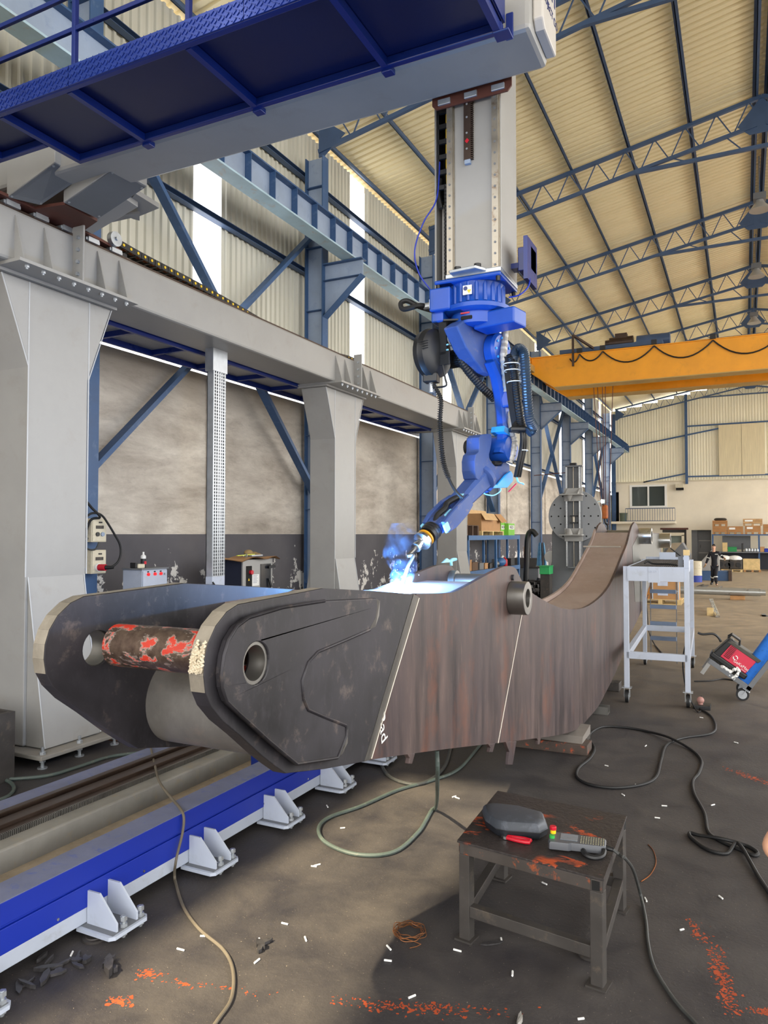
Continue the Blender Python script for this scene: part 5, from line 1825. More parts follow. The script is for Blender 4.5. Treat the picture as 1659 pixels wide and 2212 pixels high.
# rung ladder at the far end of the platform
LY = 13.5
lx0, lx1 = P(1406, 1380, y=LY).x, P(1462, 1380, y=LY).x
t = thing('rung_ladder', 'hanging ladder of blue grey steel rungs at the far end of the rolling platform', 'ladder', ((lx0 + lx1) / 2, LY, 0))
for x in (lx0, lx1):
    MB().box(x - .006, x + .006, LY - .006, LY + .006, 0, 1.78).build('stile', M['grey_dk'], t)
for py in (1277, 1310, 1346, 1378):
    z = P(1430, py, y=LY).z
    MB().box(lx0, lx1, LY - .1, LY + .0, z - .032, z + .03).build('rung', paint('blue_grey_rung', '6f7f98', .5), t) if py == 1277 else MB().box(lx0, lx1, LY - .1, LY, z - .032, z + .03).build('rung', bpy.data.materials['blue_grey_rung'], t)
cable('power_cable', 'thin black lead trailing down through the rolling platform', [V(-.7, 10.25, 1.7), V(-.66, 10.2, 1.), V(-.72, 10.22, .6), V(-.7, 10.3, .25), V(-.6, 10.1, .05), (1510, 1540), (1520, 1525), (1515, 1505)], .008, M['rubber'])
cable('power_cable', 'black lead looping under the far side of the rolling platform', [P(1400, 1285, z=.5), P(1397, 1300, z=.4), P(1399, 1330, z=.3), P(1402, 1365, z=.15), (1415, 1395), (1430, 1412), (1445, 1420)], .012, M['rubber'])
t = thing('socket_strip', 'black socket strip with a pinkish plug beside the platform caster', 'socket strip', tuple(FP(1515, 1530)))
c = FP(1517, 1530)
MB().box(c.x - .1, c.x + .1, c.y - .1, c.y + .1, 0, .05).build('body', M['black'], t, bevel=.006)
MB().ball(c + V(-.02, 0, .1), .045, 16, 10).cyl(c + V(-.02, 0, .05), c + V(-.02, 0, .09), .03, n=12).build('plug', paint('pink_plug', 'a77b72', .5), t, smooth=50)

# ================================================================== tilted welding trolley, welder and gas cylinder
TL = FP(1520, 1450)
Ywt = 10.9
WP = lambda px, py, dy=0.: P(px, py, y=Ywt + dy)
t = thing('welder_trolley', 'tilted grey steel trolley on two casters carrying welder and gas cylinder', 'trolley', tuple(WP(1600, 1512)))
br = lambda a, b, w, h, dy0=0., dy1=0., nm='frame_bar', mat=None: MB().bar(WP(*a, dy0), WP(*b, dy1), w, h, (0, 1, 0)).build(nm, mat or M['grey_dk'], t, bevel=.002)
for dy in (0, .45):
    a, b = WP(1532, 1427), WP(1622, 1490)
    MB().bar(a + V(0, dy, 0), b + V(0, dy, 0), .04, .06, (0, 0, 1)).build('frame_bar', M['grey_dk'], t, bevel=.003)
    a, b = WP(1615, 1490), WP(1690, 1395)
    MB().bar(a + V(0, dy, 0), b + V(0, dy, 0), .04, .06, (1, 0, 1)).build('back_post', M['grey_dk'], t, bevel=.003)
    a, b = WP(1534, 1430), WP(1516, 1455)
    MB().bar(a + V(0, dy, 0), b + V(0, dy, 0), .05, .02, (0, 1, 0)).build('prop_leg', M['grey'], t)
    w = WP(1604, 1502) + V(0, dy, 0)
    w.z = .08
    k = MB().cyl(w - V(.0, .022, 0), w + V(0, .022, 0), .08, n=26).build('caster_wheel', M['rubber'], t, smooth=40)
    MB().cyl(w - V(.0, .026, 0), w + V(0, .026, 0), .055, n=22).build('wheel_hub', M['zinc'], k, smooth=40)
    a = WP(1612, 1490) + V(0, dy, 0)
    MB().bar(a + V(0, -.03, 0), w + V(0, -.03, 0), .006, .04, (0, 1, 0)).bar(a + V(0, .03, 0), w + V(0, .03, 0), .006, .04, (0, 1, 0)).cbox(a, .1, .1, .008, Matrix.Rotation(radians(35), 3, 'Y')).build('caster_fork', M['zinc'], t)
a, b = WP(1532, 1427), WP(1622, 1490)
MB().prism([a + V(0, 0, .02), b + V(0, 0, .02), b + V(0, .45, .02), a + V(0, .45, .02)], V(0, 0, .008)).build('deck', M['grey_dk'], t)
# frame of trolley axes
ex_ = (b - a).normalized()
ez = V(-ex_.z, 0, ex_.x)
ez = ez if ez.z > 0 else -ez
org = a + V(0, .05, .03)
WT = lambda u, v, w: org + ex_ * u + V(0, v, 0) + ez * w
t = thing('welding_machine', 'red and black welding machine lying tilted on the grey trolley', 'welder', tuple(WT(.2, .2, 0)))


def wbox(u0, u1, v0, v1, w0, w1, nm, mat, bev=.01, shear=0.):
    q = [(u0, v0, w0), (u1, v0, w0), (u1, v1, w0), (u0, v1, w0)]
    q2 = [(u0 + shear, v0, w1), (u1 + shear * .4, v0, w1), (u1 + shear * .4, v1, w1), (u0 + shear, v1, w1)]
    return MB().loft([[WT(*p) for p in q], [WT(*p) for p in q2]]).build(nm, mat, t, bevel=bev)


wbox(-.02, .5, .0, .28, .02, .1, 'lower_shell', M['black'], .02)
wbox(.0, .1, .0, .28, .08, .37, 'front_bezel', M['black'], .015, .05)
wbox(.07, .46, .004, .276, .1, .33, 'red_cover', M['machine_red'], .008, .04)
wbox(.05, .5, -.003, .283, .31, .36, 'top_strip', paint('olive_grey_top', '4a4840', .6), .008, .04)
MB().tube([WT(.03, .05, .36), WT(.05, .05, .42), WT(.17, .05, .42), WT(.2, .05, .36)], .013, 8).tube([WT(.03, .23, .36), WT(.05, .23, .42), WT(.17, .23, .42), WT(.2, .23, .36)], .013, 8).bar(WT(.05, .14, .42), WT(.17, .14, .42), .2, .02, ez).build('handle', M['black'], t)
m = MB()
for i in range(9):
    u = .125 + .007 * i
    m.bar(WT(.12, .0, .14 + i * .02), WT(.2, .0, .14 + i * .02), .006, .008, (0, 1, 0))
m.build('vent_slots', M['dark'], t, kind='stuff')
mt = basis(WT(.36, .0, .16), ex_, ez)
text_mesh('GeKaMac', .055, .0008).xf(mt).build('logo_lettering', M['white'], t)
text_mesh('Power', .025, .0008).xf(basis(WT(.42, .0, .122), ex_, ez)).build('logo_lettering', M['white'], t)
m = MB()
for s_ in (0, pi):
    q = [WT(.25 + .026 * cos(k * .3 + s_), -.001, .2 + .026 * sin(k * .3 + s_)) for k in range(8)]
    m.tube(q, .007, 6)
m.build('logo_emblem', M['white'], t)
m = MB().tube(spline([WT(0, .14, .25), WT(-.06, .14, .28), WT(-.14, .13, .28), WT(-.24, .1, .2), WT(-.3, .1, .18)], 6), .016, 8)
m.build('torch_lead', M['black'], t)
MB().tube(spline([WT(.5, .2, .3), WT(.56, .2, .36), WT(.64, .2, .34)], 6), .012, 8).build('rear_lead', M['black'], t)
t = thing('gas_cylinder', 'tall blue gas cylinder leaning back on the welding trolley', 'cylinder', tuple(WT(.6, .2, 0)))
g0, g1 = P(1606, 1474, y=11.1), P(1700, 1345, y=11.1)
gd = (g1 - g0).normalized()
MB().lathe([(.1, 0), (.115, .02), (.115, 1.05), (.1, 1.15), (.06, 1.22), (.035, 1.24), (.035, 1.32)], g0, gd, 32).build('bottle', M['blue_tank'], t, smooth=40)
MB().cyl(g0 + gd * 1.32, g0 + gd * 1.4, .02, n=12).build('valve', M['zinc'], t)
t = thing('rag', 'crumpled white rag tucked beside the gas cylinder on the trolley', 'rag', tuple(WP(1585, 1455)))
random.seed(4)
pts = spline([WP(1556, 1438), WP(1568, 1444), WP(1576, 1452), WP(1590, 1444), WP(1596, 1450), WP(1586, 1462), WP(1574, 1456), WP(1588, 1468)], 5)
MB().tube([p + V(0, random.uniform(-.02, .02), random.uniform(-.01, .01)) for p in pts], [.014 + .006 * (i % 3) for i in range(len(pts))], 7).build('folds', M['white'], t)
random.seed(8)
cable('power_cable', 'black welder lead lying under the tilted trolley', [(1500, 1473), (1535, 1472), (1560, 1468), (1590, 1472), (1620, 1480)], .01, M['rubber'])

# ================================================================== overhead travelling crane
GY = [26.4, 28.5]
t = thing('bridge_crane', 'yellow double girder overhead crane spanning the hall', 'crane', (0, 27.1, 8.3))
for gy in GY:
    m = MB().prism([V(-6.82, gy - .25, 8.0), V(-6.0, gy - .25, 7.45), V(8.0, gy - .25, 7.45), V(8.9, gy - .25, 8.0), V(8.9, gy - .25, 8.55), V(-6.82, gy - .25, 8.55)], V(0, .5, 0))
    m.build('girder', M['yellow'], t)
    MB().box(-6.0, 8.0, gy - .3, gy + .3, 7.42, 7.45).build('bottom_flange', M['yellow_dirty'], t)
    MB().box(-6.82, 8.9, gy - .3, gy + .3, 8.55, 8.58).build('top_flange', M['yellow'], t)
    MB().box(-6.9, 8.8, gy - .03, gy + .03, 8.58, 8.64).build('trolley_rail', M['rail_brown'], t)
MB().box(-7.16, -6.84, 25.2, 29.2, 8.29, 8.62).build('end_truck', M['yellow'], t, bevel=.02)
MB().box(-7.3, -6.95, 25.0, 25.45, 8.31, 8.72).build('buffer_box', M['yellow_dirty'], t, bevel=.01)
for y in (25.6, 28.9):
    MB().cyl(V(-7.05, y, 8.39), V(-6.95, y, 8.39), .1, n=20).build('wheel', M['rail_brown'], t)
MB().bar(V(-6.77, 25.4, 8.15), V(-6.77, 28.7, 8.15), .14, .22).build('rail_guard', M['yellow_dirty'], t)
m = MB().box(-5.9, -2.4, 26.6, 27.8, 8.72, 8.86)
m.build('hoist_frame', M['truss'], t)
MB().cyl(V(-4.2, 27., 9.), V(-3.4, 27., 9.), .2, n=20).cyl(V(-4.35, 27., 9.), V(-4.2, 27., 9.), .13, n=16).box(-4.0, -3.6, 26.85, 27.15, 8.8, 9.3).build('hoist_motor', M['rail_brown'], t)
MB().cyl(V(-3.3, 27.2, 9.0), V(-2.2, 27.2, 9.0), .22, n=20).build('hoist_drum', M['truss'], t)
MB().bar(V(-5.3, 26.0, 9.2), V(-5.3, 26.0, 8.1), .07, .07).bar(V(-5.3, 26.0, 9.2), V(-4.7, 26.6, 8.8), .07, .07).build('festoon_arm', M['rail_brown'], t)
fx = [P(1231, 775, y=GY[0] - .3), P(1252, 765, y=GY[0] - .3), P(1302, 759, y=GY[0] - .3), P(1413, 747, y=GY[0] - .3), P(1540, 735, y=GY[0] - .3), P(1690, 722, y=GY[0] - .3)]
m = MB()
for i in range(len(fx) - 1):
    a, b = fx[i], fx[i + 1]
    sag = (b - a).length * .2 + .12
    m.tube([a.lerp(b, k / 12) - V(0, 0, sag * 4 * (k / 12) * (1 - k / 12)) for k in range(13)], .025, 6)
m.build('festoon_cable', M['black'], t)
for p in fx[1:]:
    MB().cbox(p + V(0, -.02, .12), .18, .1, .16).build('festoon_trolley', M['black'], t, bevel=.01)
hook = P(1307, 1118, y=27.15)
m = MB()
for dx, dy in ((-.5, -.1), (-.35, .1), (-.05, -.1), (.05, .1), (.45, 0)):
    m.cyl(V(hook.x + dx * .8, 27.15 + dy, 8.7), V(hook.x + dx * .25, 27.15 + dy, 3.2 if dx < .4 else 2.4), .014, n=6)
m.build('hoist_ropes', M['rust'], t, kind='stuff')
MB().cbox(V(hook.x, 27.15, 3.0), .2, .16, .5).build('hook_block', paint('orange_hook_block', 'b5632a', .5, var=.2), t, bevel=.05)
MB().tube(spline([V(hook.x, 27.15, 2.75), V(hook.x + .02, 27.15, 2.6), V(hook.x + .1, 27.15, 2.5), V(hook.x + .06, 27.15, 2.36), V(hook.x - .06, 27.15, 2.38)], 6), .035, 8).build('hook', M['black'], t)
# ridge lamps
lm = None
for k, y in enumerate((21.6, 27.2, 33.2)):
    if lm is None:
        lm = thing('hall_lamp', 'x', 'lamp', (XRIDGE, 0, 0), 'lamps hanging from the ridge')
        MB().cyl(V(XRIDGE, 0, 10.9), V(XRIDGE, 0, 12.2), .012, n=6).build('hanger', M['truss'], lm)
        MB().lathe([(.08, 0), (.12, .1), (.25, .28), (.26, .3)], V(XRIDGE, 0, 11.05), (0, 0, -1), 24).build('shade', M['grey'], lm)
        MB().cbox(V(XRIDGE, 0, 11.1), .3, .3, .16).build('gear_box', M['grey_dk'], lm)
        o = lm
    else:
        o = copy_tree(lm)
    o.location = (XRIDGE, y, 0)
    o['label'] = 'grey hall lamp hanging from the ridge between trusses, %s from the camera' % ['first', 'second', 'third', 'fourth'][k]
fl_ = P(1301, 1083, y=42.1)
t = thing('work_light', 'bright white work light glowing on the far blue wall column', 'lamp', tuple(fl_))
MB().ball(fl_, .1, 16, 10).build('bulb', M['lamp'], t)
MB().box(fl_.x - .12, fl_.x + .12, fl_.y + .08, fl_.y + .2, fl_.z - .12, fl_.z + .12).box(-7.6, fl_.x, fl_.y + .1, fl_.y + .18, fl_.z - .03, fl_.z + .03).build('housing', M['grey_dk'], t)

# ================================================================== positioner tower on the track
PYp = 19.65
PP = lambda px, py, dy=0.: P(px, py, y=PYp + dy)
t = thing('positioner', 'grey positioner tower with round drilled faceplate standing on the track end', 'positioner', (-4, 19.9, .4))
bo_ = [(1178, 1273), (1177, 1262), (1183, 1255), (1192, 1212), (1192, 1150), (1200, 1120), (1282, 1120), (1287, 1180), (1290, 1262), (1292, 1273)]
MB().prism([PP(x, y, .15) for x, y in bo_], V(0, .7, 0)).build('body', M['grey_dk'], t, bevel=.02)
MB().box(-4.6, -3.35, 19.55, 20.9, .62, .78).build('foot', M['grey_dk'], t, bevel=.01)
MB().box(-4.6, -3.3, 19.5, 21., .48, .62).build('carriage', M['grey_dk'], t)
fc_ = PP(1241, 1115)
MB().cyl(fc_ + V(0, .1, 0), fc_ + V(0, .0, 0), .69, n=64).build('faceplate', paint('faceplate_grey', '8b8e92', .45, var=.05), t, bevel=.01)
hl = None
for r, n_, ph in ((.61, 12, 0), (.42, 12, .0), (.25, 12, 0)):
    for k in range(n_):
        a = 2 * pi * k / n_ + ph
        if abs(cos(a) * r) < .22:
            continue
        c = fc_ + V(cos(a) * r, -.0005, sin(a) * r)
        m = MB().cyl(c, c + V(0, -.002, 0), .022, n=12)
        m.build('bolt_hole', M['dark'], t)
zt = PP(1240, 1008).z
zb = PP(1240, 1225).z
for s_ in (-1, 1):
    x0 = fc_.x + s_ * .17
    MB().box(x0 - .03, x0 + .03, PYp - .16, PYp - .0, zb, zt).build('guide_cheek', M['grey_dk'], t)
    MB().box(x0 - .018, x0 + .018, PYp - .18, PYp - .16, zb, zt).build('linear_rail', M['chrome'], t)
MB().box(fc_.x - .19, fc_.x + .19, PYp - .05, PYp, zb, zt).build('slide_back', M['grey_dk'], t)
for z in (zt, zb):
    MB().box(fc_.x - .2, fc_.x + .24, PYp - .18, PYp, z - .02, z + .02).build('end_cap', M['grey_dk'], t)
MB().cyl(V(fc_.x, PYp - .11, zb), V(fc_.x, PYp - .11, zt), .015, n=10).build('lead_screw', M['rail'], t)
MB().box(fc_.x - .09, fc_.x + .09, PYp - .15, PYp - .02, zt + .02, zt + .09).build('screw_motor', M['black'], t, bevel=.02)
MB().cyl(V(fc_.x, PYp - .13, 2.52), V(fc_.x, PYp - .13, 2.66), .04, n=14).build('coupling', M['rail'], t)
for z in (2.5, 2.68):
    MB().box(fc_.x - .09, fc_.x + .1, PYp - .15, PYp - .05, z - .015, z + .015).build('bearing_bar', M['black'], t)
for py, up_ in ((1066, 1), (1152, 1)):
    z = PP(1241, py).z
    zz = z - .03
    MB().box(fc_.x - .3, fc_.x + .28, PYp - .5, PYp - .18, zz - .03, zz).build('jaw_shelf', M['grey'], t, bevel=.004)
    MB().box(fc_.x - .22, fc_.x + .25, PYp - .21, PYp - .18, zz - .18, zz + .16).build('jaw_plate', M['grey'], t, bevel=.004)
    for s_ in (-.15, .16):
        MB().prism([V(fc_.x + s_, PYp - .21, zz), V(fc_.x + s_, PYp - .45, zz), V(fc_.x + s_, PYp - .21, zz + .15)], V(.014, 0, 0)).build('jaw_gusset', M['grey'], t)
    MB().lathe([(.09, 0), (.085, .02), (.03, .14), (.005, .16)], V(fc_.x - .06, PYp - .36, zz if py > 1100 else zz - .03), (0, 0, 1 if py > 1100 else -1), 20).build('centring_cone', M['grey'], t, smooth=40)
MB().tube([fc_ + V(-.2, -.1, 1.15), fc_ + V(-1.1, .1, 1.12)], .012, 6).build('rod', M['rust'], t)

# ================================================================== blue storage rack against the wall
RX0, RX1, RY0, RY1 = -7.4, -7.0, 19.75, 24.95
rb = paint('rack_blue', '33659a', .5, var=.12, sc=4, dirt='5f7f9f', damt=.5)
t = thing('storage_rack', 'blue steel storage rack standing along the wall with a big carton on top', 'rack', (-7.25, 22.3, 0))
for y in (RY0, 22.35, RY1):
    for x in (RX0, RX1):
        MB().box(x - .03, x + .03, y - .05, y + .05, 0, 2.16).build('post', rb, t)
for z in (2.14, 1.12, .12):
    MB().box(RX0, RX1 + .03, RY0 - .05, RY1 + .05, z - .01, z + .02).build('shelf_board', M['grey_dk'], t)
    MB().box(RX1, RX1 + .04, RY0 - .05, RY1 + .05, z - .11, z + .025).build('shelf_beam', rb, t)
    MB().box(RX0 - .04, RX0, RY0 - .05, RY1 + .05, z - .11, z + .025).build('shelf_beam', rb, t)


def pallet(name, label, x0, x1, y0, y1, z, h=.14, group=None, mat=None, n=5):
    t = thing(name, label, 'pallet', ((x0 + x1) / 2, (y0 + y1) / 2, z), group)
    mat = mat or M['wood']
    for k in range(n):
        y = y0 + (y1 - y0) * k / n
        MB().box(x0, x1, y + .005, y + (y1 - y0) / n - .01, z + h - .02, z + h).build('deck_board', mat, t)
    for k in range(3):
        y = y0 + (y1 - y0 - .1) * k / 2
        MB().box(x0, x1, y, y + .1, z, z + .02).build('bottom_board', mat, t)
        for j in range(3):
            x = x0 + (x1 - x0 - .12) * j / 2
            MB().box(x, x + .12, y, y + .1, z + .02, z + h - .02).build('block', mat, t)
    return t


pallet('wooden_pallet', 'small wooden pallet under the open carton on the blue rack', -7.45, -7.0, 21.0, 23.2, 2.16, .14, 'pallets', M['wood_lt'])
pallet('wooden_pallet', 'dark old pallet lying on the rack beside the open carton', -7.45, -7.05, 19.8, 20.85, 2.16, .3, 'pallets', paint('old_pallet', '5b4639', .8, var=.2))
t = thing('open_carton', 'large open brown carton with folded flaps on top of the blue rack', 'carton', (-7.2, 22., 2.3))
MB().box(-7.45, -7.02, 21.0, 22.9, 2.3, 2.82).build('carton_body', M['card'], t)
MB().prism([V(-7.02, 20.95, 2.83), V(-7.02, 22.2, 2.83), V(-6.85, 22.1, 2.62), V(-6.85, 20.85, 2.62)], V(.01, 0, .005)).build('flap', M['card_lt'], t)
MB().prism([V(-7.02, 22.3, 2.83), V(-7.02, 22.9, 2.84), V(-6.88, 23.2, 2.6), V(-6.88, 22.6, 2.55)], V(.01, 0, .005)).build('flap', M['card'], t)
MB().prism([V(-7.45, 22.9, 2.83), V(-7.05, 22.9, 2.83), V(-7.1, 23.4, 2.6), V(-7.4, 23.4, 2.6)], V(0, .01, .005)).build('flap', M['card'], t)
MB().prism([V(-7.45, 21.0, 2.83), V(-7.45, 22.9, 2.83), V(-7.52, 22.9, 2.95), V(-7.52, 21.0, 2.95)], V(-.01, 0, 0)).build('flap', M['card_lt'], t)
for k, (y, dx) in enumerate(((23.35, -.14), (23.75, 0.))):
    t = thing('green_carton', ['bright green carton partly hidden behind another on the blue rack', 'bright green carton with white lettered panel at the rack corner'][k], 'carton', (-7.15 + dx, y + .3, 2.16))
    w = .5 if k == 0 else .72
    MB().box(-7.4 + dx, -7.0 + dx, y, y + w, 2.16, 2.16 + (.44 if k == 0 else .4)).build('carton_body', M['lime'], t)
    MB().box(-7.0 + dx, -6.997 + dx, y + .06, y + w - .06, 2.36, 2.5).build('label_panel', M['white'], t)
    text_mesh('NEOX', .15 if k else .12, .001).xf(basis((-6.994 + dx, y + w / 2, 2.43), (0, 1, 0), (0, 0, 1))).build('lettering', M['dark'], t)
# things on the middle shelf
random.seed(31)
shelf_items = [(20.0, 'carton', M['card'], .3, .3), (20.35, 'carton', paint('dark_carton', '6b5340', .8), .5, .22), (21.0, 'tool_box', M['grey_dk'], .4, .18), (21.5, 'carton', M['card'], .3, .16), (22.0, 'tool_box', M['tableleg'], .3, .14), (22.7, 'power_tool', M['steel'], .4, .25), (23.2, 'blue_bag', rb, .6, .3), (23.95, 'red_can', M['red'], .2, .25), (24.3, 'tool_box', M['black'], .45, .22)]
for i, (y, nm, mt_, w, h) in enumerate(shelf_items):
    lab = ['short brown carton at the near end of the rack shelf', 'dark brown carton in the rack shelf corner', 'grey tool box low on the rack shelf', 'flat brown carton in the middle of the rack shelf', 'grimy tool box against the rack centre post', 'bare metal tool just past the rack centre post', 'rumpled blue bag on the rack shelf', 'dull red can standing on the rack shelf', 'black tool box at the far end of the rack shelf'][i]
    o = thing(nm, lab, nm.split('_')[-1], (-7.2, y, 1.14), 'items on the rack shelf')
    if nm == 'red_can':
        MB().lathe([(.09, 0), (.1, .02), (.1, .2), (.06, .25), (.03, .26), (.03, .3)], V(-7.2, y, 1.14), (0, 0, 1), 16).build('can_body', mt_, o, smooth=40)
    elif nm == 'blue_bag':
        MB().ball(V(-7.2, y + .25, 1.14 + h * .5), .3, 14, 8, (.6, 1.05, h / .6)).build('sack', mt_, o, smooth=60)
    elif nm == 'power_tool':
        MB().cyl(V(-7.2, y, 1.24), V(-7.2, y + w, 1.24), .09, n=14).box(-7.28, -7.12, y + .1, y + .2, 1.14, 1.4).build('tool_body', mt_, o)
    else:
        MB().box(-7.4, -7.08, y, y + w, 1.14, 1.14 + h).build('box_body', mt_, o, bevel=.006)
        MB().box(-7.41, -7.07, y - .005, y + w + .005, 1.14 + h, 1.16 + h).build('lid', mt_, o)

# clutter on the floor between rack and positioner
t = thing('track_chain_pile', 'heap of black excavator track chains on the floor behind the boom', 'chains', (-6, 22.7, 0))
m = MB()
for i in range(420):
    c = V(random.uniform(-6.7, -5.3), random.uniform(21.2, 24.2), 0)
    c.z = random.uniform(0, .75) * (1 - abs(c.x + 6.) / 1.3)
    c.z = max(.05, c.z)
    m.cbox(c, .2, .1, .12, Matrix.Rotation(random.uniform(0, 3), 3, 'Z') @ Matrix.Rotation(random.uniform(-.4, .4), 3, 'X'))
m.build('links', paint('greasy_chain', '1e1c1c', .45, .5, var=.4, sc=30), t, kind='stuff')
t = thing('green_crate', 'bright green plastic crate beside the positioner foot', 'crate', tuple(P(1180, 1235, y=19.)))
c = P(1178, 1232, y=19.)
MB().box(c.x - .13, c.x + .13, 18.9, 19.3, c.z - .1, c.z + .1).build('crate_body', paint('crate_green', '2fa35c', .5), t, bevel=.01)
MB().box(c.x - .14, c.x + .14, 18.88, 19.32, c.z + .1, c.z + .12).build('rim', bpy.data.materials['crate_green'], t)
MB().box(c.x - .12, c.x + .12, 18.95, 19.25, 0, c.z - .1).build('pedestal', M['tableleg'], t)
t = thing('welding_bench', 'dark cluttered bench with steel bins between the rack and the positioner', 'bench', tuple(P(1140, 1240, y=26.)))
c = P(1142, 1215, y=26.)
MB().box(c.x - .55, c.x + .4, 25.8, 26.3, .0, 1.0).build('cabinet', M['grey_dk'], t, bevel=.01)
MB().box(c.x - .6, c.x + .45, 25.75, 26.35, 1.0, 1.05).build('bench_top', M['tableleg'], t)
MB().prism([V(c.x - .45, 25.8, 1.05), V(c.x + .3, 25.8, 1.05), V(c.x + .4, 25.8, 1.35), V(c.x - .55, 25.8, 1.35)], V(0, .4, 0)).build('bin', paint('steel_bin', '4b4845', .6), t)
MB().box(c.x - .15, c.x - .05, 25.9, 26., 1.35, 1.75).build('carton', M['card'], t)
t = thing('hanging_cloths', 'light blue and brown cloths hanging from a stand near the positioner', 'cloths', tuple(P(1168, 1200, y=21.)))
for k, (px, w, mt_) in enumerate(((1166, .16, paint('sky_blue_cloth', '6ea6cf', .8, var=.2, sc=9)), (1171, .1, paint('brown_cloth', '6e6258', .85, var=.2)), (1174, .12, bpy.data.materials['sky_blue_cloth']))):
    a, b = P(px, 1172, y=21. + k * .03), P(px + (k - 1) * 2, 1222, y=21. + k * .03)
    rows = []
    for i in range(7):
        p = a.lerp(b, i / 6)
        ww = w * (.3 + .7 * (i / 6) ** .6)
        rows.append([p + V(ww * (j / 6 - .5) * 2 * .5, .03 * sin(j * 2.1 + i * .3), 0) for j in range(7)])
    low = [[q + V(0, .012, 0) for q in r] for r in rows]
    MB().grid(rows).grid(low).build('cloth', mt_, t, smooth=60)
MB().cyl(P(1171, 1172, y=21.05), V(P(1171, 1172, y=21.05).x, 21.05, 0), .02, n=8).build('stand', M['truss'], t)
c = P(1192 - 4, 1203, y=20.6)
tag(MB().cyl(c, c + V(0, .3, 0), .16, n=28).box(c.x - .05, c.x + .05, 20.7, 20.8, 0, c.z).build('wire_drum', M['white']), 'round off-white wire drum end beside the positioner', 'drum')
c = P(1138, 1150, y=24.3)
tag(MB().tube(spline([V(-6.6, 24.3, 0), V(-6.55, 24.3, 1.2), V(-6.5, 24.3, 2.1), V(-6.35, 24.3, 2.3), V(-6.2, 24.3, 2.15)], 8), .09, 10).build('extraction_hose', M['black']), 'black flexible extraction hose standing by a blue column', 'hose')

# ================================================================== wall side equipment near the gantry
def socket_box(z, label, plug):
    t = thing('socket_box', label, 'socket box', (-7.45, 6.85, z), 'socket boxes')
    MB().box(-7.6, -7.38, 6.72, 6.96, z, z + .3).build('enclosure', M['beige'], t, bevel=.006)
    MB().box(-7.38, -7.37, 6.73, 6.95, z + .01, z + .29).build('door', M['beige'], t, bevel=.004)
    MB().box(-7.37, -7.362, 6.78, 6.9, z + .17, z + .21).build('breaker_window', M['tableleg'], t)
    MB().cbox(V(-7.365, 6.85, z + .25), .01, .05, .02).build('knob', M['tableleg'], t)
    for y in ((6.805, 6.885) if not plug else ()):
        MB().cyl(V(-7.37, y, z + .1), V(-7.355, y, z + .1), .028, n=18).build('socket', M['black'] if y < 6.85 else M['web_blue'], t)
    if plug:
        MB().cyl(V(-7.37, 6.81, z + .08), V(-7.34, 6.81, z + .08), .05, n=18).build('socket', M['white'], t)
        MB().cyl(V(-7.34, 6.81, z + .08), V(-7.25, 6.83, z + .08), .042, n=16).build('red_plug', M['red'], t)
        MB().cyl(V(-7.25, 6.83, z + .08), V(-7.16, 6.88, z + .08), .03, .018, n=14).build('plug_body', M['black'], t)
    MB().cyl(V(-7.5, 6.72, z + .06), V(-7.5, 6.69, z + .06), .03, n=14).build('gland', M['web_blue'], t)


socket_box(2.1, 'beige socket box with two round outlets, upper one on the blue column', False)
socket_box(1.7, 'beige socket box with a red plug in it, lower one on the blue column', True)
q6 = lambda x, y: P(170 + x / 7.213, 1080 + y / 7.213, x=-7.3)
cable('socket_cable', 'black cable looping from behind the upper socket box to the red plug', [q6(120, 260), q6(200, 210), q6(300, 210), q6(380, 260), q6(470, 390), q6(560, 540), q6(640, 690), q6(655, 830), q6(620, 950), q6(550, 1020), q6(480, 1050), V(-7.18, 6.87, 1.78)], .014, M['rubber'])
cable('socket_cable', 'black cables dropping along the blue column past the socket boxes', [q6(95, -10), q6(200, 120), q6(330, 270), V(-7.4, 6.7, 2.35), V(-7.5, 6.68, 1.9), V(-7.5, 6.66, 1.), V(-7.4, 6.6, .02)], .016, M['rubber'])
cable('socket_cable', 'grey cable drooping between the two socket boxes', [q6(140, 590), q6(100, 720), q6(180, 775), q6(270, 760), q6(320, 660)], .012, M['cable'])
# small grey control cabinet
t = thing('control_cabinet', 'small pale grey cabinet with three red buttons against the dado wall', 'cabinet', (-7.2, 7.45, 0))
MB().box(-7.35, -7.02, 7.22, 7.68, .1, 1.735).build('carcass', M['grey_lt'], t, bevel=.004)
MB().box(-7.35, -7.0, 7.2, 7.7, 1.735, 1.755).build('lid', M['grey_dk'], t)
MB().box(-7.02, -7.005, 7.23, 7.67, .12, 1.72).build('door', M['grey_lt'], t, bevel=.003)
MB().box(-7.33, -7.04, 7.24, 7.66, 0, .1).build('plinth', M['grey_dk'], t)
for y in (7.315, 7.435, 7.545):
    MB().cyl(V(-7.005, y, 1.675), V(-6.985, y, 1.675), .02, n=16).build('red_button', M['redlamp'], t)
    MB().box(-7.005, -7.0, y - .015, y + .015, 1.7, 1.715).build('button_label', M['dark'], t)
MB().cyl(V(-7.005, 7.62, 1.67), V(-6.98, 7.62, 1.67), .014, n=12).build('lock', M['zinc'], t)
t = thing('spray_bottle', 'black and white spray bottle standing on the small grey cabinet', 'bottle', (-7.2, 7.43, 1.755))
MB().lathe([(.032, 0), (.034, .01), (.034, .12)], V(-7.2, 7.43, 1.755), (0, 0, 1), 18).build('bottle_body', M['black'], t)
MB().lathe([(.0345, .0), (.0345, .035), (.02, .05), (.012, .055), (.012, .09)], V(-7.2, 7.43, 1.875), (0, 0, 1), 18).build('cap', M['white'], t)
MB().box(-7.17, -7.162, 7.41, 7.45, 1.8, 1.84).build('label_patch', M['red'], t)
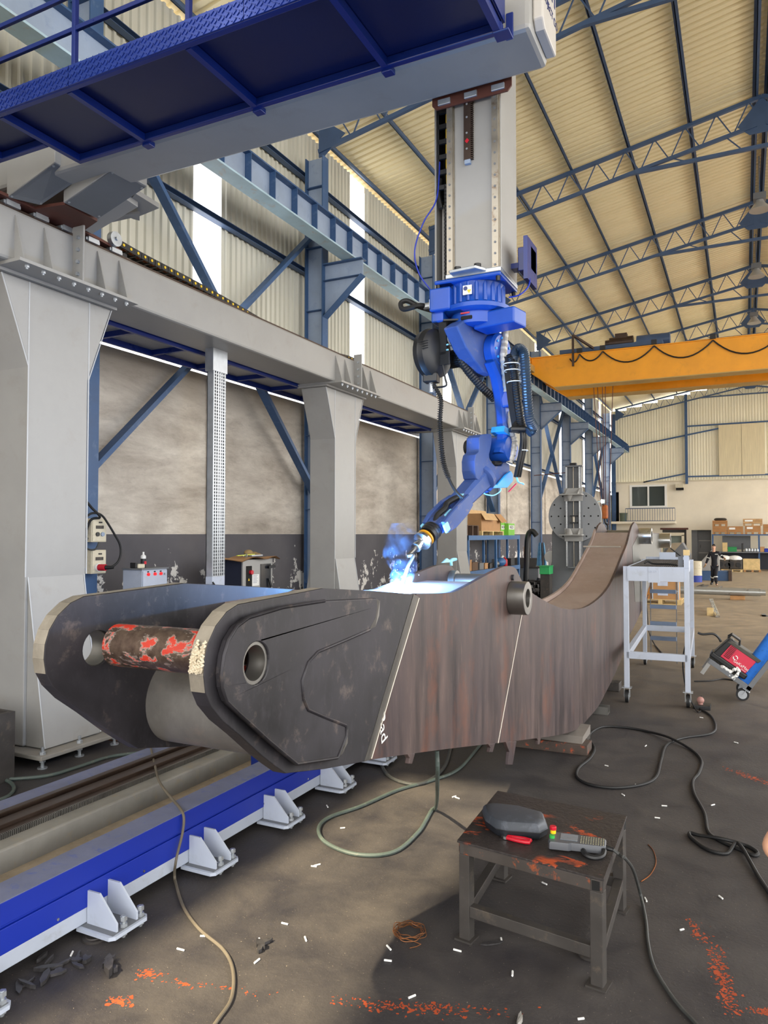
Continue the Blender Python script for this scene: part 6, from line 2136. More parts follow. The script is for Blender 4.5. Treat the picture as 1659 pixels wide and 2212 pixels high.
t = thing('hand_tool', 'small beige meter lying on the small grey cabinet', 'meter', (-7.15, 7.28, 1.755))
MB().box(-7.2, -7.1, 7.24, 7.36, 1.755, 1.81).build('meter_body', M['beige'], t, bevel=.01)
MB().box(-7.22, -7.12, 7.21, 7.25, 1.755, 1.83).build('end_cap', M['black'], t, bevel=.01)
# welding source cabinet
t = thing('welding_source', 'dark blue and grey welding power source with a worn card on top', 'cabinet', (-7.2, 9.75, 0))
MB().box(-7.5, -7.03, 9.36, 10.12, .0, 1.8).build('carcass', paint('power_source_blue', '262b3d', .4, var=.1), t, bevel=.008)
MB().box(-7.03, -7.0, 9.34, 10.14, .0, 1.8).build('front_frame', M['grey'], t, bevel=.006)
MB().box(-7.0, -6.99, 9.42, 9.56, .3, 1.7).build('control_panel', M['dark'], t)
MB().box(-7.0, -6.99, 9.8, 10.08, .3, 1.72).build('dark_door', paint('smoked_door', '24272d', .2), t)
MB().cyl(V(-6.99, 9.52, 1.6), V(-6.95, 9.52, 1.6), .035, n=16).build('main_switch', M['red'], t)
MB().prism([V(-6.989, 9.46, 1.47), V(-6.989, 9.5, 1.47), V(-6.989, 9.48, 1.51)], V(.002, 0, 0)).build('warning_sign', M['yel'], t)
MB().box(-6.999, -6.995, 9.58, 9.76, 1.38, 1.56).build('notice', M['white'], t)
m = MB()
for i in range(6):
    m.box(-6.995, -6.994, 9.6, 9.72 - .02 * (i % 2), 1.54 - i * .022, 1.545 - i * .022)
m.build('notice_print', M['navy'], t)
MB().box(-6.99, -6.985, 9.44, 9.52, 1.25, 1.38).build('data_plate', M['grey_lt'], t)
MB().bar(V(-6.97, 10.0, 1.48), V(-6.95, 10.04, 1.34), .03, .03).build('door_handle', M['black'], t)
MB().bar(V(-6.97, 9.98, 1.66), V(-6.93, 10.1, 1.68), .05, .04).build('door_handle', M['black'], t)
rows = []
for i in range(10):
    y = 9.2 + i * .115
    rows.append([V(-7.55 + j * .16, y, 1.815 + .02 * sin(i * 1.3 + j) + (-.03 if i in (0, 9) else 0)) for j in range(5)])
tag(MB().grid(rows).grid([[p + V(0, 0, .008) for p in r] for r in rows]).build('cardboard_sheet', M['card'], smooth=60), 'wavy brown card sheet lying over the welding power source', 'cardboard')
t = thing('glove', 'crumpled brown work glove on the card sheet', 'glove', (-7.2, 9.85, 1.85))
m = MB().ball(V(-7.2, 9.75, 1.9), .075, 10, 8, (.8, 1.3, .7)).ball(V(-7.2, 9.9, 1.88), .06, 10, 8, (1, 1.4, .6))
for k in range(4):
    m.tube([V(-7.26 + k * .03, 9.92, 1.88), V(-7.25 + k * .03, 10.0, 1.87), V(-7.25 + k * .03, 10.04, 1.86)], [.02, .018, .012], 8)
m.build('leather', M['tan'], t, smooth=60)
tag(MB().bar(V(-7.12, 9.35, 1.865), V(-7.12, 9.8, 1.875), .03, .012).build('yellow_ruler', paint('ruler_lime', 'cfd84a', .5)), 'lime yellow rule lying on the card sheet', 'rule')
tag(MB().cyl(V(-7.1, 9.55, 1.86), V(-7.1, 9.56, 1.86), .03, n=16).bar(V(-7.05, 9.6, 1.86), V(-7.05, 9.9, 1.86), .05, .02).build('torch_parts', M['zinc']), 'small bright torch parts scattered on the card sheet', 'parts')
# perforated cable riser under the girder
t = thing('cable_riser', 'tall galvanised perforated cable tray standing from floor to girder', 'cable tray', (-6.55, 8.15, 0))
MB().box(-6.64, -6.5, 7.98, 8.29, 4.45, 4.76).build('top_box', M['zinc'], t)
MB().box(-6.62, -6.51, 8.0, 8.27, .02, 1.62).build('lower_cover', M['grey_lt'], t)
MB().box(-6.62, -6.51, 8.0, 8.005, 1.62, 4.45).box(-6.62, -6.61, 8.0, 8.27, 1.62, 4.45).box(-6.62, -6.51, 8.265, 8.27, 1.62, 4.45).build('tray_sides', M['zinc'], t)
m = MB()
z = 1.62
while z < 4.44:
    m.box(-6.512, -6.508, 8.005, 8.265, z, z + .012)
    for k in range(6):
        y = 8.005 + k * .046
        m.box(-6.512, -6.508, y, y + .02 + (.008 if k in (2, 3) else 0), z + .012, z + .045)
    z += .045
m.build('perforated_face', M['zinc'], t)
MB().box(-6.6, -6.58, 8.02, 8.25, 1.62, 4.45).build('cables', M['grey_dk'], t)
MB().bar(V(-6.5, 7.85, 1.5), V(-6.5, 8.0, 1.51), .02, .02).tube([V(-6.5, 8.0, 1.55), V(-6.48, 8.03, 1.5), V(-6.48, 8.03, 1.2)], .012, 6).build('crank', M['black'], t)

# far-left oddments by the first column
t = thing('drum_frame', 'dark square frame holding a round drum at the picture edge by the gantry column', 'frame', tuple(FP(10, 1660)))
c = P(24, 1560, y=4.5)
zt_ = P(24, 1538, y=4.5).z
zb_ = .0
MB().box(c.x - .75, c.x, 4.5, 4.54, zb_, zt_).build('back_plate', M['tableleg'], t)
MB().box(c.x - .05, c.x, 4.1, 4.5, zb_, zt_).build('side_plate', M['tableleg'], t)
MB().cyl(V(c.x - .35, 4.45, .33), V(c.x - .35, 4.2, .33), .27, n=32).build('drum', M['black'], t)
t = thing('wire_basket', 'rusty copper coloured wire spool frame behind the first gantry column', 'wire frame', tuple(FP(262, 1590)))
c = FP(262, 1592)
for r, z in ((.17, .01), (.14, .08), (.12, .2), (.1, .32)):
    MB().tube(circ(c + V(0, 0, z), r, 24, (1, 0, 0), (0, 1, 0)), .005, 5, True).build('ring', M['copper'], t)
for k in range(6):
    a = 2 * pi * k / 6
    MB().tube([c + V(cos(a) * .17, sin(a) * .17, .01), c + V(cos(a) * .1, sin(a) * .1, .32)], .005, 5).build('stay', M['copper'], t)

# ================================================================== the far end of the hall
# machine in the alcove
t = thing('press_machine', 'pale framed machine standing in the low alcove of the far gable', 'machine', (-4.1, 50., 0))
MB().box(-4.75, -4.62, 49.8, 50.2, 0, 2.15).box(-3.5, -3.37, 49.8, 50.2, 0, 2.15).build('upright', M['beige'], t)
MB().box(-4.75, -3.37, 49.8, 50.2, 2.1, 2.3).build('head', M['beige'], t)
MB().box(-4.6, -3.5, 50.05, 50.15, .5, 2.1).build('glass_guard', paint('greenish_guard', '6f7a70', .3), t)
t = thing('steel_chute', 'grey wedge shaped steel chute standing before the alcove machine', 'chute', (-4, 44, 0))
w0 = [P(x, y, y=38.) for x, y in ((1433, 1205), (1450, 1178), (1477, 1174), (1493, 1200), (1490, 1225), (1430, 1225))]
MB().prism([V(p.x, 38., p.z) for p in [P(1424, 1215, y=38.), P(1436, 1185, y=38.), P(1452, 1173, y=38.), P(1474, 1172, y=38.), P(1490, 1198, y=38.), P(1492, 1222, y=38.), P(1425, 1222, y=38.)]], V(0, 1.2, 0)).build('chute_body', M['grey_dk'], t, bevel=.02)
MB().prism([P(1428, 1208, y=37.98), P(1452, 1173, y=37.98), P(1474, 1172, y=37.98), P(1439, 1209, y=37.98)], V(0, -.06, 0)).build('sloping_face', paint('dusty_chute_top', '9c8f79', .7), t)
MB().bar(P(1448, 1184, y=37.8), P(1476, 1206, y=37.8), .05, .05).build('bar', M['black'], t)
MB().box(-3.9, -2.2, 38., 39.2, 0, .5).build('chute_base', M['grey_dk'], t)
# drum barrels
t = thing('oil_drum', 'beige and blue oil drum standing on a block beside the platform leg', 'drum', tuple(FP(1502, 1258)))
c = FP(1502, 1257)
z1_, z2_, z3_ = P(1502, 1243, y=c.y).z, P(1502, 1228, y=c.y).z, P(1502, 1212, y=c.y).z
MB().cyl(c, V(c.x, c.y, z1_), .29, n=28).build('lower_body', paint('drum_blue', '2a3f9c', .5), t)
MB().lathe([(.29, 0), (.3, .02), (.29, .04), (.29, z2_ - z1_)], V(c.x, c.y, z1_), (0, 0, 1), 28).build('middle_body', M['beige'], t)
MB().lathe([(.29, 0), (.3, .02), (.29, .04), (.29, z3_ - z2_ - .02), (.27, z3_ - z2_)], V(c.x, c.y, z2_), (0, 0, 1), 28).build('upper_body', M['beige'], t)
# long steel bar on blocks
t = thing('steel_shaft', 'long bright machined steel shaft lying on timber blocks', 'shaft', (0, 29.5, .3))
a, b = P(1400, 1275, y=27.6), P(1654, 1280, y=27.6)
r_ = .13
MB().cyl(V(a.x, 27.6, .26), V(b.x - .15, 27.6, .26), r_, n=28).cyl(V(b.x - .15, 27.6, .26), V(b.x, 27.6, .26), r_ * .8, n=24).build('shaft_body', paint('ground_shaft', 'aeb0ae', .3, .6, var=.03), t, smooth=40)
for x in (a.x + .6, P(1595, 1290, y=27.6).x):
    tag(MB().box(x - .25, x + .2, 27.4, 27.8, 0, .13).build('timber_block', M['wood'], bevel=.01), 'timber block propping the %s of the steel shaft' % ('hidden end' if x < -1 else 'bright end'), 'block')
# pallets with boxes seen through the platform
t = pallet('wooden_pallet', 'pale pallet with strapped cartons seen through the rolling platform', -3.0, -1.75, 24.6, 25.6, 0, .16, 'pallets', M['wood_lt'])
t = thing('strapped_crate', 'brown strapped crate with blue labels on the pallet behind the platform', 'crate', (-2.2, 25.1, .16))
MB().box(-2.6, -1.85, 24.65, 25.5, .16, .75).build('crate_body', M['card'], t)
MB().box(-2.64, -1.82, 24.62, 24.64, .4, .44).build('strap', M['zinc'], t)
for z in (.28, .58):
    MB().box(-2.45, -2.15, 24.635, 24.65, z, z + .13).build('label_sheet', paint('pale_blue_label', 'c8d2e8', .5) if z < .3 else bpy.data.materials['pale_blue_label'], t)
for x in (-2.62, -1.86):
    MB().box(x, x + .04, 24.6, 24.64, .16, .8).build('corner_strip', M['zinc'], t)
t = thing('orange_crate', 'orange timber crate beside the strapped crate behind the platform', 'crate', (-2.8, 25.1, .16))
MB().box(-3.0, -2.65, 24.7, 25.4, .16, .52).build('crate_body', paint('orange_timber', 'c98a45', .7), t)
MB().box(-2.98, -2.7, 24.75, 25.3, .52, .7).build('lid', M['wood'], t)
# little odd pieces on the open floor
c = FP(1534, 1330)
tag(MB().box(c.x - .08, c.x + .08, c.y, c.y + .2, 0, .2).build('timber_block', M['wood_lt']), 'pale timber block alone on the open floor with two rods leaning on it', 'block')
for k in range(2):
    a, b = FP(1536 + k * 4, 1310), FP(1548 + k * 5, 1334)
    tag(MB().cyl(V(a.x, a.y - .6, .26), V(b.x, b.y, .03), .03, n=10).build('steel_rod', M['chrome']), 'short bright steel rod leaning on the pale timber block', 'rod', 'rods on the timber block')
c = FP(1655, 1332)
tag(MB().box(c.x - .1, c.x + .5, c.y, c.y + .12, 0, .03).box(c.x - .1, c.x, c.y, c.y + .5, 0, .03).build('angle_bracket', M['grey_dk']), 'small grey angle frame lying flat at the edge of the open floor', 'frame')
cable('floor_cable', 'black cable heaped in loops on the floor behind the steel shaft', [(1490, 1278), (1505, 1268), (1520, 1264), (1510, 1272), (1530, 1266), (1515, 1270), (1540, 1272), (1560, 1268)], .02, M['black'])
# bench and crates against the gable
BY = 50.2
BX = lambda px: P(px, 1200, y=BY).x
t = thing('workbench', 'long blue workbench with upper shelf along the far gable', 'workbench', (0, BY, 0))
bx0, bx1 = BX(1540), 6.
for x in (bx0, BX(1640), 3.6, bx1):
    MB().box(x - .05, x + .05, BY - .05, BY + .05, 0, 2.2).build('post', M['steel_blue'], t)
MB().box(bx0 - .05, bx1, BY - .1, BY + .9, 2.12, 2.2).build('upper_shelf', M['steel_blue'], t)
MB().box(bx0 - .05, bx1, BY - .15, BY + .9, 1.06, 1.12).build('bench_top', M['grey_dk'], t)
MB().box(bx0, bx1, BY + .4, BY + .45, .05, 1.06).build('back_panel', paint('dark_navy_panel', '20242f', .6), t)
MB().box(BX(1560), BX(1622), BY + .8, BY + .85, 1.25, 2.1).build('pin_board', M['grey_dk'], t)


def crate(name, label, px0, px1, z, h, mat, dy=0, lid=None):
    t = thing(name, label, 'crate', ((BX(px0) + BX(px1)) / 2, BY + .3 + dy, z), 'crates on the workbench shelf')
    x0, x1 = BX(px0), BX(px1)
    n = 2
    for k in range(n):
        MB().box(x0, x1, BY - .1 + dy, BY + .7 + dy, z + .12 + (h - .12) * k / n + .01, z + .12 + (h - .12) * (k + 1) / n).build('side_board', mat, t)
    for x in (x0, (x0 + x1) / 2 - .06, x1 - .12):
        MB().box(x, x + .12, BY - .1 + dy, BY + .7 + dy, z, z + .12).build('foot_block', mat, t)
    MB().box(x0 + .1, x0 + (x1 - x0) * .5, BY - .115 + dy, BY - .1 + dy, z + h * .6, z + h * .85).build('paper_label', M['white'], t) if lid else None
    return t


w2 = paint('crate_timber', 'a8794a', .75, var=.12, sc=3)
crate('timber_crate', 'lower timber crate of the pair at the bench shelf end near the doorway', 1540, 1571, 2.2, .5, w2)
crate('timber_crate', 'upper timber crate of the pair at the bench shelf end near the doorway', 1540, 1572, 2.7, .35, w2)
crate('timber_crate', 'single low timber crate with white labels between the stacked crates', 1572, 1606, 2.2, .48, w2, 0, True)
crate('timber_crate', 'lower timber crate of the taller stack with paper labels', 1610, 1644, 2.2, .52, w2, 0, True)
crate('timber_crate', 'upper timber crate of the taller stack, wrapped and sagging', 1606, 1648, 2.72, .42, paint('wrapped_crate', 'b99467', .7, var=.15, sc=4), 0, True)
crate('timber_crate', 'timber crate at the picture edge on the bench shelf', 1650, 1690, 2.2, .6, w2)
c = V(BX(1557), BY + .2, 3.05)
tag(MB().lathe([(.3, 0), (.38, .06), (.32, .14), (.26, .16), (.2, .1)], c, (0, 0, 1), 20).build('coil_of_hose', M['tableleg'], smooth=50), 'dark coil lying on the upper crate near the doorway', 'coil')
its = [(1566, .28, .55, M['wood_lt'], 'pale plywood box standing on the far workbench'), (1582, .5, .28, M['green'], 'green flat case on the far workbench'), (1604, .1, .5, M['black'], 'slim black tool standing on the far workbench'), (1647, .25, .3, M['card'], 'brown box on the far workbench past the middle post'), (1656, .3, .2, M['blue'], 'blue box at the end of the far workbench')]
for px, w, h, mt_, lab in its:
    x = BX(px)
    o = thing('bench_box', lab, 'box', (x, BY, 1.12), 'things on the far workbench')
    MB().box(x - w / 2, x + w / 2, BY, BY + .3, 1.12, 1.12 + h).build('box_body', mt_, o, bevel=.015)
    MB().box(x - w / 2 - .01, x + w / 2 + .01, BY - .01, BY + .31, 1.12 + h, 1.14 + h).build('lid', mt_, o)
for k in range(5):
    x = BX(1612 + k * 6)
    tag(MB().lathe([(.08, 0), (.1, .03), (.1, .14), (.06, .2), (.05, .22)], V(x, BY, 1.12), (0, 0, 1), 14).build('metal_jar', M['zinc'], smooth=40), 'small bright metal jar in the row on the far workbench', 'jar', 'jars on the far workbench')
t = pallet('wooden_pallet', 'pallet carrying wrapped engine parts in front of the far workbench', BX(1560), BX(1604), 47.6, 48.8, 0, .14, 'pallets', M['wood_lt'])
for k in range(2):
    x = BX(1566 + k * 22)
    t = thing('wrapped_engine', 'dark engine wrapped in white film on the pallet, %s one' % ('nearer the worker' if k == 0 else 'farther from the worker'), 'engine', (x, 48.2, .14))
    MB().box(x - .38, x + .38, 47.8, 48.6, .14, .7).build('engine_block', M['tableleg'], t, bevel=.06)
    MB().cyl(V(x - .2, 47.75, .45), V(x - .2, 47.8, .45), .16, n=18).cyl(V(x + .2, 47.75, .4), V(x + .2, 47.8, .4), .14, n=18).build('pulley', M['black'], t)
    MB().ball(V(x, 48.2, .75), .4, 14, 8, (1, 1, .5)).build('film_wrap', M['white'], t, smooth=60)
t = thing('timber_crate', 'long pale plywood crate on the floor under the far workbench', 'crate', (BX(1625), 48.4, 0))
MB().box(BX(1605), BX(1640), 48., 48.8, .12, .75).build('crate_body', M['wood_lt'], t)
for px in (1606, 1622, 1637):
    MB().box(BX(px), BX(px) + .12, 48., 48.8, 0, .12).build('foot_block', M['wood'], t)
t = thing('blue_skip', 'low blue steel tray on the floor behind the walking worker', 'tray', (-.4, 38.5, 0))
a, b = P(1512, 1245, y=38.5), P(1580, 1248, y=38.5)
MB().box(a.x, b.x, 38.3, 39.4, 0, .45).build('tray_body', M['steel_blue'], t, bevel=.01)
MB().box(b.x - .12, b.x + .02, 38.2, 39.4, 0, .5).build('end_plate', M['rail_brown'], t)
t = thing('box_section', 'grey sloping steel box piece on the blue tray behind the worker', 'beam', (-1.0, 39, .45))
a, b = P(1514, 1208, y=40.), P(1556, 1240, y=40.)
MB().prism([V(a.x, 38.4, .45), V(b.x, 38.4, .45), V(b.x, 38.4, 1.3), V(a.x + .5, 38.4, 1.4), V(a.x, 38.4, .8)], V(0, .9, 0)).build('box_piece', M['grey'], t, bevel=.02)
# balcony railing, stair landing and spot box on the gable
t = thing('balcony_railing', 'dark steel railing under the office window', 'railing', (-5.6, 51.2, 3.05))
rx0, rx1 = P(1351, 1098, y=51.3).x, P(1458, 1098, y=51.3).x
MB().box(rx0, rx1, 51.28, 51.32, 3.88, 3.93).build('top_rail', M['truss'], t)
MB().box(rx0, rx1, 51.28, 51.32, 3.06, 3.1).build('bottom_rail', M['truss'], t)
n_ = 21
for k in range(n_):
    x = rx0 + (rx1 - rx0) * k / (n_ - 1)
    MB().box(x - .012, x + .012, 51.29, 51.31, 3.1, 3.88).build('baluster', M['truss'], t)
struct(MB().box(-8.0, rx1, 51.2, YFAR, 2.9, 3.05).build('floor', M['farplaster']))
t = thing('gable_spot_box', 'small dark box lamp fixed high on the rendered gable', 'lamp', (-3.7, 52, 5.2))
MB().box(-3.95, -3.5, 51.85, YFAR - .0, 5.1, 5.25).build('lens', M['dark'], t)
MB().box(-3.98, -3.48, 51.8, YFAR - .0, 5.25, 5.5).build('housing', M['beige'], t)
t = thing('landing_bin', 'green grey bin on the stair landing by the upper doorway', 'bin', (-7.3, 51.3, 0))
t.location = (-7.3, 51.5, 3.05)
LOC[t.name] = Vector(t.location)
MB().lathe([(.22, 0), (.26, .55), (.28, .58)], V(-7.25, 51.6, 3.05), (0, 0, 1), 16).build('bin_body', paint('grey_green', '5d6a5c', .6), t)

# ================================================================== people
def skin_obj(name, vs, es, root, mat, parent, sub=2):
    keys = list(vs)
    o0 = LOC[parent.name]
    bm = bmesh.new()
    lay = bm.verts.layers.skin.verify()
    bv = {}
    for k in keys:
        p, r = vs[k]
        v = bm.verts.new(Vector(p) - o0)
        v[lay].radius = (r, r) if not isinstance(r, tuple) else r
        v[lay].use_root = k == root
        bv[k] = v
    for a, b in es:
        bm.edges.new((bv[a], bv[b]))
    me = bpy.data.meshes.new(name)
    bm.to_mesh(me)
    bm.free()
    o = bpy.data.objects.new(name, me)
    COL.objects.link(o)
    s = o.modifiers.new('skin', 'SKIN')
    s.use_smooth_shade = True
    d = o.modifiers.new('sub', 'SUBSURF')
    d.levels = d.render_levels = sub
    dg = bpy.context.evaluated_depsgraph_get()
    dg.update()
    me2 = bpy.data.meshes.new_from_object(o.evaluated_get(dg))
    me2.materials.clear()
    me2.materials.append(mat)
    me2.shade_smooth()
    o.modifiers.clear()
    o.data = me2
    bpy.data.meshes.remove(me)
    o.parent = parent
    LOC[o.name] = o0.copy()
    return o


def hand(vs, es, w, e, pre, fwd=None, side=None, s=1., curl=.5):
    """palm and five fingers grown from wrist w, pointing away from elbow e"""
    w, e = Vector(w), Vector(e)
    f = Vector(fwd).normalized() if fwd else (w - e).normalized()
    sd = Vector(side)
    sd = (sd - f * sd.dot(f)).normalized()
    dn = f.cross(sd)
    vs[pre + 'palm'] = (w + f * .045 * s, .026 * s)
    vs[pre + 'palm2'] = (w + f * .085 * s, .024 * s)
    es += [(pre + 'wrist', pre + 'palm'), (pre + 'palm', pre + 'palm2')]
    for i, (o_, l) in enumerate(((-.03, .07), (-.01, .08), (.01, .075), (.03, .058))):
        b = w + f * .095 * s + sd * o_ * s
        m = b + (f * .6 + dn * curl * .5).normalized() * l * .5 * s
        t = m + (f * .4 + dn * curl).normalized() * l * .5 * s
        for k, (p, r) in enumerate(((b, .0095), (m, .0088), (t, .0078))):
            vs['%sf%d%d' % (pre, i, k)] = (p, r * s)
        es += [(pre + 'palm2', '%sf%d0' % (pre, i)), ('%sf%d0' % (pre, i), '%sf%d1' % (pre, i)), ('%sf%d1' % (pre, i), '%sf%d2' % (pre, i))]
    b = w + f * .04 * s - sd * .035 * s
    t = b + (f * .7 - sd * .6 + dn * .3).normalized() * .045 * s
    t2 = t + (f * .9 - sd * .1 + dn * .4).normalized() * .03 * s
    vs[pre + 't0'], vs[pre + 't1'], vs[pre + 't2'] = (b, .013 * s), (t, .0105 * s), (t2, .009 * s)
    es += [(pre + 'palm', pre + 't0'), (pre + 't0', pre + 't1'), (pre + 't1', pre + 't2')]


def head(parent, c, face, mats, hair=True, s=1.):
    c = Vector(c)
    f = Vector(face).normalized()
    r = f.cross(V(0, 0, 1)).normalized()
    at = lambda x, y, z: c + r * x * s + f * y * s + V(0, 0, z * s)
    skin = mats['skin']
    for sx in (-1, 1):
        MB().ball(at(sx * .031, .083, .012), .0125 * s, 10, 7).build('eye', M['white'], parent, smooth=60)
        MB().ball(at(sx * .031, .0925, .012), .006 * s, 8, 6).build('iris', M['dark'], parent, smooth=60)
        MB().bar(at(sx * .014, .094, .034), at(sx * .048, .083, .036), .006 * s, .007 * s).build('eyebrow', M['hair'], parent)
        MB().ball(at(sx * .079, -.005, .0), .028 * s, 10, 7, (.35, .6, 1.)).build('ear', skin, parent, smooth=60)
    MB().loft([[at(-.009, .085, .015), at(.009, .085, .015), at(.0, .093, .015)], [at(-.017, .086, -.028), at(.017, .086, -.028), at(0, .118, -.026)], [at(-.012, .085, -.036), at(.012, .085, -.036), at(0, .1, -.036)]]).build('nose', skin, parent, smooth=60)
    MB().ball(at(0, .082, -.056), .022 * s, 12, 7, (1., .45, .3)).build('mouth', paint('lips', 'a8685a', .5) if 'lips' not in bpy.data.materials else bpy.data.materials['lips'], parent, smooth=60)
    if hair:
        m = MB()
        rows = []
        for i in range(9):
            th = pi * .52 * i / 8
            row = []
            for k in range(24):
                a = 2 * pi * k / 24
                fr = cos(a)
                t_ = th * (1 - .32 * max(0, fr))
                q = (sin(t_) * sin(a) * .083, sin(t_) * cos(a) * .1 - .006, cos(t_) * .118 + .012)
                row.append(at(*q))
            rows.append(row)
        n = 24
        m.add([p for rw in rows for p in rw], [(i * n + k, i * n + (k + 1) % n, (i + 1) * n + (k + 1) % n, (i + 1) * n + k) for i in range(8) for k in range(n)])
        m.build('hair', M['hair'], parent, smooth=60)


def figure(label, J, face, side_l, side_r, bare_arms=False, gloves=True, top=None, trousers=None, group=None):
    """J: joint positions; one continuous body, clothes as children"""
    t = thing('person', label, 'person', tuple(V(J['hip'].x, J['hip'].y, 0)), group)
    f = Vector(face).normalized()
    vs = {'hip': (J['hip'], .105), 'waist': (J['waist'], .1), 'chest': (J['chest'], .125), 'neck': (J['neck'], .055),
          'jaw': (J['head'] - V(0, 0, .06) + f * .02, .062), 'head': (J['head'], .082), 'crown': (J['head'] + V(0, 0, .06) - f * .01, .078)}
    es = [('hip', 'waist'), ('waist', 'chest'), ('chest', 'neck'), ('neck', 'jaw'), ('jaw', 'head'), ('head', 'crown')]
    for s in 'lr':
        vs.update({s + 'sho': (J[s + 'sho'], .055), s + 'elb': (J[s + 'elb'], .042), s + 'fore': (J[s + 'elb'].lerp(J[s + 'wri'], .3), .04), s + 'wrist': (J[s + 'wri'], .027),
                   s + 'hj': (J[s + 'hip'], .085), s + 'knee': (J[s + 'knee'], .057), s + 'calf': (J[s + 'knee'].lerp(J[s + 'ank'], .3), .056), s + 'ank': (J[s + 'ank'], .038), s + 'toe': (J[s + 'toe'], .034)})
        es += [('chest', s + 'sho'), (s + 'sho', s + 'elb'), (s + 'elb', s + 'fore'), (s + 'fore', s + 'wrist'), ('hip', s + 'hj'), (s + 'hj', s + 'knee'), (s + 'knee', s + 'calf'), (s + 'calf', s + 'ank'), (s + 'ank', s + 'toe')]
        hand(vs, es, J[s + 'wri'], J[s + 'elb'], s, None, side_l if s == 'l' else side_r)
    skin_obj('body', vs, es, 'hip', M['skin'], t, 2)
    # clothes: the same skeleton, a little fuller
    g = .016
    vj = {k: (vs[k][0], vs[k][1] + g) for k in ('hip', 'waist', 'chest')}
    vj['neck'] = (vs['chest'][0].lerp(vs['neck'][0], .55), .075)
    ej = [('hip', 'waist'), ('waist', 'chest'), ('chest', 'neck')]
    for s in 'lr':
        vj[s + 'sho'] = (vs[s + 'sho'][0], .074)
        ej.append(('chest', s + 'sho'))
        if bare_arms:
            vj[s + 'slv'] = (vs[s + 'sho'][0].lerp(vs[s + 'elb'][0], .5), .064)
            ej.append((s + 'sho', s + 'slv'))
        else:
            vj[s + 'elb'] = (vs[s + 'elb'][0], .057)
            vj[s + 'cuff'] = (vs[s + 'elb'][0].lerp(vs[s + 'wrist'][0], .92), .043)
            ej += [(s + 'sho', s + 'elb'), (s + 'elb', s + 'cuff')]
        vj[s + 'hj'] = (vs[s + 'hj'][0].lerp(vs[s + 'knee'][0], .12), .1)
        ej.append(('hip', s + 'hj'))
    skin_obj('jacket' if not bare_arms else 'shirt', vj, ej, 'chest', top or M['navycloth'], t, 2)
    vt = {'hip': (vs['hip'][0], .122)}
    et = []
    for s in 'lr':
        vt[s + 'hj'] = (vs[s + 'hj'][0], .104)
        vt[s + 'knee'] = (vs[s + 'knee'][0], .078)
        vt[s + 'hem'] = (vs[s + 'knee'][0].lerp(vs[s + 'ank'][0], .9), .07)
        et += [('hip', s + 'hj'), (s + 'hj', s + 'knee'), (s + 'knee', s + 'hem')]
        vb = {'a': (vs[s + 'knee'][0].lerp(vs[s + 'ank'][0], .85), .052), 'b': (vs[s + 'ank'][0], .05), 'c': (vs[s + 'ank'][0].lerp(vs[s + 'toe'][0], .5) - V(0, 0, .008), .048), 'd': (vs[s + 'toe'][0], .042)}
        skin_obj('boot', vb, [('a', 'b'), ('b', 'c'), ('c', 'd')], 'b', M['black'], t, 1)
        if gloves:
            vg, eg = {s + 'wrist': (vs[s + 'wrist'][0], .036)}, []
            hand(vg, eg, J[s + 'wri'], J[s + 'elb'], s, None, side_l if s == 'l' else side_r, 1.18)
            skin_obj('glove', vg, eg, s + 'wrist', M['tan'], t, 1)
    skin_obj('trousers', vt, et, 'hip', trousers or M['navycloth'], t, 2)
    head(t, J['head'], f, M)
    return t


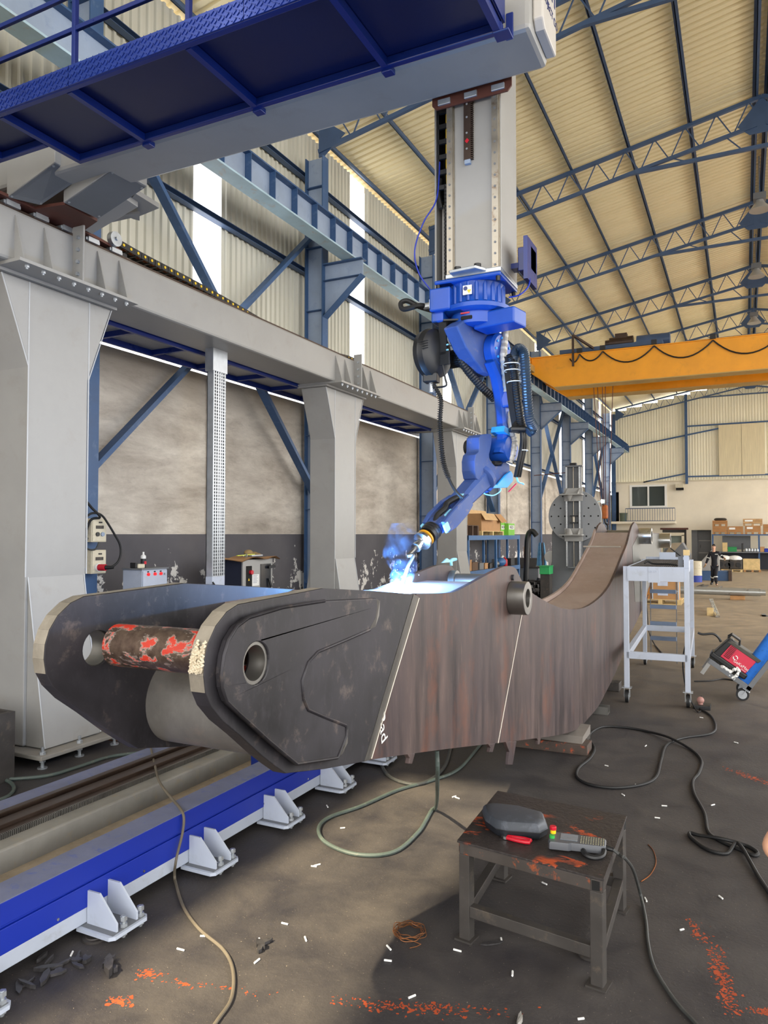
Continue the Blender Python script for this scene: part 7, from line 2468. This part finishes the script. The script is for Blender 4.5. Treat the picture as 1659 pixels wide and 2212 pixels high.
YP = 34.9
g_ = lambda x, y, d=0.: P(x, y, y=YP + d)
J = dict(head=g_(1542, 1181.5), neck=g_(1542, 1190), chest=g_(1542.5, 1199), waist=g_(1543, 1212), hip=g_(1543.5, 1222),
         lsho=g_(1533.5, 1194), lelb=g_(1529, 1207.5), lwri=g_(1524.5, 1219, -.1), rsho=g_(1552, 1194), relb=g_(1558.5, 1202, .02), rwri=g_(1564.5, 1206, -.2),
         lhip=g_(1540, 1225), lknee=g_(1539.5, 1243, -.05), lank=g_(1538.5, 1258.5, .2), ltoe=g_(1535.5, 1261.5, .02),
         rhip=g_(1547, 1225), rknee=g_(1545.5, 1243, -.2), rank=g_(1547.5, 1261.5, -.25), rtoe=g_(1549, 1265.5, -.42))
J['ltoe'].z = .045
J['lank'].z = .09
J['rank'].z = .085
J['rtoe'].z = .045
w = figure('worker in dark overalls with reflective bands and work gloves walking on the far floor', J, (-.12, -1, -.02), (.3, -1, 0), (.2, -.5, 1))
for s in 'lr':
    for a, b, k, r in ((s + 'sho', s + 'elb', .8, .066), (s + 'knee', s + 'ank', .18, .086)):
        p, q = J[a].lerp(J[b], k - .06), J[a].lerp(J[b], k + .06)
        MB().cyl(p, q, r, n=20).build('reflective_band', M['reflect'], w, smooth=50)
MB().cbox(J['chest'] + V(.1, -.15, .04), .12, .012, .03).build('chest_badge', M['reflect'], w)

# second person, only an elbow in the picture
E_ = P(1645, 1824, z=1.1)
B = lambda dx, dy, z: V(E_.x + dx, E_.y + dy, z)
JB = dict(head=B(.47, .02, 1.61), neck=B(.47, .02, 1.46), chest=B(.47, .02, 1.27), waist=B(.47, .02, 1.08), hip=B(.47, .02, .94),
          lsho=B(.28, .02, 1.38), lelb=B(.02, 0, 1.1), lwri=B(.25, -.06, .955), rsho=B(.66, .02, 1.38), relb=B(.7, .06, 1.1), rwri=B(.7, -.04, .86),
          lhip=B(.38, .02, .9), lknee=B(.37, .0, .49), lank=B(.36, .04, .09), ltoe=B(.34, -.12, .045),
          rhip=B(.56, .02, .9), rknee=B(.58, .0, .49), rank=B(.59, .04, .09), rtoe=B(.61, -.12, .045))
figure('person at the picture edge with a bare elbow bent outward, hand on hip', JB, (-.3, -1, 0), (0, -1, 0), (0, -1, 0), True, False, paint('pale_shirt', 'b9b4aa', .8), paint('dark_jeans', '2b3140', .8))
